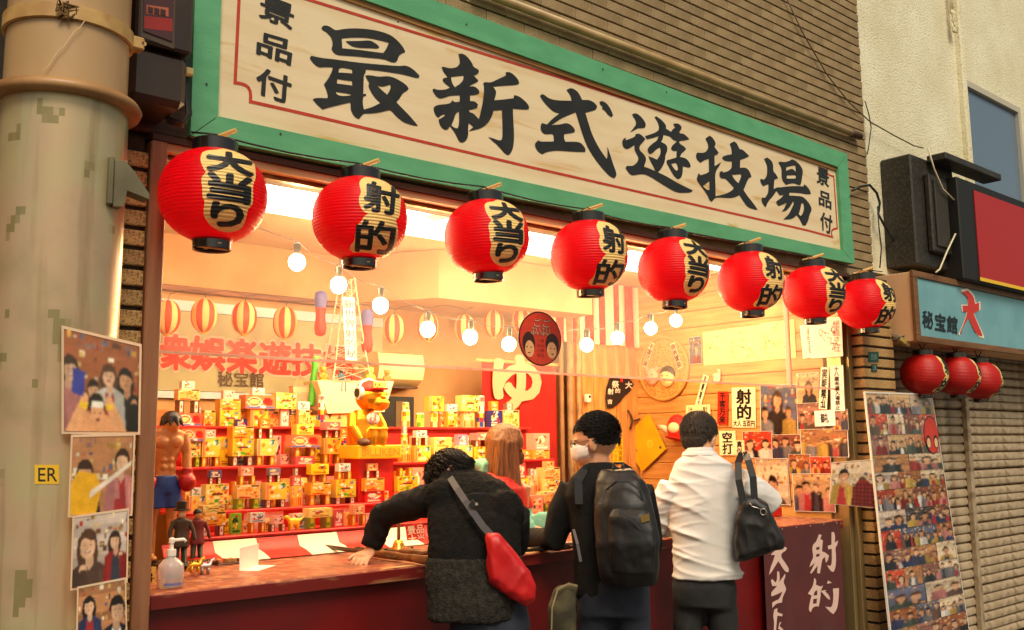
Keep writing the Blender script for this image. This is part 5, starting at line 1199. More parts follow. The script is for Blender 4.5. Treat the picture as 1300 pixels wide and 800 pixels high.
# ---- cork rifles lying on the counter
M_STOCK = mat('rifle_wood', srgb(150, 96, 48), .4, c2=srgb(110, 64, 30), scale=4, stretch=(1, 5, 5)); M_STEEL = mat('rifle_steel', srgb(112, 92, 70), .35, .8, c2=srgb(70, 56, 44), scale=10)
def rifle(p0, p1, lab, zoff=.02):
    a, b = pz(*p0, ZC + zoff), pz(*p1, ZC + zoff); L_ = (b - a).length; d = (b - a).normalized(); s = Vector((-d.y, d.x, 0)); zz = Vector((0, 0, 1))
    t = thing('cork_rifle', lab, 'rifle', (a + b) / 2, 'cork rifles on the counter')
    m = MB(); m.tube([a, a + d * L_ * .55], .0095, 12); m.tube([a, a + d * .02], .012, 12); m.build('barrel', M_STEEL, t, autos=40)
    m = MB(); m.tube([a + d * L_ * .5 - zz * .004, a + d * L_ * .56, a + d * L_ * .75, a + d * L_ * .8, a + d * L_ * .99, b], [.012, .017, .017, .014, .019, .019], 12); m.build('stock', M_STOCK, t, smooth=True)
    m = MB(); m.tube([a + d * L_ * .6 + s * .012, a + d * L_ * .6 + s * .04 + zz * .012], .004, 8); m.ball(a + d * L_ * .6 + s * .042 + zz * .013, .007, nu=10, nv=6); m.build('cocking_lever', M_STEEL, t, smooth=True)
    m = MB(); q = a + d * L_ * .72 - s * .016; m.tube([q, q + d * .02 - s * .02, q + d * .045 - s * .018, q + d * .055], .0025, 6); m.build('trigger_guard', M_STEEL, t, smooth=True)
rifle((391, 691), (548, 712), 'cork rifle lying under the arm of the leaning man', .022)
rifle((452, 697), (560, 704), 'darker cork rifle lying behind the one under the arm', .018)
rifle((655, 700), (742, 690), 'cork rifle lying before the man with the backpack', .02)
# brass bell with a stick handle
c = pz(506, 700, ZC); c.z = ZC + .001; t = thing('brass_bell', 'small brass hand bell on the counter', 'bell', c); k = project(c)[2] / F
m = MB(); m.lathe([(11 * k, 0), (11 * k, 1.5 * k), (8.5 * k, 4 * k), (7 * k, 9 * k), (5 * k, 13 * k), (2 * k, 14.5 * k)], c, 22); m.build('bell', mat('brass', srgb(220, 170, 70), .25, .9), t, smooth=True)
m = MB(); m.lathe([(2 * k, 14 * k), (2.4 * k, 20 * k), (1.8 * k, 30 * k), (2.6 * k, 36 * k), (1 * k, 38 * k)], c, 12); m.build('handle', M_STOCK, t, smooth=True)
# paper basket behind the bell, white lettering on red
p = [py(x, y, .66) for x, y in ((515, 668), (538, 664), (541, 690), (518, 692))]
m = MB(); m.slab([p[0], p[3], p[2], p[1]], .004, col=S(214, 60, 34)); text_in_quad(m, '景品\n大当', p, bold=.02, lift=.002, col=S(250, 226, 200))
tag(centre(m.build('prize_notice', M_PAPER, None)), 'small orange red prize notice behind the brass bell', 'notice')
# ---- boxer statuette and small figures at the counter corner
sc2 = project(pz(218, 722, ZC))[2] / F
base = pz(222, 716, ZC); base.z = ZC + .0006
M_SKIN2 = mat('figure_skin', srgb(214, 150, 92), .4, c2=srgb(196, 128, 72), scale=8)
t = thing('boxer_statuette', 'boxer statuette with red gloves and blue shorts hanging its head', 'statuette', base)
m = MB(); k = sc2 * 1.2; bc = base + Vector((-.035, .06, .008))
m.loft([(bc + Vector((0, 0, 92 * k)), X * 13 * k, Yv * 9 * k), (bc + Vector((0, 0, 108 * k)), X * 12 * k, Yv * 8 * k), (bc + Vector((0, -.01, 130 * k)), X * 19 * k, Yv * 10 * k), (bc + Vector((0, -.015, 142 * k)), X * 20 * k, Yv * 9 * k), (bc + Vector((0, -.02, 148 * k)), X * 8 * k, Yv * 6 * k)])
m.ball(bc + Vector((3 * k, -.035, 152 * k)), (9 * k, 10 * k, 11 * k)); m.ball(bc + Vector((4 * k, -.035 - 9 * k, 148 * k)), (2 * k, 3 * k, 2.5 * k))
for s in (-1, 1):
    m.ball(bc + Vector((s * 8.5 * k, -.015 - 6.5 * k, 131 * k)), (8.5 * k, 5 * k, 7 * k))
    for j in range(3): m.ball(bc + Vector((s * 4 * k, -.004 - 7 * k, (119 - j * 8) * k)), (3.6 * k, 2.6 * k, 3.4 * k))
for s in (-1, 1):
    m.tube([bc + Vector((s * 19 * k, -.01, 140 * k)), bc + Vector((s * 24 * k, -.01, 118 * k)), bc + Vector((s * 23 * k, -.03, 96 * k))], [6.5 * k, 5.5 * k, 4.5 * k], 12)
    m.tube([bc + Vector((s * 7 * k, 0, 92 * k)), bc + Vector((s * 9 * k, -.01, 66 * k)), bc + Vector((s * 11 * k, .01, 46 * k)), bc + Vector((s * 12 * k, .0, 4 * k))], [9 * k, 8 * k, 5.5 * k, 4.5 * k], 12)
    m.ball(bc + Vector((s * 12 * k, -.02, 4 * k)), (5 * k, 9 * k, 4 * k))
remeshed(m, 'body', .0042, M_SKIN2, t, 2)
m = MB(); m.loft([(bc + Vector((0, 0, 94 * k)), X * 14.5 * k, Yv * 10.5 * k), (bc + Vector((0, 0, 84 * k)), X * 16 * k, Yv * 12 * k), (bc + Vector((0, 0, 74 * k)), X * 18 * k, Yv * 12 * k)], 20)
for s in (-1, 1): m.loft([(bc + Vector((s * 8 * k, 0, 80 * k)), X * 10 * k, Yv * 11 * k), (bc + Vector((s * 10 * k, -.005, 58 * k)), X * 11.5 * k, Yv * 11.5 * k)], 16)
remeshed(m, 'shorts', .005, mat('shorts_blue', srgb(30, 62, 140), .5), t, 2)
for s in (-1, 1):
    m = MB(); m.ball(bc + Vector((s * 23 * k, -.035, 86 * k)), (10 * k, 10 * k, 11 * k)); m.ball(bc + Vector((s * 17 * k, -.045, 88 * k)), (4 * k, 5 * k, 6 * k)); m.tube([bc + Vector((s * 23 * k, -.03, 94 * k)), bc + Vector((s * 23 * k, -.03, 102 * k))], 6.5 * k, 12)
    remeshed(m, 'glove', .005, mat('glove_red', srgb(176, 20, 20), .3), t, 2)
m = MB(); m.ball(bc + Vector((3 * k, -.028, 156 * k)), (11 * k, 12 * k, 10 * k))
for j in range(9): a = j * .7; m.tube([bc + Vector((3 * k + 8 * k * math.cos(a), -.03 + 8 * k * math.sin(a), 158 * k)), bc + Vector((3 * k + 13 * k * math.cos(a), -.035 + 13 * k * math.sin(a), 148 * k))], [4 * k, .8 * k], 6)
remeshed(m, 'hair', .004, mat('figure_hair', (.02, .018, .02), .4), t, 1)
m = MB(); m.lathe([(.115, 0), (.118, .008), (.105, .012)], base + Vector((.02, -.01, 0)), 36); m.build('base', M_BLACK, t, autos=40)
def small_fig(c, h, coat, legc, skin, hat, lab):
    t = thing('small_figure', lab, 'statuette', c); c = Vector(c); k = h / 60.0
    m = MB(); m.loft([(c + Vector((0, 0, 18 * k)), X * 9 * k, Yv * 7 * k), (c + Vector((0, 0, 34 * k)), X * 6 * k, Yv * 4.5 * k), (c + Vector((0, 0, 44 * k)), X * 8.5 * k, Yv * 5 * k), (c + Vector((0, 0, 47 * k)), X * 4 * k, Yv * 3 * k)], 14)
    for s in (-1, 1): m.tube([c + Vector((s * 8 * k, 0, 43 * k)), c + Vector((s * 12 * k, -2 * k, 33 * k)), c + Vector((s * 13 * k, -5 * k, 24 * k))], [2.8 * k, 2.3 * k, 2 * k], 8)
    remeshed(m, 'coat', k * 1.2, mat('coat' + lab[:9], srgb(*coat), .6), t, 2)
    m = MB()
    for s in (-1, 1): m.tube([c + Vector((s * 3.5 * k, 0, 24 * k)), c + Vector((s * 4.5 * k, 0, 1 * k)), c + Vector((s * 4.5 * k, -4 * k, 1 * k))], [4 * k, 2.6 * k, 2 * k], 8)
    m.build('legs', mat('leg' + lab[:9], srgb(*legc), .6), t, smooth=True)
    m = MB(); m.ball(c + Vector((0, -1 * k, 51 * k)), (4 * k, 4.2 * k, 5 * k)); m.build('head', mat('skin' + lab[:9], srgb(*skin), .5), t, smooth=True)
    m = MB()
    if hat: m.lathe([(8 * k, 54 * k), (8 * k, 55 * k), (5 * k, 55.5 * k), (5.5 * k, 63 * k), (5 * k, 63.5 * k)], c, 16)
    else: m.ball(c + Vector((0, 0, 53.5 * k)), (5 * k, 5 * k, 4.5 * k)); m.tube([c + Vector((0, 3 * k, 53 * k)), c + Vector((2 * k, 5 * k, 58 * k))], [3 * k, .5 * k], 6)
    m.build('top_hat' if hat else 'hair', mat('hat' + lab[:9], (.02, .015, .012), .5), t, smooth=not hat)
    m = MB(); m.lathe([(16 * k, 0), (17 * k, 1 * k), (15 * k, 2 * k)], c - Vector((0, 0, 0)), 20); m.build('base', M_BLACK, t)
p = pz(228, 722, ZC); p.z = ZC + .013; small_fig(p, 76 * sc2, (58, 44, 28), (40, 44, 30), (200, 180, 140), True, 'dark coated figurine with a tall top hat beside the boxer')
p = pz(249, 716, ZC); p.z = ZC + .013; small_fig(p, 70 * sc2, (110, 26, 22), (50, 52, 40), (206, 146, 92), False, 'figurine in an open red jacket beside the hatted one')
for x, y, colr, lab in ((246, 732, srgb(226, 176, 60), 'tiny gold dragon ornament on the counter corner'), (259, 729, srgb(200, 196, 190), 'tiny silver dragon ornament on the counter corner')):
    c = pz(x, y, ZC); c.z = ZC + .013 if x < 250 else ZC + .001; k = sc2 * 1.0; m = MB(); t0 = c
    m.tube([c + Vector((-9 * k, 0, 3 * k)), c + Vector((-5 * k, 2 * k, 8 * k)), c + Vector((0, 0, 10 * k)), c + Vector((6 * k, -2 * k, 9 * k)), c + Vector((9 * k, 0, 15 * k)), c + Vector((12 * k, -2 * k, 16 * k))], [1 * k, 2.2 * k, 3.5 * k, 3 * k, 2 * k, 2.4 * k], 8)
    for sx in (-3, 5):
        for sy in (-2, 2): m.tube([c + Vector((sx * k, sy * k, 8 * k)), c + Vector((sx * k, sy * 1.3 * k, 0))], [1.6 * k, 1.2 * k], 6)
    for j in range(6): m.tube([c + Vector(((-6 + j * 3) * k, 0, (9 + j * .4) * k)), c + Vector(((-7 + j * 3) * k, 0, (14 + j * .5) * k))], [1.2 * k, .2 * k], 5)
    tag(centre(m.build('dragon_ornament', mat('orn' + lab[5:9], colr, .3, .8), None, smooth=True)), lab, 'ornament')
# yellow price tag at the post
p = pz(190, 741, ZC); m = MB(); q = [p + Vector((a * .02, 0, .001 + b * .055)) for a, b in ((-1, 1), (-1, 0), (1, 0), (1, 1))]
m.slab(q, .003, col=S(236, 190, 90)); text_in_quad(m, '18才', [q[0], q[3], q[2], q[1]], bold=.03, lift=.0012, vertical=True, col=S(40, 24, 12), fill=.8)
tag(centre(m.build('price_tag', M_PAPER, None)), 'small ochre tag standing against the door post foot', 'tag')
# ================================================================== papers and photographs
def photo_art(rnd, people=None):
    """polygons of a snapshot: shelves and lamps behind, people shoulder to shoulder in front"""
    A = []
    def E_(ex, ey, rx, ry, c, k=10, j=.08): A.append(([(ex + rx * math.cos(2 * math.pi * i / k) * rnd.uniform(1 - j, 1 + j), ey + ry * math.sin(2 * math.pi * i / k) * rnd.uniform(1 - j, 1 + j)) for i in range(k)], c))
    def R_(x0, y0, x1, y1, c): A.append(([(x0, y0), (x1, y0), (x1, y1), (x0, y1)], c))
    mul = lambda c, f: tuple(min(1, x * f) for x in c)
    tone = rnd.choice([S(150, 84, 50), S(176, 120, 80), S(120, 66, 54), S(200, 160, 116), S(150, 100, 90), S(70, 60, 64), S(190, 170, 156), S(90, 96, 120), S(214, 190, 160), S(190, 60, 44)])
    R_(0, 0, 1, 1, tone)
    for i in range(7): y = i / 7; R_(0, y, 1, y + 1 / 7, mul(tone, rnd.uniform(.65, 1.25)))
    for i in range(46):
        x, y = rnd.random(), rnd.choice([.45, .55, .65, .75, .85, .93]) + rnd.uniform(-.02, .02); w, h = rnd.uniform(.02, .09), rnd.uniform(.02, .08)
        R_(x, y, x + w, y + h, mul(rnd.choice([S(220, 160, 70), S(186, 60, 44), S(236, 210, 160), S(110, 66, 46), S(226, 186, 110), S(150, 110, 100), S(250, 236, 206), S(90, 100, 120), S(170, 130, 60)]), rnd.uniform(.6, 1.05)))
    n = people or rnd.choice([2, 2, 3, 3, 4, 5]); order = list(range(n)); rnd.shuffle(order)
    for i in order:
        cx = (i + .5) / n + rnd.uniform(-.07, .07); hy = rnd.uniform(.42, .74); r = min(.14, .36 / n) * rnd.uniform(.75, 1.25); ti = rnd.uniform(-.25, .25) * r
        cl = mul(rnd.choice([S(40, 40, 48), S(140, 36, 34), S(216, 208, 198), S(50, 60, 96), S(96, 70, 58), S(186, 150, 70), S(70, 80, 70), S(190, 120, 116), S(34, 30, 32), S(120, 116, 120)]), rnd.uniform(.75, 1.1))
        sk = mul(rnd.choice([S(216, 162, 124), S(204, 146, 106), S(226, 178, 142)]), rnd.uniform(.82, 1.08)); hr = rnd.choice([S(36, 26, 22), S(56, 36, 26), S(30, 24, 24), S(84, 54, 36)])
        lit = rnd.choice((-1, 1))
        if rnd.random() < .4: E_(cx + ti, hy - r * .6, r * 1.2, r * 1.9, hr)
        A.append(([(cx - r * 2.2, 0), (cx + r * 2.2, 0), (cx + r * 1.9, hy - r * 2.0), (cx + r * 1.2, hy - r * 1.55), (cx + r * .5, hy - r * 1.25), (cx - r * .5, hy - r * 1.25), (cx - r * 1.2, hy - r * 1.55), (cx - r * 1.9, hy - r * 2.0)], cl))
        A.append(([(cx, 0), (cx + lit * r * 2.2, 0), (cx + lit * r * 1.9, hy - r * 2.0), (cx + lit * r * .6, hy - r * 1.4)], mul(cl, .72)))
        A.append(([(cx - lit * r * 1.5, 0), (cx - lit * r * 1.2, 0), (cx - lit * r * 1.0, hy - r * 2.2), (cx - lit * r * 1.3, hy - r * 2.1)], mul(cl, 1.3)))
        A.append(([(cx - r * .42, hy - r * 1.6), (cx, hy - r * 2.1), (cx + r * .42, hy - r * 1.6), (cx + r * .38, hy - r * .7), (cx - r * .38, hy - r * .7)], mul(sk, .8)))
        if rnd.random() < .4: A.append(([(cx - r * .9, 0), (cx + r * .9, 0), (cx + r * .5, hy - r * 1.6), (cx, hy - r * 2.3), (cx - r * .5, hy - r * 1.6)], mul(rnd.choice([S(230, 220, 210), S(60, 60, 70), S(170, 50, 50)]), .9)))
        E_(cx + ti, hy + r * .22, r * 1.0, r * 1.2, hr); E_(cx + ti, hy - r * .12, r * .80, r * 1.0, sk); E_(cx + ti + lit * r * .34, hy - r * .2, r * .42, r * .8, mul(sk, .84))
        A.append(([(cx + ti - r * .85, hy + r * .35), (cx + ti - r * .3, hy + r * rnd.uniform(.3, .6)), (cx + ti + r * .3, hy + r * rnd.uniform(.3, .6)), (cx + ti + r * .85, hy + r * .3), (cx + ti + r * .7, hy + r * 1.1), (cx + ti - r * .7, hy + r * 1.1)], hr))
        for s in (-1, 1): E_(cx + ti + s * r * .32, hy - r * .02, r * .14, r * .06, mul(hr, 1.3), 6); E_(cx + ti + s * r * .32, hy + r * .16, r * .2, r * .04, mul(sk, .55), 5)
        E_(cx + ti + lit * r * .05, hy - r * .28, r * .1, r * .09, mul(sk, .75), 6)
        if rnd.random() < .6: E_(cx + ti, hy - r * .56, r * .3, r * .11, S(150, 70, 60), 8); E_(cx + ti, hy - r * .54, r * .22, r * .05, S(236, 226, 214), 6)
        else: E_(cx + ti, hy - r * .56, r * .2, r * .05, S(150, 80, 70), 6)
        if rnd.random() < .6: hx = cx + rnd.choice((-1, 1)) * r * rnd.uniform(.6, 1.6); yy = hy - r * rnd.uniform(1.6, 2.6); E_(hx, yy, r * .4, r * .45, mul(sk, .95), 8); A.append(([(hx - r * .3, yy), (hx + r * .3, yy), (hx + r * .6, yy - r * 2.2), (hx - r * .1, yy - r * 2.2)], mul(cl, .85)))
    return A
def put_art(mb, polys, quad, lift=.0006, step=.00012):
    tl, tr, br, bl = [Vector(p) for p in quad]; nrm = (tr - tl).cross(bl - tl).normalized()
    if nrm.dot(EYE - tl) < 0: nrm = -nrm
    for i, (poly, c) in enumerate(polys):
        P = []
        for x, y in poly:
            x = max(0.0, min(1.0, x)); y = max(0.0, min(1.0, y)); P.append(tl.lerp(tr, x).lerp(bl.lerp(br, x), 1 - y) + nrm * (lift + i * step))
        mb.face(P, c)
def side_rect(x0, y0, x1, y1, off=.002, rot=0.0, X=5.397):
    """true rectangle on the side wall covering the pixel box; returns tl, tr, br, bl"""
    xc, yc = (x0 + x1) / 2, (y0 + y1) / 2
    ya, yb2 = px(x0, yc, X).y, px(x1, yc, X).y; za, zb2 = px(xc, y0, X).z, px(xc, y1, X).z
    c = Vector((X - off, (ya + yb2) / 2, (za + zb2) / 2)); hw, hh = (yb2 - ya) / 2, (za - zb2) / 2
    out = []
    for a, b in ((-1, 1), (1, 1), (1, -1), (-1, -1)):
        u, v = a * hw, b * hh; out.append(c + Vector((0, u * math.cos(rot) + v * math.sin(rot), -u * math.sin(rot) + v * math.cos(rot)) if False else (0, u * math.cos(rot) - v * math.sin(rot), u * math.sin(rot) + v * math.cos(rot))))
    return out
def sheet(mb, quad, col, th=.0012):
    tl, tr, br, bl = quad; n = (tr - tl).cross(bl - tl)
    q = [tl, bl, br, tr]
    nn = (q[1] - q[0]).cross(q[-1] - q[0])
    if nn.dot(EYE - q[0]) < 0: q = [tl, tr, br, bl]
    mb.slab(q, th, col)
PH = [((966, 489, 1012, 552), 'tall snapshot of a standing player among friends', 3, .03), ((1012, 474, 1040, 512), 'snapshot of a person in white under the slanted paper strip', 1, 0), ((1013, 512, 1044, 545), 'snapshot of two people in dark tops', 2, 0),
      ((944, 548, 981, 581), 'snapshot beside the 空打 paper', 2, 0), ((981, 552, 1018, 583), 'snapshot of people in red under the tall snapshot', 3, 0), ((1018, 545, 1077, 580), 'wide crowd snapshot of many people', 7, 0), ((962, 583, 1002, 640), 'snapshot of one man in a dark shirt above the counter ledge', 1, -.02),
      ((1003, 577, 1030, 602), 'small dark snapshot above the counter end', 2, 0), ((1030, 580, 1056, 602), 'small snapshot of two people in dark suits', 2, 0), ((1009, 602, 1060, 649), 'large group snapshot low by the bronze post', 4, -.02), ((1060, 520, 1078, 546), 'narrow red toned snapshot by the bronze post', 2, 0),
      ((877, 428, 892, 462), 'narrow faded poster beside the autograph sheets', 1, 0)]
for i, (r, lab, n, rot) in enumerate(PH):
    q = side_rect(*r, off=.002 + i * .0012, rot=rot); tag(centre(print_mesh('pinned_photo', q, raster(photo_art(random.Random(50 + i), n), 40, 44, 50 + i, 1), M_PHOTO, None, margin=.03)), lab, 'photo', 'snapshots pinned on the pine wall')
# autograph sheets
rnd = random.Random(11)
def scribble(mb, q, n, col, lift=.0012):
    tl, tr, br, bl = q; nrm = Vector((-1, 0, 0)) if abs((tr - tl).y) > abs((tr - tl).x) else Vector((0, -1, 0))
    w = (tr - tl).length * .012
    for _ in range(n):
        u, v = rnd.uniform(.15, .8), rnd.uniform(.15, .8); P = []
        for k in range(6):
            P.append(tl.lerp(tr, min(.95, max(.05, u))).lerp(bl.lerp(br, min(.95, max(.05, u))), min(.95, max(.05, v))) + nrm * lift); u += rnd.uniform(-.1, .14); v += rnd.uniform(-.1, .1)
        for a, b in zip(P, P[1:]):
            d = (b - a); s = d.cross(nrm).normalized() * w / 2 if d.length > 1e-5 else None
            if s is not None: mb.face([a - s, b - s, b + s, a + s], col)
for i, (r, lab) in enumerate((((893, 420, 924, 463), 'cream autograph sheet at the end by the basket'), ((924, 415, 966, 460), 'cream autograph sheet with large loops, second from the basket'), ((966, 408, 1010, 456), 'cream autograph sheet, third from the basket'), ((1018, 412, 1030, 455), 'narrow slanted autograph strip'), ((1029, 404, 1070, 454), 'whiter autograph sheet with red writing beside the bronze post'))):
    q = side_rect(*r, off=.003 + i * .001, rot=(.0, .0, .0, -.05, .01)[i]); m = MB(); col = S(248, 226, 150) if i < 3 else S(248, 240, 222); sheet(m, q, col); scribble(m, q, 7, S(150, 120, 60) if i < 3 else S(60, 40, 30))
    f = lambda u, v: q[0].lerp(q[1], u).lerp(q[3].lerp(q[2], u), v)
    if i >= 3: text_in_quad(m, '秘宝館さん江' if i == 4 else '秘宝館', [f(.72, .05), f(.95, .05), f(.95, .92), f(.72, .92)], vertical=True, lift=.0014, col=S(180, 60, 50))
    else: text_in_quad(m, '秘宝館へ', [f(.08, .3), f(.22, .3), f(.22, .9), f(.08, .9)], vertical=True, lift=.0014, col=S(170, 130, 70))
    tag(centre(m.build('autograph_sheet', M_PAPER, None)), lab, 'paper', 'autograph sheets on the pine wall')
# brush written notices
INKC = S(26, 20, 16); CRM = S(250, 236, 190)
NT = [((930, 492, 960, 543), 0.03, CRM, [('射的', (.2, .05, .82, .78), True, .035), ('大人 五百円', (.05, .82, .95, .97), False, .03)], 'cream notice with large brush characters 射的 and a price line'),
      ((914, 547, 935, 578), 0.0, CRM, [('空打', (.2, .06, .8, .94), True, .03)], 'small cream notice reading 空打'), ((934, 559, 946, 578), 0.0, CRM, [('真似', (.2, .06, .8, .94), True, .02)], 'tiny cream notice next to the 空打 notice'),
      ((912, 497, 925, 539), 0.07, S(196, 44, 24), [('千客万来', (.2, .04, .8, .96), True, .035)], 'slanted red slip reading 千客万来'), ((882, 477, 903, 516), 0.38, CRM, [('実弾禁止', (.3, .02, .7, .98), True, .035)], 'strongly slanted cream slip with brush characters by the basket'),
      ((1039, 465, 1056, 521), 0.12, S(250, 240, 214), [('実弾禁止', (.2, .04, .8, .96), True, .035)], 'slanted white slip 実弾禁止 above the crowd snapshot'), ((1056, 464, 1073, 522), 0.02, S(252, 244, 226), [('十八歳未満入場禁止', (.32, .03, .68, .97), True, .02)], 'long white slip 十八歳未満入場禁止 by the bronze post'),
      ((1036, 521, 1062, 541), -.02, S(250, 244, 230), [('御礼', (.3, .2, .7, .8), False, .02)], 'white thank you card below the slanted slip'), ((873, 514, 904, 541), 0.0, S(248, 226, 170), [('注意', (.1, .1, .3, .9), True, .01), ('射的場', (.7, .1, .9, .9), True, .01)], 'cream price list behind the man in the white shirt')]
for i, (r, rot, col, txs, lab) in enumerate(NT):
    q = side_rect(*r, off=.006 + i * .0015, rot=rot)
    if abs(rot) > .1:      # keep a slip narrow when it hangs slanted
        c = sum(q, Vector()) / 4; u_ = Vector((0, math.cos(rot), math.sin(rot))); v_ = Vector((0, -math.sin(rot), math.cos(rot))); hh = abs(q[0].z - q[2].z) / 2 * .92; hw = hh * .22
        q = [c - u_ * hw + v_ * hh, c + u_ * hw + v_ * hh, c + u_ * hw - v_ * hh, c - u_ * hw - v_ * hh]
    m = MB(); sheet(m, q, col); f = lambda u, v: q[0].lerp(q[1], u).lerp(q[3].lerp(q[2], u), v)
    for tx, (a, b, c2, d), vert, bold in txs: text_in_quad(m, tx, [f(a, b), f(c2, b), f(c2, d), f(a, d)], bold=bold, vertical=vert, lift=.0014, col=INKC if col != S(196, 44, 24) else S(40, 16, 10), fill=1.0)
    tag(centre(m.build('paper_notice', M_PAPER, None)), lab, 'notice')
# basket with masks
c = px(843, 468, 5.385); R_ = abs(px(812, 478, 5.385).y - px(876, 478, 5.385).y) / 2
t = thing('winnowing_basket', 'round woven basket hung on the pine wall with two masks', 'basket', c)
MX = Matrix.Rotation(-math.pi / 2, 4, 'Y'); k = R_
M_WEAVE = mat('wicker', srgb(216, 164, 84), .7, c2=srgb(176, 120, 56), scale=70, stretch=(1, 1, 1), lo=.42, hi=.58, bump=.6, bscale=120, bdist=.004)
m = MB(); m.lathe([(.0, 0), (k * .9, .004)], c, 40, MX, capb=False, capt=False); m.build('weave', M_WEAVE, t)
m = MB(); m.tube([c + Vector((-.008, k * .95 * math.cos(a), k * .95 * math.sin(a))) for a in [2 * math.pi * j / 40 for j in range(41)]], .011, 8, cap=False); m.build('rim', mat('basket_rim', srgb(206, 150, 74), .5), t, smooth=True)
def mask(dy, dz, ry, rz, col, hair, ears):
    q = c + Vector((-.02, dy * k, dz * k)); m = MB(); m.ball(q, (.03, ry * k, rz * k), col=col); 
    for s in (-1, 1): m.ball(q + Vector((-.028, s * .1 * k, .05 * k)), (.004, .03 * k, .02 * k), nu=8, nv=6, col=S(20, 16, 14))
    m.ball(q + Vector((-.03, 0, -.08 * k)), (.006, .06 * k, .045 * k), nu=8, nv=6, col=S(226, 130, 110))
    if hair: m.ball(q + Vector((.004, 0, .1 * k)), (.03, ry * k * 1.05, rz * k * .85), col=S(30, 22, 18))
    if ears:
        for s in (-1, 1): m.ball(q + Vector((0, s * ry * k * .8, rz * k * .85)), (.012, .07 * k, .09 * k), nu=8, nv=6, col=col)
    return m.build('mask', mat_print('mask_print', .5, .05, 20), t, smooth=True)
mask(-.18, -.28, .28, .30, S(240, 206, 140), True, False); mask(.42, -.22, .26, .28, S(240, 170, 140), False, True)
for dy, dz, rr, tx in ((-.55, .35, -.35, '商売繁盛'), (.55, .45, .45, '千客万来')):
    q = c + Vector((-.018, dy * k, dz * k)); u_ = Vector((0, math.cos(rr), math.sin(rr))) * .10 * k; v_ = Vector((0, -math.sin(rr), math.cos(rr))) * .42 * k
    m = MB(); qq = [q - u_ + v_, q + u_ + v_, q + u_ - v_, q - u_ - v_]; sheet(m, qq, S(246, 210, 160)); text_in_quad(m, tx, qq, bold=.03, vertical=True, lift=.0015, col=S(90, 40, 24)); m.build('charm_slip', M_PAPER, t)
# fan, camera box, stick, envelope, cap on the back boards / wall
YP = 1.682
t = thing('folding_fan', 'black folding fan with white characters on the upright pine boards', 'fan', py(784, 500, YP))
piv = py(772, 520, YP - .01); m = MB(); n = 14
pp = [py(x, y, YP - .008) for x, y in ((775, 479), (786, 478), (797, 478), (805, 488), (800, 497), (793, 503), (787, 511), (778, 518), (771, 518), (769, 505), (770, 493))]
m.slab([pp[0]] + pp[:0:-1], .004); m.build('leaf', mat('fan_black', srgb(36, 26, 24), .6), t)
m = MB()
for ch, x, y, s in (('祭', 781, 488, 6), ('射', 775, 497, 5), ('的', 784, 496, 4), ('大', 798, 489, 6), ('吉', 774, 510, 4)):
    q = [py(x + a * s / 2 * 1.6, y + b * s / 2 * 1.6, YP - .010) for a, b in ((-1, -1), (1, -1), (1, 1), (-1, 1))]; text_in_quad(m, ch, q, bold=.03, lift=.002)
m.build('lettering', mat('fan_white', srgb(244, 232, 210), .6), t)
m = MB(); q = py(789, 480, YP - .012); m.box((q.x - .012, q.y - .002, q.z - .03), (q.x + .012, q.y + .001, q.z + .01)); m.build('tag', mat('fan_red', srgb(200, 40, 30), .6), t)
t = thing('security_camera', 'small white camera box on the upright pine boards', 'camera', py(746, 505, YP)); q = py(746, 506, YP - .03)
m = MB(); m.bbox((q.x - .02, q.y - .02, q.z - .028), (q.x + .022, q.y + .02, q.z + .03), .006, ); m.build('housing', mat('camera_white', srgb(240, 230, 214), .4), t)
m = MB(); m.lathe([(.010, 0), (.010, .004)], (q.x, q.y - .02, q.z + .012), 14, Matrix.Rotation(math.pi / 2, 4, 'X')); m.build('lens', M_BLACK, t)
m = MB(); m.tube([(q.x + .02, q.y + .01, q.z), (q.x + .05, YP + .005, q.z + .01)], .008, 8); m.build('bracket', M_PINE, t)
m = MB(); a, b, c3 = py(797, 521, YP - .02), py(803, 535, YP - .02), py(812, 532, YP - .02); m.tube([a, (a + b) / 2 + Vector((.01, 0, 0)), b, py(800, 545, YP - .02)], .009, 8); m.tube([b, c3], .007, 8)
tag(centre(m.build('wood_hook', M_DWOOD, None, smooth=True)), 'forked dark wooden hook above the yellow envelope', 'hook')
q = [px(x, y, 5.36) for x, y in ((823, 525), (845, 570), (815, 599), (790, 557))]
t = thing('yellow_envelope', 'yellow envelope bag with round stickers hung askew on the pine wall', 'envelope', q[3])
m = MB(); m.slab([q[0], q[3], q[2], q[1]], .012); m.build('bag', mat('envelope_yellow', srgb(240, 180, 20), .5, c2=srgb(226, 160, 14), scale=6), t)
m = MB(); U = (q[3] - q[0]).normalized(); V = (q[1] - q[0]).normalized(); nrm = Vector((-1, 0, 0))
for (fu, fv, r, col) in ((.75, .22, .010, S(70, 40, 30)), (.8, .5, .008, S(150, 110, 90)), (.12, .88, .012, S(90, 90, 80)), (.36, .62, .030, S(250, 204, 60)), (.36, .62, .022, S(244, 190, 40))):
    cc = q[0].lerp(q[3], fu).lerp(q[1].lerp(q[2], fu), fv); disc2(m, cc, r, r, col, .002 + r * .05 if r < .025 else .0015 + (.03 - r) * .05, 16, U=Vector((0, 1, 0)), V=Vector((0, 0, 1)), Nn=nrm)
m.build('sticker', M_PAPER, t)
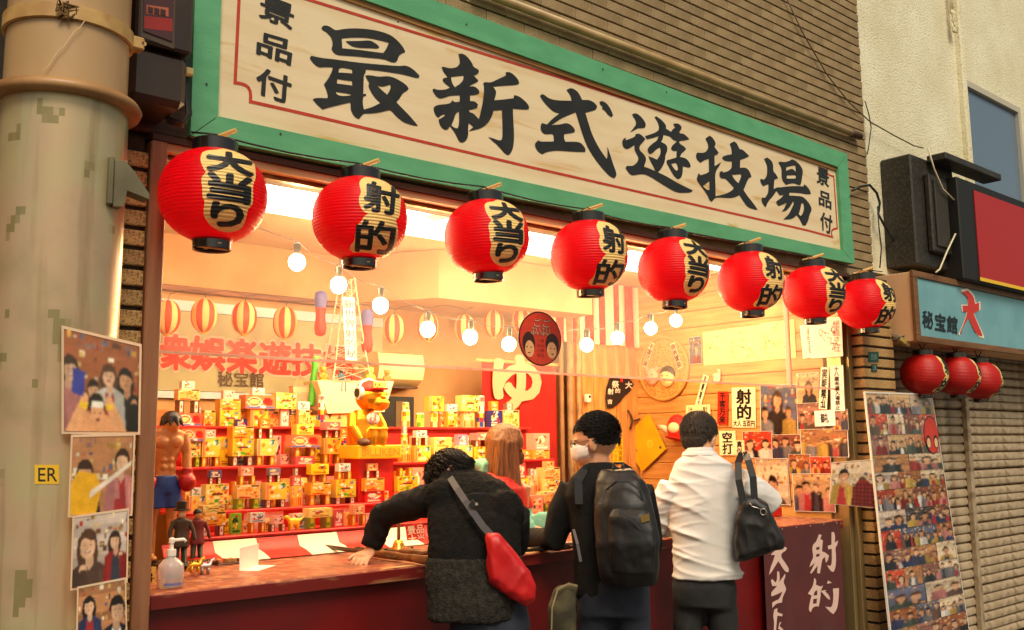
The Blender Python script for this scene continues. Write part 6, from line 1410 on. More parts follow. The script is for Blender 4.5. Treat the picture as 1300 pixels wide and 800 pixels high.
# cap with plush wings
c = px(860, 545, 5.33); t = thing('winged_cap', 'red and white trucker cap with cream wings on the pine wall', 'cap', c); k = project(c)[2] / F
m = MB(); m.ball(c + Vector((0, 0, 2 * k)), (11 * k, 15 * k, 17 * k)); m.loft([(c + Vector((-9 * k, -3 * k, -13 * k)), Vector((0, 15 * k, 2 * k)), Vector((-8 * k, 0, 3 * k))), (c + Vector((-9 * k, -3 * k, -11.5 * k)), Vector((0, 15 * k, 2 * k)), Vector((-8 * k, 0, 3 * k)))], 16)
remeshed(m, 'crown', .006, mat('cap_red2', srgb(206, 36, 24), .7), t, 2)
m = MB(); m.ball(c + Vector((-8.5 * k, -1 * k, 2 * k)), (4 * k, 9 * k, 7 * k)); m.build('front_panel', mat('cap_front', srgb(246, 220, 170), .7), t, smooth=True)
for s in (-1, 1):
    m = MB(); m.tube([c + Vector((-3 * k, s * 12 * k, -2 * k)), c + Vector((-4 * k, s * 20 * k, 3 * k)), c + Vector((-4 * k, s * 28 * k, 5 * k))], [4 * k, 3.4 * k, 1.2 * k], 10); m.build('wing', mat('wing_cream', srgb(246, 216, 176), .9), t, smooth=True)
# paper charms, yellow paper on the boards
c = px(910, 480, 5.37); t = thing('paper_charm', 'pale green and white animal shaped charm hung under the autograph sheets', 'charm', c); k = .0036
m = MB(); m.ball(c, (.008, 9 * k, 10 * k)); m.ball(c + Vector((0, 6 * k, 3 * k)), (.006, 5 * k, 6 * k)); m.tube([c + Vector((0, -6 * k, 4 * k)), c + Vector((0, -7 * k, 14 * k)), c + Vector((0, -2 * k, 16 * k))], 2.5 * k, 8); remeshed(m, 'body', .005, mat('charm_pale', srgb(246, 226, 180), .6), t, 2)
m = MB(); m.ball(c + Vector((-.01, 7 * k, 3 * k)), (.004, 2.6 * k, 3 * k), nu=10, nv=6); m.build('spot', mat('charm_green', srgb(150, 176, 110), .6), t, smooth=True)
q = side_rect(783, 556, 797, 588, off=.03, rot=0, X=5.39); qq = [py(x, y, YP - .004) for x, y in ((778, 556), (791, 556), (791, 588), (778, 588))]
m = MB(); sheet(m, qq, S(250, 206, 40)); text_in_quad(m, '当り\n一等\n二等\n三等', qq, lift=.0015, col=S(150, 70, 20), fill=.85); tag(centre(m.build('prize_list', M_PAPER, None)), 'bright yellow prize list beside the backpack wearer', 'notice')
# ================================================================== people
from mathutils import noise as mnoise
M_SKIN = mat('skin', srgb(214, 158, 120), .5, c2=srgb(200, 138, 100), scale=18, bump=.05, bscale=200)
M_HAIRB = mat('black_hair', (.009, .0075, .0065), .6, c2=(.018, .013, .010), scale=60, stretch=(1, 1, .25), spec=.2)
M_HAIRBR = mat('brown_hair', srgb(84, 48, 22), .5, c2=srgb(150, 92, 40), scale=22, stretch=(6, 6, .25), bump=.6, bscale=40, bdist=.004)
M_FLEECE = mat('black_fleece', (.007, .0064, .0056), .95, c2=(.0115, .0105, .009), scale=40, bump=.7, bscale=150, bdist=.010, spec=.12)
M_FLEECE2 = mat('charcoal_fleece', (.020, .018, .015), .95, c2=(.042, .038, .031), scale=60, bump=1.0, bscale=150, bdist=.010, spec=.12)
M_KNIT = mat('black_knit', (.006, .0056, .0055), .85, c2=(.010, .0095, .009), scale=9, bump=.4, bscale=40, bdist=.006, spec=.2)
M_SHIRT = mat('white_cotton', srgb(222, 218, 214), .8, c2=srgb(214, 208, 202), scale=5, spec=.2)
M_JEANS = mat('dark_jeans', (.010, .013, .024), .85, c2=(.020, .025, .042), scale=12, bump=.4, bscale=260, bdist=.002)
M_TROUS = mat('charcoal_trousers', (.008, .008, .010), .8, c2=(.015, .015, .016), scale=8, bump=.2, bscale=200)
M_REDJ = mat('red_jacket', srgb(206, 38, 22), .55, c2=srgb(190, 28, 16), scale=8)
M_MINT = mat('mint_fleece', srgb(140, 206, 178), .9, c2=srgb(122, 188, 160), scale=30, bump=.5, bscale=120, bdist=.005)
M_MASK = mat('white_mask', srgb(240, 232, 222), .8)
M_NYLON = mat('black_nylon', (.006, .006, .006), .5, c2=(.010, .010, .0105), scale=6, bump=.35, bscale=22, bdist=.006)
M_REDN = mat('red_nylon', srgb(206, 26, 28), .45, c2=srgb(184, 18, 22), scale=7, bump=.3, bscale=14, bdist=.008)
M_STRAP = mat('grey_webbing', srgb(74, 72, 76), .7, bump=.3, bscale=400, bdist=.001)
UPV = Vector((0, 0, 1))
class Fig:
    """working frame of one person: n looks away from the camera, r is to its right; k = metres per photo pixel"""
    def __init__(s, x, y, Y):
        s.p = py(x, y, Y); s.n = Vector((s.p.x - EYE.x, s.p.y - EYE.y, 0)).normalized(); s.r = Vector((s.n.y, -s.n.x, 0)); s.k = project(s.p)[2] / F
    def J(s, x, y, d=0): return pn(x, y, s.p + s.n * (d * s.k), s.n)
    def sec(s, x, y, d, hw, hd, turn=0.0):
        a, b = s.r * math.cos(turn) + s.n * math.sin(turn), s.n * math.cos(turn) - s.r * math.sin(turn); return (s.J(x, y, d), a * hw * s.k, b * hd * s.k)
def face_frame(f): f = f.normalized(); s = f.cross(UPV).normalized(); return f, s, s.cross(f).normalized()
def add_head(mb, c, f, s=1.0):
    """skull, jaw, nose, ears; c = middle of the head, f = where it looks"""
    f, r, u = face_frame(f); M = Matrix((r, f, u)).transposed()
    mb.ball(c + u * .022 * s - f * .010 * s, (.074 * s, .092 * s, .092 * s), M, 20, 14); mb.ball(c + f * .022 * s - u * .045 * s, (.058 * s, .062 * s, .070 * s), M, 18, 12)
    mb.ball(c + f * .045 * s - u * .085 * s, (.030 * s, .030 * s, .022 * s), M, 12, 8)
    mb.loft([(c + f * .080 * s + u * .010 * s, r * .008 * s, u * .012 * s), (c + f * .096 * s - u * .022 * s, r * .013 * s, u * .014 * s), (c + f * .075 * s - u * .036 * s, r * .014 * s, u * .008 * s)], 10)
    for q in (-1, 1):
        mb.ball(c + r * .076 * s * q - u * .010 * s - f * .004 * s, (.010 * s, .018 * s, .030 * s), M, 10, 8)
        mb.ball(c + r * .030 * s * q + f * .068 * s + u * .018 * s, (.022 * s, .012 * s, .007 * s), M, 10, 6)
    mb.ball(c + f * .078 * s - u * .058 * s, (.022 * s, .010 * s, .009 * s), M, 10, 6)
def add_eyes(root, c, f, s=1.0):
    f, r, u = face_frame(f)
    for q in (-1, 1):
        m = MB(); M = Matrix((r, f, u)).transposed(); m.ball(c + r * .030 * s * q + f * .077 * s + u * .004 * s, (.013 * s, .006 * s, .006 * s), M, 10, 6); m.build('eye', mat('eye_dark', (.02, .015, .012), .2), root, smooth=True)
def add_hand(mb, w, d, back, s=1.0, curl=.5, thumb=1):
    """w wrist, d pointing along the hand, back = normal of the back of the hand"""
    d = d.normalized(); side = d.cross(back).normalized(); back = side.cross(d).normalized()
    mb.loft([(w, side * .026 * s, back * .018 * s), (w + d * .035 * s, side * .036 * s, back * .016 * s), (w + d * .085 * s, side * .040 * s, back * .014 * s)], 12)
    for i, L in enumerate((.066, .076, .072, .056)):
        o = w + d * (.080 - abs(i - 1.4) * .004) * s + side * (-.030 + i * .020) * s; a = curl * .5; P = [o - d * .012 * s]; q = o
        sp = (i - 1.5) * .06
        for j in range(3):
            dd = (d * math.cos(a) - back * math.sin(a) + side * sp).normalized(); q = q + dd * L * (.42, .33, .25)[j] * s; P.append(q); a += curl
        mb.tube(P, [.0095 * s, .0092 * s, .0082 * s, .007 * s], 8)
    o = w + d * .025 * s - side * .028 * thumb * s
    mb.tube([o, o + (d * .6 - side * .7 * thumb).normalized() * .04 * s - back * .006 * s, o + (d * .6 - side * .7 * thumb).normalized() * .04 * s + (d * .95 - side * .2 * thumb).normalized() * .034 * s - back * .012 * s], [.013 * s, .0105 * s, .008 * s], 8)
def legs_and_body(fig, mb, hip, hw, neck, ground=0.012, spread=.11, foot=None):
    """plain body under the clothes: trunk, legs, feet"""
    mb.loft([(hip, fig.r * hw, fig.n * hw * .68), ((hip + neck) / 2, fig.r * hw * .92, fig.n * hw * .6), (hip.lerp(neck, .86), fig.r * hw * 1.08, fig.n * hw * .55), (neck, fig.r * .055, fig.n * .055)], 18)
    for q in (-1, 1):
        a = hip + fig.r * q * hw * .5; kn = Vector((a.x + fig.r.x * q * .02, a.y + fig.r.y * q * .02, hip.z * .53)); an = Vector((kn.x, kn.y, .09))
        mb.tube([a, kn, an], [hw * .46, hw * .34, hw * .24], 14); mb.tube([an, an - Vector((0, 0, .05)), an + fig.n * .15 - Vector((0, 0, .055))], [.04, .04, .032], 10)
def trousers(fig, root, hip, hw, m_, name='trousers', top=.10):
    mb = MB(); mb.loft([(hip + UPV * top, fig.r * hw * .98, fig.n * hw * .70), (hip, fig.r * hw * 1.1, fig.n * hw * .80), (hip - UPV * .09, fig.r * hw * 1.06, fig.n * hw * .76)], 22)
    for q in (-1, 1):
        a = hip + fig.r * q * hw * .52 - UPV * .03; kn = Vector((a.x + fig.r.x * q * .02, a.y + fig.r.y * q * .02, hip.z * .53)); an = Vector((kn.x, kn.y, .07)); mb.tube([a, a.lerp(kn, .5), kn, an], [hw * .56, hw * .50, hw * .42, hw * .38], 16)
    return remeshed(mb, name, .011, m_, root, 4, disp=lambda me, o: rumple(me, .006, 9))
def shoes(fig, root, hip, hw):
    for q in (-1, 1):
        a = hip + fig.r * q * (hw * .52 + .02); c = Vector((a.x, a.y, 0)); m = MB()
        m.loft([(c - fig.n * .08 + UPV * .002, fig.r * .04, fig.n * .03), (c - fig.n * .02 + UPV * .09, fig.r * .042, fig.n * .06)], 14); m.loft([(c + fig.n * .06 + UPV * .002, fig.r * .045, fig.n * .14), (c + fig.n * .05 + UPV * .05, fig.r * .04, fig.n * .11)], 14); remeshed(m, 'shoe', .01, M_BLACK, root, 3)
def rumple(me, amp, freq, skew=(1, 1, 1), ridged=False):
    """push the surface in and out as cloth folds"""
    nr = [v.normal.copy() for v in me.vertices]
    for v, n in zip(me.vertices, nr):
        p = Vector((v.co.x * skew[0], v.co.y * skew[1], v.co.z * skew[2])) * freq
        a = mnoise.noise(p) + .5 * mnoise.noise(p * 2.1 + Vector((3.1, 0, 0)))
        if ridged: a = .55 - 1.6 * abs(a)
        v.co += n * amp * a
    me.update()
def tufts(mb, c, f, rad, n, length, rnd, up_bias=.5, droop=0.0, cover=lambda d: True, thick=.010):
    """short locks standing off a head"""
    f, r, u = face_frame(f); k = 0
    while k < n:
        d = Vector((rnd.gauss(0, 1), rnd.gauss(0, 1), rnd.gauss(0, 1))).normalized()
        l = Vector((d.dot(r), d.dot(f), d.dot(u)))
        if not cover(l): continue
        k += 1; p = c + r * l.x * rad[0] + f * l.y * rad[1] + u * l.z * rad[2]
        t = (d + u * up_bias + Vector((rnd.uniform(-.4, .4), rnd.uniform(-.4, .4), rnd.uniform(-.2, .3)))).normalized(); L = length * rnd.uniform(.6, 1.25)
        mb.tube([p - d * .012, p + t * L * .5, p + t * L - UPV * droop], [thick, thick * .7, thick * .15], 6)

def strands(mb, c, f, rad, n, length, rnd, comb, cover, w=.0022, lift=.35):
    """fine locks lying over a head, combed along comb"""
    f, r, u = face_frame(f); k = 0
    while k < n:
        d = Vector((rnd.gauss(0, 1), rnd.gauss(0, 1), rnd.gauss(0, 1))).normalized(); l = Vector((d.dot(r), d.dot(f), d.dot(u)))
        if not cover(l): continue
        k += 1; p = c + r * l.x * rad[0] + f * l.y * rad[1] + u * l.z * rad[2]
        t = comb - d * comb.dot(d); t = (t.normalized() + d * lift * rnd.uniform(.3, 1.2) + Vector((rnd.uniform(-.16, .16), rnd.uniform(-.16, .16), rnd.uniform(-.12, .12)))).normalized(); L = length * rnd.uniform(.7, 1.25)
        mb.tube([p - d * .006, p + t * L * .55 + d * .003, p + (t - UPV * .25).normalized() * L + d * .001], [w, w * .9, w * .25], 3, cap=False)
# ---- 1. man in black fleece vest leaning over the counter
fg = Fig(600, 760, -.34); k = fg.k; J = fg.J
ROOT = thing('person', 'person in black fleece vest bent over the counter with one forearm on it', 'person', (fg.p.x, fg.p.y, 0))
hip = J(622, 792, -4); hw = 46 * k; neck = J(583, 604, 82)
hf = (fg.n * .7 - fg.r * .55 - UPV * .55); hc = J(571, 612, 112)
wr = pz(470, 713, ZC); wr.z = ZC + .052; el = py(486, 654, wr.y - .05); sh_ = py(549, 634, -.06)
mb = MB(); legs_and_body(fg, mb, hip, hw * .9, neck); mb.tube([neck, hc], [.055, .052], 14); add_head(mb, hc, hf)
mb.tube([sh_, el, wr], [.045, .038, .027], 14); hd_dir = (pz(449, 721, ZC) - pz(470, 715, ZC)); hd_dir.z = -.03; add_hand(mb, wr - UPV * .012, hd_dir, UPV, .95, .42, -1)
shr = J(652, 655, 40); elr = J(655, 690, 75); wrr = J(620, 690, 110); mb.tube([shr, elr, wrr], [.045, .04, .03], 12); add_hand(mb, wrr, -fg.r + fg.n * .2, UPV, .95, .7, 1)
remeshed(mb, 'body', .0055, M_SKIN, ROOT, 2)
trousers(fg, ROOT, hip, hw, M_JEANS, 'jeans'); shoes(fg, ROOT, hip, hw)
mb = MB(); mb.tube([sh_, sh_.lerp(el, .5) + UPV * .008, el, el.lerp(wr, .5), wr + UPV * .01], [.064, .060, .054, .048, .040], 18); mb.tube([shr, elr, wrr], [.062, .056, .044], 16)
mb.loft([fg.sec(612, 772, -3, 50, 34), fg.sec(606, 700, 10, 52, 32), fg.sec(597, 625, 50, 46, 26)], 20)
remeshed(mb, 'sweater', .008, M_KNIT, ROOT, 2, disp=lambda me, o: (rumple(me, .007, 11, (1, 1, .5)), rumple(me, .006, 16, (1, 1, 1), True)))
up_s = [fg.sec(602, 712, 2, 60, 39), fg.sec(602, 690, 8, 60.5, 39), fg.sec(602, 655, 30, 60, 38), fg.sec(600, 630, 52, 58, 32), fg.sec(596, 612, 68, 46, 28), fg.sec(588, 600, 84, 30, 24), fg.sec(580, 597, 98, 22, 20)]
mb = MB(); mb.loft(up_s, 30); mb.ball(J(640, 650, 26), (.075, .08, .085)); mb.ball(J(560, 633, 42), (.06, .07, .075)); mb.tube([J(600, 590, 92), J(577, 586, 106), J(560, 598, 104)], [.030, .034, .028], 12)
remeshed(mb, 'fleece_vest', .009, M_FLEECE, ROOT, 5, disp=lambda me, o: (rumple(me, .008, 7), rumple(me, .0045, 60)))
mb = MB(); mb.loft([fg.sec(600, 786, -10, 57, 38), fg.sec(602, 760, -8, 60, 40), fg.sec(602, 730, -3, 61.5, 40.5), fg.sec(602, 704, 4, 61.5, 40)], 30)
remeshed(mb, 'vest_hem', .009, M_FLEECE2, ROOT, 3, disp=lambda me, o: (rumple(me, .006, 7), rumple(me, .0045, 60)))
rn = random.Random(4); mb = MB(); f_, r_, u_ = face_frame(hf); mb.ball(hc + u_ * .03 - f_ * .014, (.083, .10, .088), Matrix((r_, f_, u_)).transposed(), 18, 12)
strands(mb, hc + u_ * .03 - f_ * .014, hf, (.083, .10, .088), 2400, .040, rn, fg.r * .6 - fg.n * .5 + UPV * .1, lambda l: l.z > -.5 or l.y < -.1)
mb.build('hair', M_HAIRB, ROOT, smooth=True)
# red sling bag of the leaning man
t = thing('sling_bag', 'red nylon sling bag hanging on the back of the fleece vest', 'bag', J(650, 720, -45))
out = [(617, 676), (632, 677), (652, 700), (672, 726), (681, 745), (679, 763), (668, 769), (645, 757), (622, 739), (617, 712)]
cx_, cy_ = 646, 722
mb = MB(); N_ = len(out); rings = []
for (d, s) in ((-58, .72), (-53, .93), (-44, 1.0), (-36, .95), (-30, .7)): rings.append([J(cx_ + (x - cx_) * s, cy_ + (y - cy_) * s, d) for x, y in out])
vs = [p for rg in rings for p in rg]; fs = [(a * N_ + i, a * N_ + (i + 1) % N_, (a + 1) * N_ + (i + 1) % N_, (a + 1) * N_ + i) for a in range(4) for i in range(N_)] + [tuple(reversed(range(N_))), tuple(range(4 * N_, 5 * N_))]
mb.add(vs, fs); remeshed(mb, 'pouch', .006, M_REDN, t, 5, disp=lambda me, o: rumple(me, .009, 13, (1, 1, .6), True))
def band(pts, w, th, nrm):
    m = MB()
    for a, b in zip(pts, pts[1:]):
        dd = (b - a).normalized(); s = dd.cross(nrm).normalized() * w / 2; m.slab([a - s, a + s, b + dd * .004 + s, b + dd * .004 - s], th)
    return m
band([J(571, 606, 36), J(580, 620, 8), J(590, 635, -12), J(601, 651, -26), J(613, 668, -36), J(626, 682, -44)], 8.5 * k, .003, -fg.n).build('strap', M_STRAP, t)
m = MB(); q = J(601, 641, -24); M = Matrix((fg.r, fg.n, UPV)).transposed().to_4x4(); m.bbox((-5 * k, -2 * k, -4 * k), (6 * k, 2 * k, 4 * k), .002, Matrix.Translation(q) @ M @ Matrix.Rotation(.7, 4, 'Y')); m.build('buckle', M_BLACK, t)
m = MB(); m.lathe([(2 * k, 0), (2 * k, .003)], J(605, 640, -28), 12, M @ Matrix.Rotation(math.pi / 2, 4, 'X')); m.build('stud', mat('stud_steel', srgb(200, 190, 170), .3, .8), t)

# ---- 2. man with black backpack
fg = Fig(775, 740, -.33); k = fg.k; J = fg.J
ROOT = thing('person', 'person in black sweater with glasses and white mask, backpack on, looking into the stall', 'person', (fg.p.x, fg.p.y, 0))
hip = J(778, 752, 6); hw = 43 * k; neck = J(759, 590, 16)
hf = (-fg.r * .97 + fg.n * .10 - UPV * .10); hc = J(754, 562, 16)
mb = MB(); legs_and_body(fg, mb, hip, hw * .9, neck); mb.tube([neck - UPV * .03, hc - UPV * .03], [.062, .056], 14); add_head(mb, hc, hf, 1.04)
sh_ = py(724, 618, -.16); el = py(704, 686, -.10); wr = pz(672, 684, ZC + .045)
mb.tube([sh_, el, wr], [.045, .04, .028], 14); hd_dir = pz(655, 676, ZC + .02) - wr; hd_dir.z = 0; add_hand(mb, wr, hd_dir, UPV, .95, .5, -1)
shr = J(812, 622, 0); elr = J(826, 690, 30); wrr = J(800, 690, 90); mb.tube([shr, elr, wrr], [.045, .04, .028], 12); add_hand(mb, wrr, fg.n - fg.r * .6, UPV, .95, .6, 1)
remeshed(mb, 'body', .0055, M_SKIN, ROOT, 2); add_eyes(ROOT, hc, hf, 1.04)
trousers(fg, ROOT, hip, hw, M_JEANS, 'jeans'); shoes(fg, ROOT, hip, hw)
mb = MB(); mb.loft([fg.sec(776, 758, 4, 46, 32), fg.sec(772, 710, 6, 43, 30), fg.sec(768, 660, 8, 46, 30), fg.sec(766, 628, 10, 50, 28), fg.sec(765, 606, 12, 42, 25), fg.sec(761, 592, 14, 22, 20), fg.sec(759, 586, 15, 19, 18)], 26)
mb.tube([sh_ + fg.r * .02, sh_.lerp(el, .5), el, el.lerp(wr, .55), wr + UPV * .005], [.068, .062, .058, .052, .040], 18); mb.tube([shr, elr, wrr], [.062, .056, .044], 16)
remeshed(mb, 'sweater', .009, M_KNIT, ROOT, 4, disp=lambda me, o: rumple(me, .008, 10, (1, 1, .55)))
rn = random.Random(9); mb = MB(); f_, r_, u_ = face_frame(hf); M3 = Matrix((r_, f_, u_)).transposed(); mb.ball(hc + u_ * .036 - f_ * .022, (.083, .092, .090), M3, 20, 14)
strands(mb, hc + u_ * .034 - f_ * .020, hf, (.083, .094, .092), 2600, .026, rn, f_ * .7 + UPV * .15, lambda l: l.z > .2 or (l.y < .0 and l.z > -.4), lift=.35)
mb.build('hair', M_HAIRB, ROOT, smooth=True)
mb = MB(); mb.loft([(hc + f_ * .020 - u_ * .030, r_ * .074, u_ * .046), (hc + f_ * .072 - u_ * .034, r_ * .052, u_ * .048), (hc + f_ * .104 - u_ * .034, r_ * .016, u_ * .026)], 18); remeshed(mb, 'face_mask', .005, M_MASK, ROOT, 2)
mb = MB()
for q in (-1, 1): mb.tube([hc + r_ * q * .070 + f_ * .03 - u_ * .012, hc + r_ * q * .082 - f_ * .008 + u_ * .012, hc + r_ * q * .080 - f_ * .014 - u_ * .02], .0022, 5)
mb.build('ear_loop', M_MASK, ROOT)
t = thing('spectacles', 'thin dark spectacles on the masked face', 'glasses', hc)
m = MB()
for q in (-1, 1):
    c2 = hc + f_ * .094 + r_ * q * .032 + u_ * .006; m.tube([c2 + r_ * .026 * math.cos(a) + u_ * .017 * math.sin(a) for a in [2 * math.pi * j / 16 for j in range(17)]], .0018, 5, cap=False)
    m.tube([c2 + r_ * q * .026, hc + r_ * q * .080 + f_ * .01 + u_ * .010, hc + r_ * q * .080 - f_ * .01 + u_ * .0], .0016, 5)
m.tube([hc + f_ * .096 - r_ * .008 + u_ * .008, hc + f_ * .096 + r_ * .008 + u_ * .008], .0018, 5); m.build('frame', M_BLACK, t, smooth=True)
# backpack
bp = thing('backpack', 'black zipped backpack with a front pocket worn over the black sweater', 'backpack', J(792, 670, -45))
tn = -.30
def bsec(x, y, d, hw_, hd_): return fg.sec(x, y, d, hw_, hd_, tn)
mb = MB(); mb.loft([bsec(798, 742, -44, 34, 17), bsec(798, 730, -46, 38, 23), bsec(796, 690, -48, 40, 25), bsec(792, 640, -42, 37, 23), bsec(787, 610, -32, 31, 19), bsec(784, 596, -26, 20, 13)], 26)
remeshed(mb, 'main_compartment', .008, M_NYLON, bp, 4, disp=lambda me, o: rumple(me, .007, 12, (1, 1, .7)))
mb = MB(); mb.loft([bsec(803, 728, -70, 27, 8), bsec(803, 690, -74, 30, 9), bsec(800, 655, -68, 27, 8), bsec(797, 645, -63, 20, 6)], 22); remeshed(mb, 'front_pocket', .007, M_NYLON, bp, 3, disp=lambda me, o: rumple(me, .005, 16))
M_ZIP = mat('zip_grey', srgb(62, 62, 66), .35, .3)
for pts, w in (([(765, 640), (770, 622), (782, 612), (798, 612), (812, 622), (820, 650), (826, 700)], 1.6),): band([J(x, y, -60 - (y - 612) * .10 - (6 if 775 < x < 815 else -4)) for x, y in pts], w * k * 1.6, .003, -fg.n).build('zip', M_ZIP, bp)
band([J(786, 650, -80), J(800, 658, -84), J(813, 672, -84)], 2.2 * k, .003, -fg.n).build('pocket_zip', M_ZIP, bp)
m = MB(); q = [J(x, y, -83) for x, y in ((813, 655), (824, 652), (825, 661), (814, 664))]; m.slab([q[0], q[3], q[2], q[1]], .001); m.build('logo_patch', mat('logo_gold', srgb(120, 96, 40), .5), bp)
for pts in ([(735, 640, -30), (734, 610, -26), (742, 596, -8), (756, 592, 4)], [(806, 640, -24), (806, 612, -14), (800, 598, 2), (790, 592, 8)]): band([J(x, y, d) for x, y, d in pts], 10 * k, .006, -fg.n).build('shoulder_strap', M_NYLON, bp)
band([J(728, 672, -20), J(733, 690, -34), J(737, 712, -40)], 3.5 * k, .003, -fg.n).build('webbing', M_STRAP, bp)
m = MB(); m.tube([J(778, 600, -22), J(780, 588, -16), J(790, 588, -16), J(793, 600, -22)], .006, 8); m.build('grab_loop', M_NYLON, bp, smooth=True)
# shoulder bag at his hip
t = thing('shoulder_bag', 'olive and cream shoulder bag hanging at the hip below the backpack', 'bag', J(716, 775, -25))
mb = MB(); mb.loft([fg.sec(714, 806, -22, 17, 9), fg.sec(713, 775, -22, 18, 11), fg.sec(718, 748, -18, 15, 8), fg.sec(722, 742, -17, 12, 5)], 18); remeshed(mb, 'pouch', .006, mat('olive_canvas', srgb(84, 76, 50), .85, c2=srgb(48, 44, 30), scale=9, bump=.3, bscale=200), t, 3, disp=lambda me, o: rumple(me, .006, 14))
band([J(700, 806, -36), J(701, 772, -38), J(708, 748, -34), J(722, 741, -30), J(732, 744, -30)], 2 * k, .004, -fg.n).build('piping', mat('canvas_cream', srgb(140, 124, 88), .8), t)

# ---- 3. man in white shirt
fg = Fig(895, 735, -.30); k = fg.k; J = fg.J
ROOT = thing('person', 'person in untucked white shirt and dark trousers seen from behind', 'person', (fg.p.x, fg.p.y, 0))
hip = J(894, 744, 2); hw = 40 * k; neck = J(888, 580, 14)
hf = (fg.n * .82 + fg.r * .38 - UPV * .38); hc = J(888, 557, 30)
mb = MB(); legs_and_body(fg, mb, hip, hw * .9, neck); mb.tube([neck - UPV * .03, hc - fg.n * .02 - UPV * .03], [.064, .058], 14); add_head(mb, hc, hf, 1.0)
sh_ = J(850, 618, 4); el = J(834, 668, 14); wr = J(856, 684, 70); wr.z = max(wr.z, ZC + .05)
shr = J(940, 615, 2); elr = J(974, 634, 26); wrr = J(945, 652, 85)
mb.tube([sh_, el, wr], [.046, .04, .028], 14); add_hand(mb, wr, fg.n + fg.r * .3, UPV, .95, .6, -1); mb.tube([shr, elr, wrr], [.046, .042, .028], 14); add_hand(mb, wrr, fg.n * .8 - fg.r * .6, UPV, .95, .7, 1)
remeshed(mb, 'body', .0055, M_SKIN, ROOT, 2); add_eyes(ROOT, hc, hf)
trousers(fg, ROOT, hip, hw * .93, M_TROUS, 'trousers', .06); shoes(fg, ROOT, hip, hw)
mb = MB(); mb.loft([fg.sec(898, 734, 0, 44, 29), fg.sec(897, 722, 0, 42, 28), fg.sec(895, 690, 2, 41, 27), fg.sec(893, 655, 4, 45, 27), fg.sec(893, 624, 6, 48, 25), fg.sec(893, 604, 8, 43, 22), fg.sec(891, 586, 12, 34, 21), fg.sec(889, 576, 15, 20, 18)], 30)
mb.tube([sh_ + fg.r * .02, sh_.lerp(el, .5), el, el.lerp(wr, .5), wr], [.072, .064, .058, .050, .040], 18); mb.tube([shr - fg.r * .02, shr.lerp(elr, .5), elr, elr.lerp(wrr, .5), wrr], [.076, .072, .068, .056, .042], 18)
mb.loft([fg.sec(888, 578, 16, 19, 19), fg.sec(888, 568, 18, 17, 18)], 18)
def shirt_folds(me, o):
    nr = [v.normal.copy() for v in me.vertices]
    for v, n in zip(me.vertices, nr):
        lat = v.co.dot(fg.r); a = 0
        for fr, am, sl in ((4.5, .011, .6), (7.5, .006, .35), (12.0, .0035, -.3)):
            p = Vector((lat * .45, v.co.dot(fg.n) * .45, v.co.z * 1.9 + sl * lat)) * fr; a += am * (max(0, 1 - 2.6 * abs(mnoise.noise(p + Vector((fr, 0, 0))))) ** 2.2 - .15)
        a *= min(1, max(.12, .5 + 1.6 * mnoise.noise(v.co * 5.0 + Vector((7, 0, 0))))); v.co += n * a
    me.update()
remeshed(mb, 'shirt', .006, M_SHIRT, ROOT, 5, disp=shirt_folds)
mb = MB(); c2, a2, b2 = fg.sec(888, 573, 17, 21, 21); c3, a3, b3 = fg.sec(888, 579, 16, 24, 23); mb.loft([(c3, a3, b3), (c2, a2, b2), (c2 - UPV * .0, a2 * .86, b2 * .86)], 22); remeshed(mb, 'collar', .005, M_SHIRT, ROOT, 2)
rn = random.Random(12); mb = MB(); f_, r_, u_ = face_frame(hf); M3 = Matrix((r_, f_, u_)).transposed(); mb.ball(hc + u_ * .034 - f_ * .020, (.080, .092, .088), M3, 20, 14); mb.ball(hc - f_ * .05 - u_ * .02, (.062, .045, .06), M3, 16, 10)
strands(mb, hc + u_ * .034 - f_ * .020, hf, (.080, .092, .088), 2600, .020, rn, UPV * -.6 + f_ * .3, lambda l: l.z > .1 or (l.y < .05 and l.z > -.6), lift=.5, w=.0018)
strands(mb, hc - f_ * .05 - u_ * .02, hf, (.062, .045, .06), 700, .014, rn, UPV * -1.0, lambda l: l.y < 0, lift=.3, w=.0016)
mb.build('hair', mat('short_brown_hair', (.035, .022, .014), .5, c2=(.06, .038, .022), scale=60, bump=.3, bscale=160, bdist=.004), ROOT, smooth=True)
mb = MB(); mb.loft([(hc + f_ * .020 - u_ * .030, r_ * .074, u_ * .044), (hc + f_ * .072 - u_ * .034, r_ * .052, u_ * .046), (hc + f_ * .104 - u_ * .034, r_ * .016, u_ * .024)], 18); remeshed(mb, 'face_mask', .005, M_MASK, ROOT, 2)
mb = MB()
for q in (-1, 1): mb.tube([hc + r_ * q * .070 + f_ * .03 - u_ * .005, hc + r_ * q * .084 - f_ * .004 + u_ * .018, hc + r_ * q * .082 - f_ * .016 - u_ * .01, hc + r_ * q * .072 + f_ * .02 - u_ * .05], .0022, 5)
mb.build('ear_loop', M_MASK, ROOT)
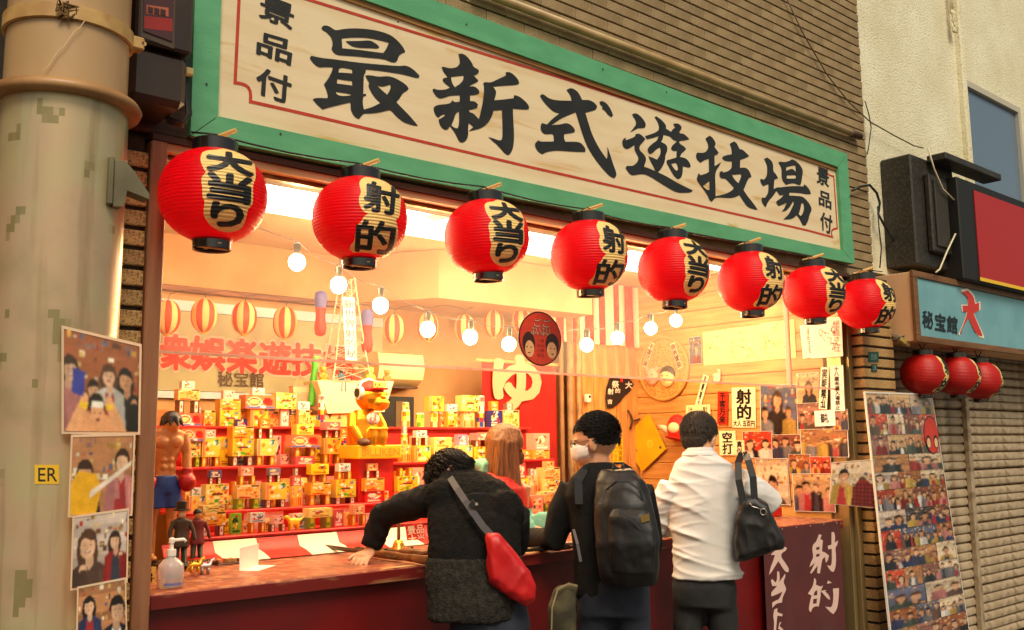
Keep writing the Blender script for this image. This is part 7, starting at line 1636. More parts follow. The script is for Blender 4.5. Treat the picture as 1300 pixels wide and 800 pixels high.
# tote bag
t = thing('tote_bag', 'black leather tote bag hanging from the shoulder of the white shirt', 'bag', J(962, 680, -20))
out = [(942, 634), (958, 630), (974, 640), (983, 658), (996, 688), (994, 696), (970, 703), (946, 711), (934, 712), (931, 690), (934, 660)]
cx_, cy_ = 960, 676; mb = MB(); N_ = len(out); rings = []
for (d, s) in ((-44, .80), (-40, .95), (-26, 1.0), (-10, .98), (-4, .85)): rings.append([J(cx_ + (x - cx_) * s, cy_ + (y - cy_) * s, d) for x, y in out])
vs = [p for rg in rings for p in rg]; mb.add(vs, [(a * N_ + i, a * N_ + (i + 1) % N_, (a + 1) * N_ + (i + 1) % N_, (a + 1) * N_ + i) for a in range(4) for i in range(N_)] + [tuple(reversed(range(N_))), tuple(range(4 * N_, 5 * N_))])
remeshed(mb, 'pouch', .006, mat('black_leather', (.007, .006, .006), .5, c2=(.011, .010, .010), scale=7, bump=.3, bscale=30, bdist=.005), t, 4, disp=lambda me, o: rumple(me, .010, 11, (1, 1, .6), True))
for pts in ([(944, 640, -42), (938, 610, -40), (937, 588, -32), (941, 578, -10), (943, 576, 10)], [(958, 636, -40), (956, 606, -38), (950, 585, -30), (947, 577, -8), (947, 576, 10)]): band([J(x, y, d) for x, y, d in pts], 8.5 * k, .006, -fg.n).build('handle', MATS['black_leather'], t)
m = MB(); c2 = J(969, 650, -46); m.tube([c2 + fg.r * 3.4 * k * math.cos(a) + UPV * 3.8 * k * math.sin(a) for a in [2 * math.pi * j / 16 for j in range(17)]], .0022, 6, cap=False); m.tube([J(951, 638, -45), J(955, 643, -48), J(962, 645, -48), J(966, 647, -47)], .0018, 6); m.build('ring', mat('ring_steel', srgb(210, 200, 186), .25, .9), t, smooth=True)

# ---- 4. woman behind the counter
fg = Fig(636, 640, .62); k = fg.k; J = fg.J
ROOT = thing('person', 'woman with long brown hair, dark mask and red jacket behind the counter', 'person', (fg.p.x, fg.p.y, 0))
hip = J(630, 725, 0); hip.z = .86; hw = .155; neck = J(634, 602, 0); hf = (fg.r * .95 + fg.n * .12 - UPV * .25); hc = J(643, 569, 0)
mb = MB(); legs_and_body(fg, mb, hip, hw, neck); mb.tube([neck - UPV * .03, hc - UPV * .03], [.05, .047], 14); add_head(mb, hc, hf, .97)
sh_ = J(612, 622, -14); el = J(628, 672, -24); wr = J(676, 672, -8); shr = J(652, 622, 22); elr = J(668, 668, 18); wrr = J(706, 660, 6)
wr.z = max(wr.z, ZC + .05); wrr.z = max(wrr.z, ZC + .05)
mb.tube([sh_, el, wr], [.04, .035, .025], 12); mb.tube([shr, elr, wrr], [.04, .035, .025], 12)
for w in (wr, wrr): add_hand(mb, w, fg.r * .9 - fg.n * .2 - UPV * .25, UPV, .88, .5, -1)
remeshed(mb, 'body', .0055, M_SKIN, ROOT, 2); add_eyes(ROOT, hc, hf, .97)
trousers(fg, ROOT, hip, hw * .95, M_TROUS, 'trousers'); shoes(fg, ROOT, hip, hw)
mb = MB(); mb.loft([(hip - UPV * .03, fg.r * .17, fg.n * .15), (hip + UPV * .15, fg.r * .155, fg.n * .135), fg.sec(628, 640, 0, 42, 40), fg.sec(628, 620, 0, 40, 44), fg.sec(630, 606, 0, 30, 34), fg.sec(633, 598, 0, 18, 20)], 24); mb.tube([sh_, sh_.lerp(el, .6)], [.075, .07], 14); mb.tube([shr, shr.lerp(elr, .6)], [.075, .07], 14)
remeshed(mb, 'jacket', .009, M_REDJ, ROOT, 4, disp=lambda me, o: rumple(me, .007, 12))
mb = MB(); mb.tube([sh_.lerp(el, .45), el, el.lerp(wr, .5), wr], [.066, .066, .058, .045], 16); mb.tube([shr.lerp(elr, .45), elr, elr.lerp(wrr, .5), wrr], [.066, .066, .058, .045], 16); mb.tube([J(620, 596, -18), J(612, 596, 0), J(620, 594, 20), J(640, 600, 24)], [.035, .045, .04, .03], 12); mb.ball(J(614, 590, -6), (.055, .055, .035))
remeshed(mb, 'hoodie', .008, M_MINT, ROOT, 3, disp=lambda me, o: rumple(me, .007, 16))
mb = MB(); f_, r_, u_ = face_frame(hf); M3 = Matrix((r_, f_, u_)).transposed(); mb.ball(hc + u_ * .026 - f_ * .018, (.088, .102, .100), M3, 20, 14); rn = random.Random(21)
for j in range(64):      # long locks fall from the crown down the back and over the near shoulder
    a = rn.uniform(-1.75, 1.75); side = math.sin(a); bk_ = -math.cos(a)
    p0 = hc + u_ * .112 + f_ * .01 + r_ * side * .012; p1 = hc + r_ * side * .092 + f_ * (bk_ * .10 - .0) + u_ * .02; p2 = hc + r_ * side * .10 + f_ * (bk_ * .105) - UPV * .12; p3 = hc + r_ * side * .105 + f_ * (bk_ * .09 - .005) - UPV * rn.uniform(.34, .50) + Vector((rn.uniform(-.02, .02), rn.uniform(-.02, .02), 0))
    mb.tube([p0, p1, p2, p2.lerp(p3, .5), p3], [.012, .016, .015, .012, .004], 7)
for j in range(46):      # the near side falls straight to the waist
    o_ = rn.uniform(-.045, .075); p1 = hc + r_ * .088 + f_ * (o_ * .7 - .02) + u_ * .03; p2 = hc + r_ * rn.uniform(.09, .105) + f_ * (o_ - .02) - UPV * .14; p3 = hc + r_ * rn.uniform(.11, .14) + f_ * (o_ * .9 - .01) - UPV * rn.uniform(.40, .56)
    mb.tube([hc + u_ * .110 + f_ * o_ * .3, hc + u_ * .098 + r_ * .05 + f_ * o_ * .5, p1, p2, p2.lerp(p3, .5), p3], [.010, .011, .013, .012, .010, .003], 7)
remeshed(mb, 'hair', .0045, M_HAIRBR, ROOT, 4, .6)
mb = MB(); mb.loft([(hc + f_ * .018 - u_ * .030, r_ * .070, u_ * .044), (hc + f_ * .070 - u_ * .034, r_ * .050, u_ * .046), (hc + f_ * .100 - u_ * .034, r_ * .016, u_ * .024)], 18); remeshed(mb, 'face_mask', .005, mat('brown_mask', srgb(104, 66, 40), .8), ROOT, 2)
# ================================================================== big pipe, meter and photos beside the opening
PC = Vector((.735, -.365, 0)); PR = .168
M_PAINT = None
def mat_pillar():
    m, t, p, out = _nodes('patched_pipe_paint'); N = t.nodes.new; L = t.links.new
    co = N('ShaderNodeTexCoord'); sep = N('ShaderNodeSeparateXYZ'); L(co.outputs['Object'], sep.inputs[0])
    at = N('ShaderNodeMath'); at.operation = 'ARCTAN2'; L(sep.outputs[1], at.inputs[0]); L(sep.outputs[0], at.inputs[1])
    def snap(sock, k):
        a = N('ShaderNodeMath'); a.operation = 'MULTIPLY'; a.inputs[1].default_value = k; L(sock, a.inputs[0])
        b = N('ShaderNodeMath'); b.operation = 'FLOOR'; L(a.outputs[0], b.inputs[0]); return b.outputs[0]
    cmb = N('ShaderNodeCombineXYZ'); L(snap(at.outputs[0], 12.0), cmb.inputs[0]); L(snap(sep.outputs[2], 44.0), cmb.inputs[1])
    nz = N('ShaderNodeTexNoise'); nz.inputs['Scale'].default_value = .17; nz.inputs['Detail'].default_value = 2; L(cmb.outputs[0], nz.inputs['Vector'])
    n2 = N('ShaderNodeTexNoise'); n2.inputs['Scale'].default_value = 3.0; n2.inputs['Detail'].default_value = 5; L(co.outputs['Object'], n2.inputs['Vector'])
    r1 = N('ShaderNodeValToRGB'); L(n2.outputs['Fac'], r1.inputs[0])
    for i, (pos, c) in enumerate(((.3, srgb(158, 148, 108)), (.46, srgb(184, 168, 128)), (.56, srgb(190, 160, 128)), (.72, srgb(150, 142, 104)))):
        e = r1.color_ramp.elements[i] if i < 2 else r1.color_ramp.elements.new(pos); e.position = pos; e.color = c
    mr = N('ShaderNodeMapRange'); mr.inputs[1].default_value = .64; mr.inputs[2].default_value = .66; L(nz.outputs['Fac'], mr.inputs[0])
    mx = N('ShaderNodeMix'); mx.data_type = 'RGBA'; L(mr.outputs[0], mx.inputs[0]); L(r1.outputs[0], mx.inputs[6]); mx.inputs[7].default_value = srgb(142, 128, 88)
    mp = N('ShaderNodeMapping'); mp.inputs['Scale'].default_value = (9, 9, .7); L(co.outputs['Object'], mp.inputs['Vector'])
    n3 = N('ShaderNodeTexNoise'); n3.inputs['Scale'].default_value = 2.0; n3.inputs['Detail'].default_value = 7; L(mp.outputs[0], n3.inputs['Vector'])
    m3 = N('ShaderNodeMapRange'); m3.inputs[1].default_value = .52; m3.inputs[2].default_value = .74; m3.inputs[4].default_value = .7; L(n3.outputs['Fac'], m3.inputs[0])
    x3 = N('ShaderNodeMix'); x3.data_type = 'RGBA'; L(m3.outputs[0], x3.inputs[0]); L(mx.outputs[2], x3.inputs[6]); x3.inputs[7].default_value = srgb(122, 92, 54)
    L(x3.outputs[2], p.inputs['Base Color']); p.inputs['Roughness'].default_value = .28; p.inputs['Metallic'].default_value = .25
    bp = N('ShaderNodeBump'); bp.inputs['Strength'].default_value = .15; bp.inputs['Distance'].default_value = .01; L(n2.outputs['Fac'], bp.inputs['Height']); L(bp.outputs[0], p.inputs['Normal'])
    return m
pl = thing('street_pillar', 'thick round metal pillar with patchy beige paint and a wide collar', 'pillar', PC)
zc = None
for zz in [2.2 + i * .01 for i in range(80)]:
    if project((PC.x, PC.y - PR, zz))[1] < 118: zc = zz; break
m = MB(); m.lathe([(PR, 0.0)] + [(PR, i * zc / 12) for i in range(1, 13)], PC, 48, capb=False, capt=False); m.build('lower_shaft', mat_pillar(), pl, smooth=True)
m = MB(); m.lathe([(PR - .006, zc), (PR - .006, 5.5)], PC, 48, capb=False, capt=False); m.build('upper_shaft', mat('pillar_upper', srgb(196, 158, 120), .3, c2=srgb(172, 140, 94), scale=2, stretch=(1, 1, .4)), pl, smooth=True)
m = MB(); m.lathe([(PR, zc - .012), (PR + .030, zc - .008), (PR + .036, zc + .006), (PR + .026, zc + .022), (PR - .004, zc + .026)], PC, 48, capb=False, capt=False); m.build('collar', mat('collar_brown', srgb(176, 132, 84), .45, c2=srgb(140, 98, 58), scale=6), pl, smooth=True)
zk = zc
while project((PC.x, PC.y - PR, zk))[1] > 22: zk += .01
m = MB(); m.lathe([(PR - .004, zk - .022), (PR + .005, zk - .02), (PR + .005, zk + .02), (PR - .004, zk + .022)], PC, 48, capb=False, capt=False); m.build('strap', mat('strap_tan', srgb(206, 168, 104), .5, c2=srgb(172, 130, 76), scale=12), pl, autos=40)
m = MB(); q = PC + Vector((PR * math.cos(-.35), PR * math.sin(-.35), zk)); m.bbox((q.x - .012, q.y - .02, q.z - .02), (q.x + .03, q.y + .02, q.z + .018), .004); m.tube([q + Vector((.028, -.02, 0)), q + Vector((.028, .025, 0))], .007, 8); m.build('buckle', MATS['strap_tan'], pl)
m = MB(); q = PC + Vector((PR * math.cos(-1.9), PR * math.sin(-1.9), zk)); rk = random.Random(8)
for j in range(5): m.tube([q + Vector((rk.uniform(-.03, .03), rk.uniform(-.012, .0), rk.uniform(-.035, .03))) for _ in range(6)], .0035, 6)
m.build('knot', mat('string_brown', srgb(120, 90, 50), .9), pl, smooth=True)
# loose string hanging from the strap
m = MB(); P_ = []
for k in range(9):
    a = -1.62 - k * .07; P_.append(PC + Vector(((PR + .004) * math.cos(a), (PR + .004) * math.sin(a), zk - .02 - k * .02 - .004 * math.sin(k * 2.1))))
m.tube(P_, .0012, 5); tag(centre(m.build('loose_string', mat('string_pale', srgb(226, 196, 150), .8), None)), 'thin pale string dangling down the round pillar', 'string')
# yellow sticker with black letters
t = thing('lettered_sticker', 'torn yellow sticker with black letters ER low on the round pillar', 'sticker', PC + Vector((-.05, -PR, 1.4)))
def on_pillar(x, y, r):
    rr = _ray(x, y); o = EYE - PC; A = rr.x ** 2 + rr.y ** 2; B = 2 * (o.x * rr.x + o.y * rr.y); C2 = o.x ** 2 + o.y ** 2 - r * r; D = B * B - 4 * A * C2
    s = (-B - math.sqrt(max(0, D))) / (2 * A); return EYE + rr * s
m = MB(); nx = 10
for i in range(nx):
    xa, xb = 44 + 31 * i / nx, 44 + 31 * (i + 1) / nx; m.face([on_pillar(x, y, PR + .001) for x, y in ((xa, 615), (xb, 614), (xb, 590), (xa, 590))])
m.build('film', mat('sticker_yellow', srgb(228, 178, 30), .5), t, smooth=True)
vs, fs, w, h = text2d('ER'); m = MB(); vf = dense((vs, fs), .12); m.add([on_pillar(60.5 + v[0] / w * 24, 602.5 - v[1] / h * 17, PR + .002) for v in vf[0]], vf[1]); m.build('lettering', M_INK, t, smooth=True)
# ---- laminated photos taped to pillar and post
nn = Vector((-.26, -.965, 0)).normalized(); po = PC + nn * (PR + .012)
M_LAM = mat('laminate_edge', srgb(244, 220, 190), .15, trans=.4)
LP = [((78, 413), (180, 437), (178, 552), (78, 551), 'large laminated photo of a muscleman before smiling friends, topmost on the pillar', 4), ((90, 552), (172, 550), (168, 655), (86, 657), 'laminated photo of a person in a yellow coat holding a cork rifle', 2), ((92, 655), (164, 645), (162, 740), (89, 750), 'laminated photo of two people leaning together inside the red stall', 2), ((98, 745), (160, 733), (162, 822), (96, 828), 'lowest laminated photo of two people in dark jackets', 2)]
for i, (a, b, c, d, lab, n) in enumerate(LP):
    q = [pn(x, y, po + nn * (.004 - i * .0 + (3 - i) * .0 + i * .006), nn) for x, y in (a, b, c, d)]
    t = thing('laminated_photo', lab, 'photo', q[3], 'laminated photos beside the opening')
    m = MB(); m.slab([q[0], q[3], q[2], q[1]], .0015); m.build('laminate', M_LAM, t)
    cc = sum(q, Vector()) / 4; q2 = [cc + (p - cc) * .94 for p in q]
    rr = random.Random(200 + i); A = photo_art(rr, n)
    if i == 0:
        E2 = lambda ex, ey, rx, ry, c, k=14: A.append(([(ex + rx * math.cos(2 * math.pi * j / k), ey + ry * math.sin(2 * math.pi * j / k)) for j in range(k)], c))
        sk = S(232, 166, 116); A.append(([(.08, 0), (.8, 0), (.66, .14), (.5, .2), (.3, .2), (.14, .14)], S(230, 160, 110)))
        A.append(([(.02, .0), (.2, .0), (.3, .22), (.24, .36), (.14, .2)], sk)); A.append(([(.84, 0), (.68, 0), (.58, .22), (.64, .34), (.74, .2)], sk)); A.append(([(.2, .24), (.3, .22), (.32, .3), (.22, .33)], S(246, 200, 40))); A.append(([(.56, .22), (.66, .24), (.64, .33), (.55, .3)], S(246, 200, 40)))
        E2(.27, .34, .05, .05, sk); E2(.6, .33, .05, .05, sk); E2(.43, .27, .11, .14, S(30, 22, 20)); E2(.44, .2, .085, .12, sk); A.append(([(.36, .25), (.53, .25), (.52, .31), (.37, .31)], S(240, 230, 214)))
        E2(.41, .19, .012, .01, S(30, 20, 16), 8); E2(.48, .19, .012, .01, S(30, 20, 16), 8); E2(.45, .12, .03, .022, S(120, 40, 40), 10); A.append(([(.1, .38), (.26, .35), (.28, .6), (.12, .64)], S(50, 60, 150)))
    if i == 1:
        A.append(([(0, 0), (.42, 0), (.5, .34), (.4, .52), (.12, .56), (0, .4)], S(226, 166, 30))); A.append(([(.3, .2), (.98, .62), (.99, .68), (.32, .3)], S(230, 210, 190)))
    print_mesh('print', [p + nn * .002 for p in q2], raster(A, 84, 92, 200 + i, 2, .035), M_PHOTO, t, th=.001)
# ---- meter box
t = thing('electric_meter', 'dark brown electric meter box with a red lit panel behind the pillar', 'meter box', py(200, 60, -.2))
ya = -.26; a, b = py(163, 130, ya), py(238, 112, ya); zt = py(200, -80, ya).z
M_MET = mat('meter_brown', srgb(54, 38, 26), .35, c2=srgb(42, 28, 20), scale=6)
zm = py(200, 62, ya).z
m = MB(); m.bbox((a.x, ya, a.z + .02), (b.x, -.03, zm), .02); m.build('lower_case', M_MET, t)
m = MB(); m.bbox((a.x + .005, ya - .02, zm + .002), (b.x + .004, -.03, zt), .008); m.build('upper_case', M_MET, t)
w0, w1, w2, w3 = [py(x, y, ya - .022) for x, y in ((180, -60), (224, -48), (221, 62), (178, 46))]
m = MB(); m.slab([w0, w3, w2, w1], .004); fr = m.build('window_frame', mat('meter_frame', srgb(80, 62, 46), .4), t)
cc = (w0 + w1 + w2 + w3) / 4; q = [cc + (p - cc) * .86 + Vector((0, -.0045, 0)) for p in (w0, w3, w2, w1)]
m = MB(); m.slab(q, .003); m.build('glass', mat('meter_glass', srgb(70, 26, 20), .12, spec=.7), t)
for (x0_, y0_, x1_, y1_), colr, nm in (((183, 20, 219, 40), srgb(150, 30, 22), 'red_plate'), ((186, 6, 214, 21), srgb(176, 90, 60), 'dial_plate')):
    q = [py(x, y, ya - .027) for x, y in ((x0_, y0_), (x0_, y1_ - 4), (x1_, y1_), (x1_, y0_ + 4))]; m = MB(); m.slab(q, .0008); m.build(nm, mat(nm, colr, .4), t)
m = MB()
for k in range(3):
    q = py(191 + k * 8, 12.5 + k * 1.6, ya - .0285); m.box((q.x - .008, q.y - .001, q.z - .009), (q.x + .008, q.y, q.z + .009))
m.build('digit', mat('meter_digit', srgb(60, 20, 16), .4), t)
t = thing('meter_cables', 'black cables looping beside the meter box', 'cable', py(232, 120, -.15))
for k, off in enumerate((0, .012, .024)):
    m = MB(); m.tube([py(241 - k * 2, -20, -.14), py(239 - k * 2, 60, -.14), py(239 - k * 2, 120, -.14), py(242 - k * 2, 145, -.14 - off), py(232, 160 - k * 2, -.14 - off), py(214, 156 - k * 3, -.14 - off), py(207 + k * 2, 140, -.13)], .006, 8); m.build('cable', M_WIRE, t, smooth=True)
m = MB(); q = py(238, 92, -.15); m.bbox((q.x - .012, q.y - .02, q.z - .012), (q.x + .014, q.y + .02, q.z + .012), .003); m.build('cleat', mat('cleat_cream', srgb(226, 196, 130), .5), t)
m = MB(); m.bbox((1.0, -.03, 2.535), (1.228, .05, 3.9), .004); tag(centre(m.build('dark_batten', M_DWOOD, None)), 'dark upright board between meter box and signboard', 'board')
# ---- small hooded lamp fixture on the pillar
t = thing('hooded_fixture', 'grey green hooded wall fixture on the pillar edge', 'wall lamp', on_pillar(150, 235, PR))
q = py(147, 232, -.52); k = project(q)[2] / F; M_FX = mat('fixture_grey', srgb(128, 120, 92), .45, c2=srgb(96, 88, 64), scale=5)
m = MB(); m.bbox((q.x - 10 * k, q.y - 4 * k, q.z - 30 * k), (q.x - 3 * k, q.y + 24 * k, q.z + 33 * k), .004); m.build('back_plate', M_FX, t)
hood = [(-2.5, 28), (10, 30), (24, 16), (42, -8), (42, -15), (14, -8), (10, -30), (-2.5, -31)]
vs = [(q.x + a * k, yy, q.z + b * k) for yy in (q.y - 2 * k, q.y + 22 * k) for a, b in hood]; n = len(hood)
m = MB(); m.add(vs, [tuple(range(n)), tuple(range(2 * n - 1, n - 1, -1))] + [(i, n + i, n + (i + 1) % n, (i + 1) % n) for i in range(n)]); m.build('hood', M_FX, t)

# ================================================================== beyond the pier: sign box, lanterns, speakers, photo board
bx0 = 5.925; yf = -.235
zt, zb3 = py(1160, 345, yf).z, py(1160, 432, yf).z
t = thing('blue_sign_box', 'blue box sign with brown frame and kanji over the closed shutter', 'sign', (bx0, yf, zb3))
m = MB(); m.bbox((bx0, yf + .012, zb3), (13.8, .028, zt), .003); m.build('case', mat('peach_case', srgb(230, 186, 140), .6, c2=srgb(214, 166, 118), scale=3), t)
M_BRF = mat('brown_frame', srgb(128, 86, 48), .5, c2=srgb(104, 68, 36), scale=5, stretch=(1, 6, 6))
for lo, hi in (((bx0 - .01, yf - .012, zt - .035), (13.8, yf + .012, zt + .008)), ((bx0 - .01, yf - .012, zb3 - .008), (13.8, yf + .012, zb3 + .035)), ((bx0 - .01, yf - .0118, zb3 + .0355), (bx0 + .045, yf + .012, zt - .0355))): m = MB(); m.bbox(lo, hi, .003); m.build('frame', M_BRF, t)
m = MB(); m.box((bx0 + .046, yf, zb3 + .036), (13.7, yf + .0115, zt - .036)); m.build('panel', mat('dusty_blue', srgb(120, 172, 180), .5, c2=srgb(106, 158, 168), scale=4), t)
def bq(r): return [py(x, y, yf - .001) for x, y in r]
for ch, r in (('秘', ((1171, 394), (1184, 396.5), (1184, 418), (1171, 415))), ('宝', ((1187, 397.5), (1200, 400), (1200, 421), (1187, 418.5))), ('館', ((1202, 400.5), (1215, 403), (1215, 424), (1202, 421.5)))):
    m = MB(); text_in_quad(m, ch, bq(r), bold=.03, lift=.002, fill=1.0); m.build('character', mat('sign_navy', srgb(24, 34, 40), .5), t)
DAI = [(221, 371), (229, 369), (236, 376), (238, 386), (243, 384), (243, 394), (236, 398), (240, 408), (247, 424), (247, 427), (240, 425), (233, 412), (230, 403), (226, 410), (221, 418), (221, 424), (219, 422), (226, 405), (228, 396), (223, 396), (222, 388), (229, 388), (229, 378)]
vf = fill2d([smooth_poly([(1000 + x, y) for x, y in DAI], it=1)]); cxx, cyy = 1233, 399
m = MB(); put2d(m, vf, lambda x, y: py(cxx + (x - cxx) * 1.17, cyy + (y - cyy) * 1.1, yf - .003)); m.build('character_edge', mat('sign_cream', srgb(236, 222, 200), .5), t)
m = MB(); put2d(m, vf, lambda x, y: py(x, y, yf - .005)); m.build('character', mat('sign_red', srgb(206, 50, 44), .5), t)
# three lanterns below it
SL = []
for i, (x, y) in enumerate(((1173, 475), (1215, 477), (1244, 483))):
    c = py(x, y, -.15 - .0 * i)
    if i == 0:
        l0 = make_lantern(c, T_SHATEKI, M_LRED2, hook=False, turn=.35, lit=False); t = l0
    else: t = copy_tree(l0); t.location = c; t.rotation_euler.z = .1 * i
    t.scale = (.86, .86, .86)
    t['label'] = ('dull red lantern under the blue sign, beside the photo board top', 'dull red lantern under the blue sign, middle of three', 'dull red lantern under the blue sign, farthest from the photo board')[i]; t['category'] = 'lantern'; t['group'] = 'small lanterns under the blue sign'
    SL.append(c)
m = MB(); P_ = [py(1133, 432, -.16)]
for c in SL: P_ += [c + Vector((-.1, 0, .27)), c + Vector((0, 0, .155)), c + Vector((.1, 0, .26))]
m.tube(P_, .004, 6); tag(centre(m.build('sagging_cable', M_WIRE, None, smooth=True)), 'black cable sagging to the three dull red lanterns', 'cable')
# flood lamp
q = py(1142, 431, -.12); t = thing('flood_lamp', 'small flat floodlight with a yellow led grid beside the blue sign', 'lamp', q); k = project(q)[2] / F
Mr = Matrix.Translation(q) @ Matrix.Rotation(.35, 4, 'Y') @ Matrix.Rotation(.5, 4, 'X')
m = MB(); m.bbox((-13 * k, -9 * k, -2.5 * k), (13 * k, 9 * k, 2.5 * k), .004, Mr); m.build('housing', mat('lamp_grey', srgb(150, 140, 116), .4, .5), t)
m = MB(); m.box((-11 * k, -9.6 * k, -2 * k), (11 * k, -9.1 * k, 2 * k), Mr); m.box((-11 * k, -7 * k, -3.1 * k), (11 * k, 7 * k, -2.6 * k), Mr); m.build('led_panel', mat('led_yellow', srgb(236, 206, 110), .3), t)
m = MB(); m.tube([q + Vector((0, .0, 2 * k)), q + Vector((0, .06, 8 * k)), q + Vector((0, .10, 8 * k))], .008, 8); m.build('bracket', M_BLACK, t)
# black cabinets on the stucco wall
M_CAB = mat('cabinet_black', srgb(44, 38, 30), .5, c2=srgb(32, 28, 22), scale=4, speck=srgb(60, 54, 44), speck_scale=60, bump=.1)
t = thing('black_cabinet', 'large black loudspeaker cabinet on the stucco wall', 'cabinet', py(1170, 300, -.1))
x0 = 6.10; a = py(1157, 195, -.19); b = py(1160, 338, -.19)
m = MB(); m.bbox((x0, -.19, b.z + .02), (x0 + .62, .029, a.z), .01); m.build('case', M_CAB, t)
m = MB(); m.bbox((x0 + .16, -.235, b.z + .12), (x0 + .42, -.191, a.z - .12), .01); m.build('grille_frame', M_CAB, t)
m = MB(); m.bbox((x0 + .20, -.25, b.z + .16), (x0 + .38, -.2355, a.z - .16), .004); m.build('grille', mat('grille_grey', srgb(58, 52, 42), .6, speck=srgb(24, 22, 18), speck_scale=220), t)
m = MB(); m.bbox((x0 + .22, -.33, a.z - .03), (x0 + 1.1, -.195, a.z + .02), .006); m.build('bracket', M_CAB, t)
t = thing('red_edged_cabinet', 'black cabinet with a red and yellow front panel over the blue sign', 'cabinet', py(1230, 300, -.3))
a, b = py(1216, 245, -.30), py(1216, 352, -.30)
m = MB(); m.bbox((a.x, -.30, b.z), (a.x + 1.2, -.02, a.z + .12), .008); m.build('case', mat('cabinet_dark', srgb(20, 17, 14), .55), t)
xr = py(1240, 300, -.302).x
m = MB(); m.box((xr, -.306, b.z + .03), (a.x + 1.15, -.3005, a.z + .06)); m.build('red_panel', mat('panel_red', srgb(176, 30, 30), .5), t)
m = MB(); m.box((xr - .012, -.309, b.z + .01), (a.x + 1.16, -.3065, b.z + .035)); m.build('yellow_trim', mat('trim_yellow', srgb(236, 190, 40), .5), t)
def cable(px_list, r, y, col, nm, lab):
    m = MB(); m.tube([py(x, yy, y) for x, yy in px_list], r, 6); tag(centre(m.build(nm, col, None, smooth=True)), lab, 'cable')
M_WW = mat('white_cable', srgb(226, 212, 176), .5)
cable([(1178, 188), (1186, 215), (1197, 240), (1215, 258)], .006, -.27, M_WW, 'white_cable', 'white cable curving over the black cabinet')
cable([(1213, 297), (1202, 320), (1193, 342), (1188, 346)], .006, -.27, M_WW, 'white_cable', 'white cable end with plug under the black cabinet')
cable([(1082, 242), (1092, 237), (1104, 235), (1113, 245), (1117, 258), (1115, 272), (1122, 285), (1136, 310), (1150, 325), (1164, 336)], .009, -.03, M_WIRE, 'thick_black_cable', 'thick black cable bending off the signboard end')
cable([(1114, 262), (1116, 290), (1119, 315), (1117, 340)], .005, -.03, M_WIRE, 'thin_black_cable', 'thin black cable hanging beside the brick corner')
cable([(995, -10), (1018, 40), (1050, 95), (1078, 130), (1105, 155), (1135, 172), (1160, 185), (1172, 188)], .0045, -.02, mat('brown_cable', srgb(96, 76, 48), .6), 'slack_cable', 'slack brown cable crossing tile wall to the black cabinet')
cable([(1098, 128), (1103, 145), (1106, 162), (1103, 185), (1101, 196)], .004, -.02, M_WIRE, 'short_cable', 'short dark cable on the corner of the tile wall')
q = py(1208, 30, .0); t = thing('wire_bundle', 'knotted cream cable bundle high on the stucco wall', 'cable', q); k = project(q)[2] / F
rr = random.Random(5)
for j in range(4):
    m = MB(); m.tube([q + Vector(((rr.uniform(-6, 6)) * k, -.02, (14 - i2 * 4 + rr.uniform(-3, 3)) * k)) for i2 in range(8)], 1.3 * k, 6); m.build('loop', M_WW, t, smooth=True)
m = MB(); m.tube([q + Vector((-3 * k, -.01, 12 * k)), q + Vector((-2 * k, -.01, 60 * k))], 1.5 * k, 6); m.tube([q + Vector((3 * k, -.01, 12 * k)), q + Vector((1 * k, -.01, 60 * k))], 1.5 * k, 6); m.build('feed_wire', M_WW, t, smooth=True)
# address plates on the pier
for x, y, w, h, lab in ((1107, 453, 13, 13, 'small dark green address plate on the brick pier'), (1108, 467, 7, 10, 'smaller green number plate under the address plate')):
    q = [py(x + a * w / 2, y + b * h / 2, -.104) for a, b in ((-1, -1), (-1, 1), (1, 1), (1, -1))]; q = [p + Vector((.02, 0, 0)) for p in q]
    m = MB(); m.slab(q, .003, col=S(20, 70, 60)); text_in_quad(m, '恵美' if w > 10 else '3', [q[0], q[3], q[2], q[1]], lift=.001, col=S(120, 160, 140), fill=.6); tag(centre(m.build('address_plate', M_PRT, None)), lab, 'plate', 'green plates on the brick pier')
# laminated photo on the bronze post
n2 = Vector((-.62, -.78, 0)).normalized(); o2 = Vector((5.43, -.15, 1.3)); q = [pn(x, y, o2, n2) for x, y in ((1056, 587), (1110, 583), (1111, 645), (1052, 640))]
t = thing('laminated_photo', 'laminated photo of a man in a red checked shirt on the bronze post', 'photo', q[3]); m = MB(); m.slab([q[0], q[3], q[2], q[1]], .0015); m.build('laminate', M_LAM, t)
cc = sum(q, Vector()) / 4; A = photo_art(random.Random(302), 2); A.append(([(.5, 0), (1, 0), (1, .45), (.85, .56), (.62, .56), (.5, .4)], S(120, 34, 30)))
for k in range(6): A.append(([(.5 + k * .085, 0), (.52 + k * .085, 0), (.52 + k * .085, .5), (.5 + k * .085, .5)], S(50, 20, 22))); A.append(([(.5, .04 + k * .085), (1, .04 + k * .085), (1, .06 + k * .085), (.5, .06 + k * .085)], S(50, 20, 22)))
print_mesh('print', [cc + (p - cc) * .97 + n2 * .002 for p in q], raster(A, 54, 60, 302, 1, .04), M_PHOTO, t, th=.001)
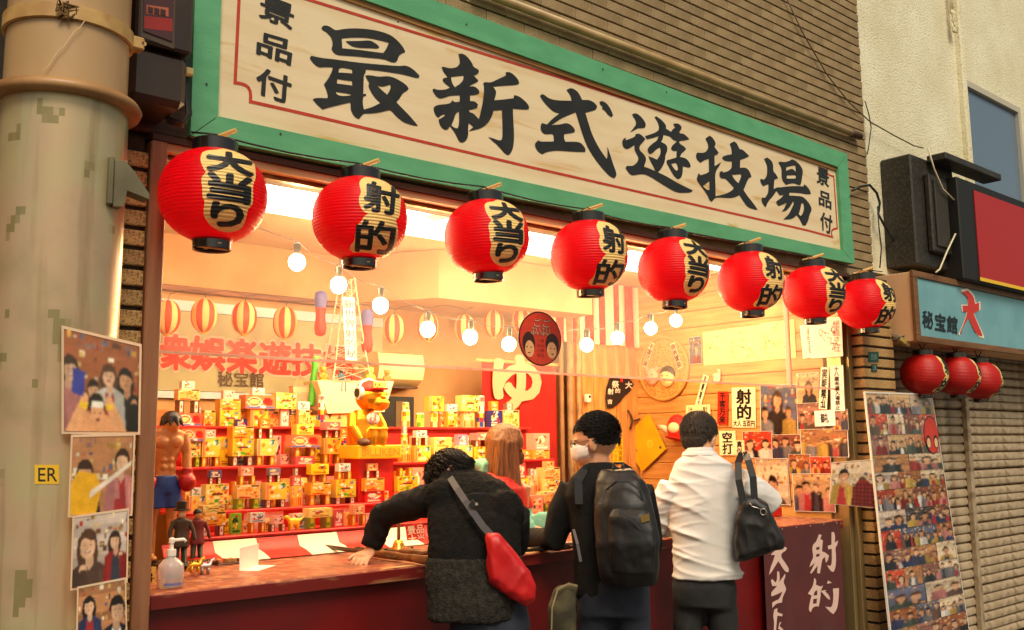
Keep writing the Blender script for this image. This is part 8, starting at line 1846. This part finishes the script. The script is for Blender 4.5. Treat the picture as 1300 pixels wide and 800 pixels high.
# ---- leaning photo board
tl_, tr_ = py(1098, 497, -.125), py(1183, 500, -.125)
bl_, br_ = None, None
yb4 = -.22
bl_ = py(1127, 770, yb4); br_ = py(1226, 770, yb4)
dn = (bl_ - tl_); s = tl_.z / -dn.z
width = (tr_ - tl_).length
BLt = tl_ + dn * s * .985; dnr = (br_ - tr_); BRt = tr_ + dnr * (tr_.z / -dnr.z) * .985
t = thing('photo_board', 'tall board covered with snapshots leaning by the shutter', 'board', BLt)
m = MB(); m.slab([tl_, BLt, BRt, tr_], .012); m.build('backing', mat('board_white', srgb(226, 216, 200), .5), t)
f = lambda u, v: tl_.lerp(tr_, u).lerp(BLt.lerp(BRt, u), v)
rb = random.Random(77); v = .006; row = 0; nrm = (BLt - tl_).cross(tr_ - tl_).normalized()
if nrm.dot(EYE - tl_) < 0: nrm = -nrm
while v < .97:
    h = rb.uniform(.058, .075); ncol = rb.choice([2, 3, 3, 4]); u = .01
    for cidx in range(ncol):
        w = (.98 / ncol) * rb.uniform(.92, 1.08); u1 = min(.99, u + w) if cidx < ncol - 1 else .99
        q = [f(u, v) + nrm * .0005, f(u1, v) + nrm * .0005, f(u1, min(.985, v + h * .99)) + nrm * .0005, f(u, min(.985, v + h * .99)) + nrm * .0005]
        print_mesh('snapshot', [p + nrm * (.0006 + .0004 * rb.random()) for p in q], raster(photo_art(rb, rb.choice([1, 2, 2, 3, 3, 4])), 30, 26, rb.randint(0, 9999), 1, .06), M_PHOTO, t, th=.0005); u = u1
    v += h
cq = f(.88, .155) + nrm * .003; U = (tr_ - tl_).normalized(); V = (tl_ - BLt).normalized(); m = MB()
disc2(m, cq, .10, .125, S(40, 16, 14), .001, 28, U=U, V=V, Nn=nrm); disc2(m, cq, .094, .118, S(200, 50, 34), .0016, 28, U=U, V=V, Nn=nrm)
for sx in (-1, 1): disc2(m, cq + U * sx * .05 - V * .045, .032, .045, S(40, 24, 20), .0022, 14, U=U, V=V, Nn=nrm); disc2(m, cq + U * sx * .05 - V * .052, .024, .032, S(226, 180, 130), .0028, 14, U=U, V=V, Nn=nrm)
m.build('round_sticker', M_PRT, t)
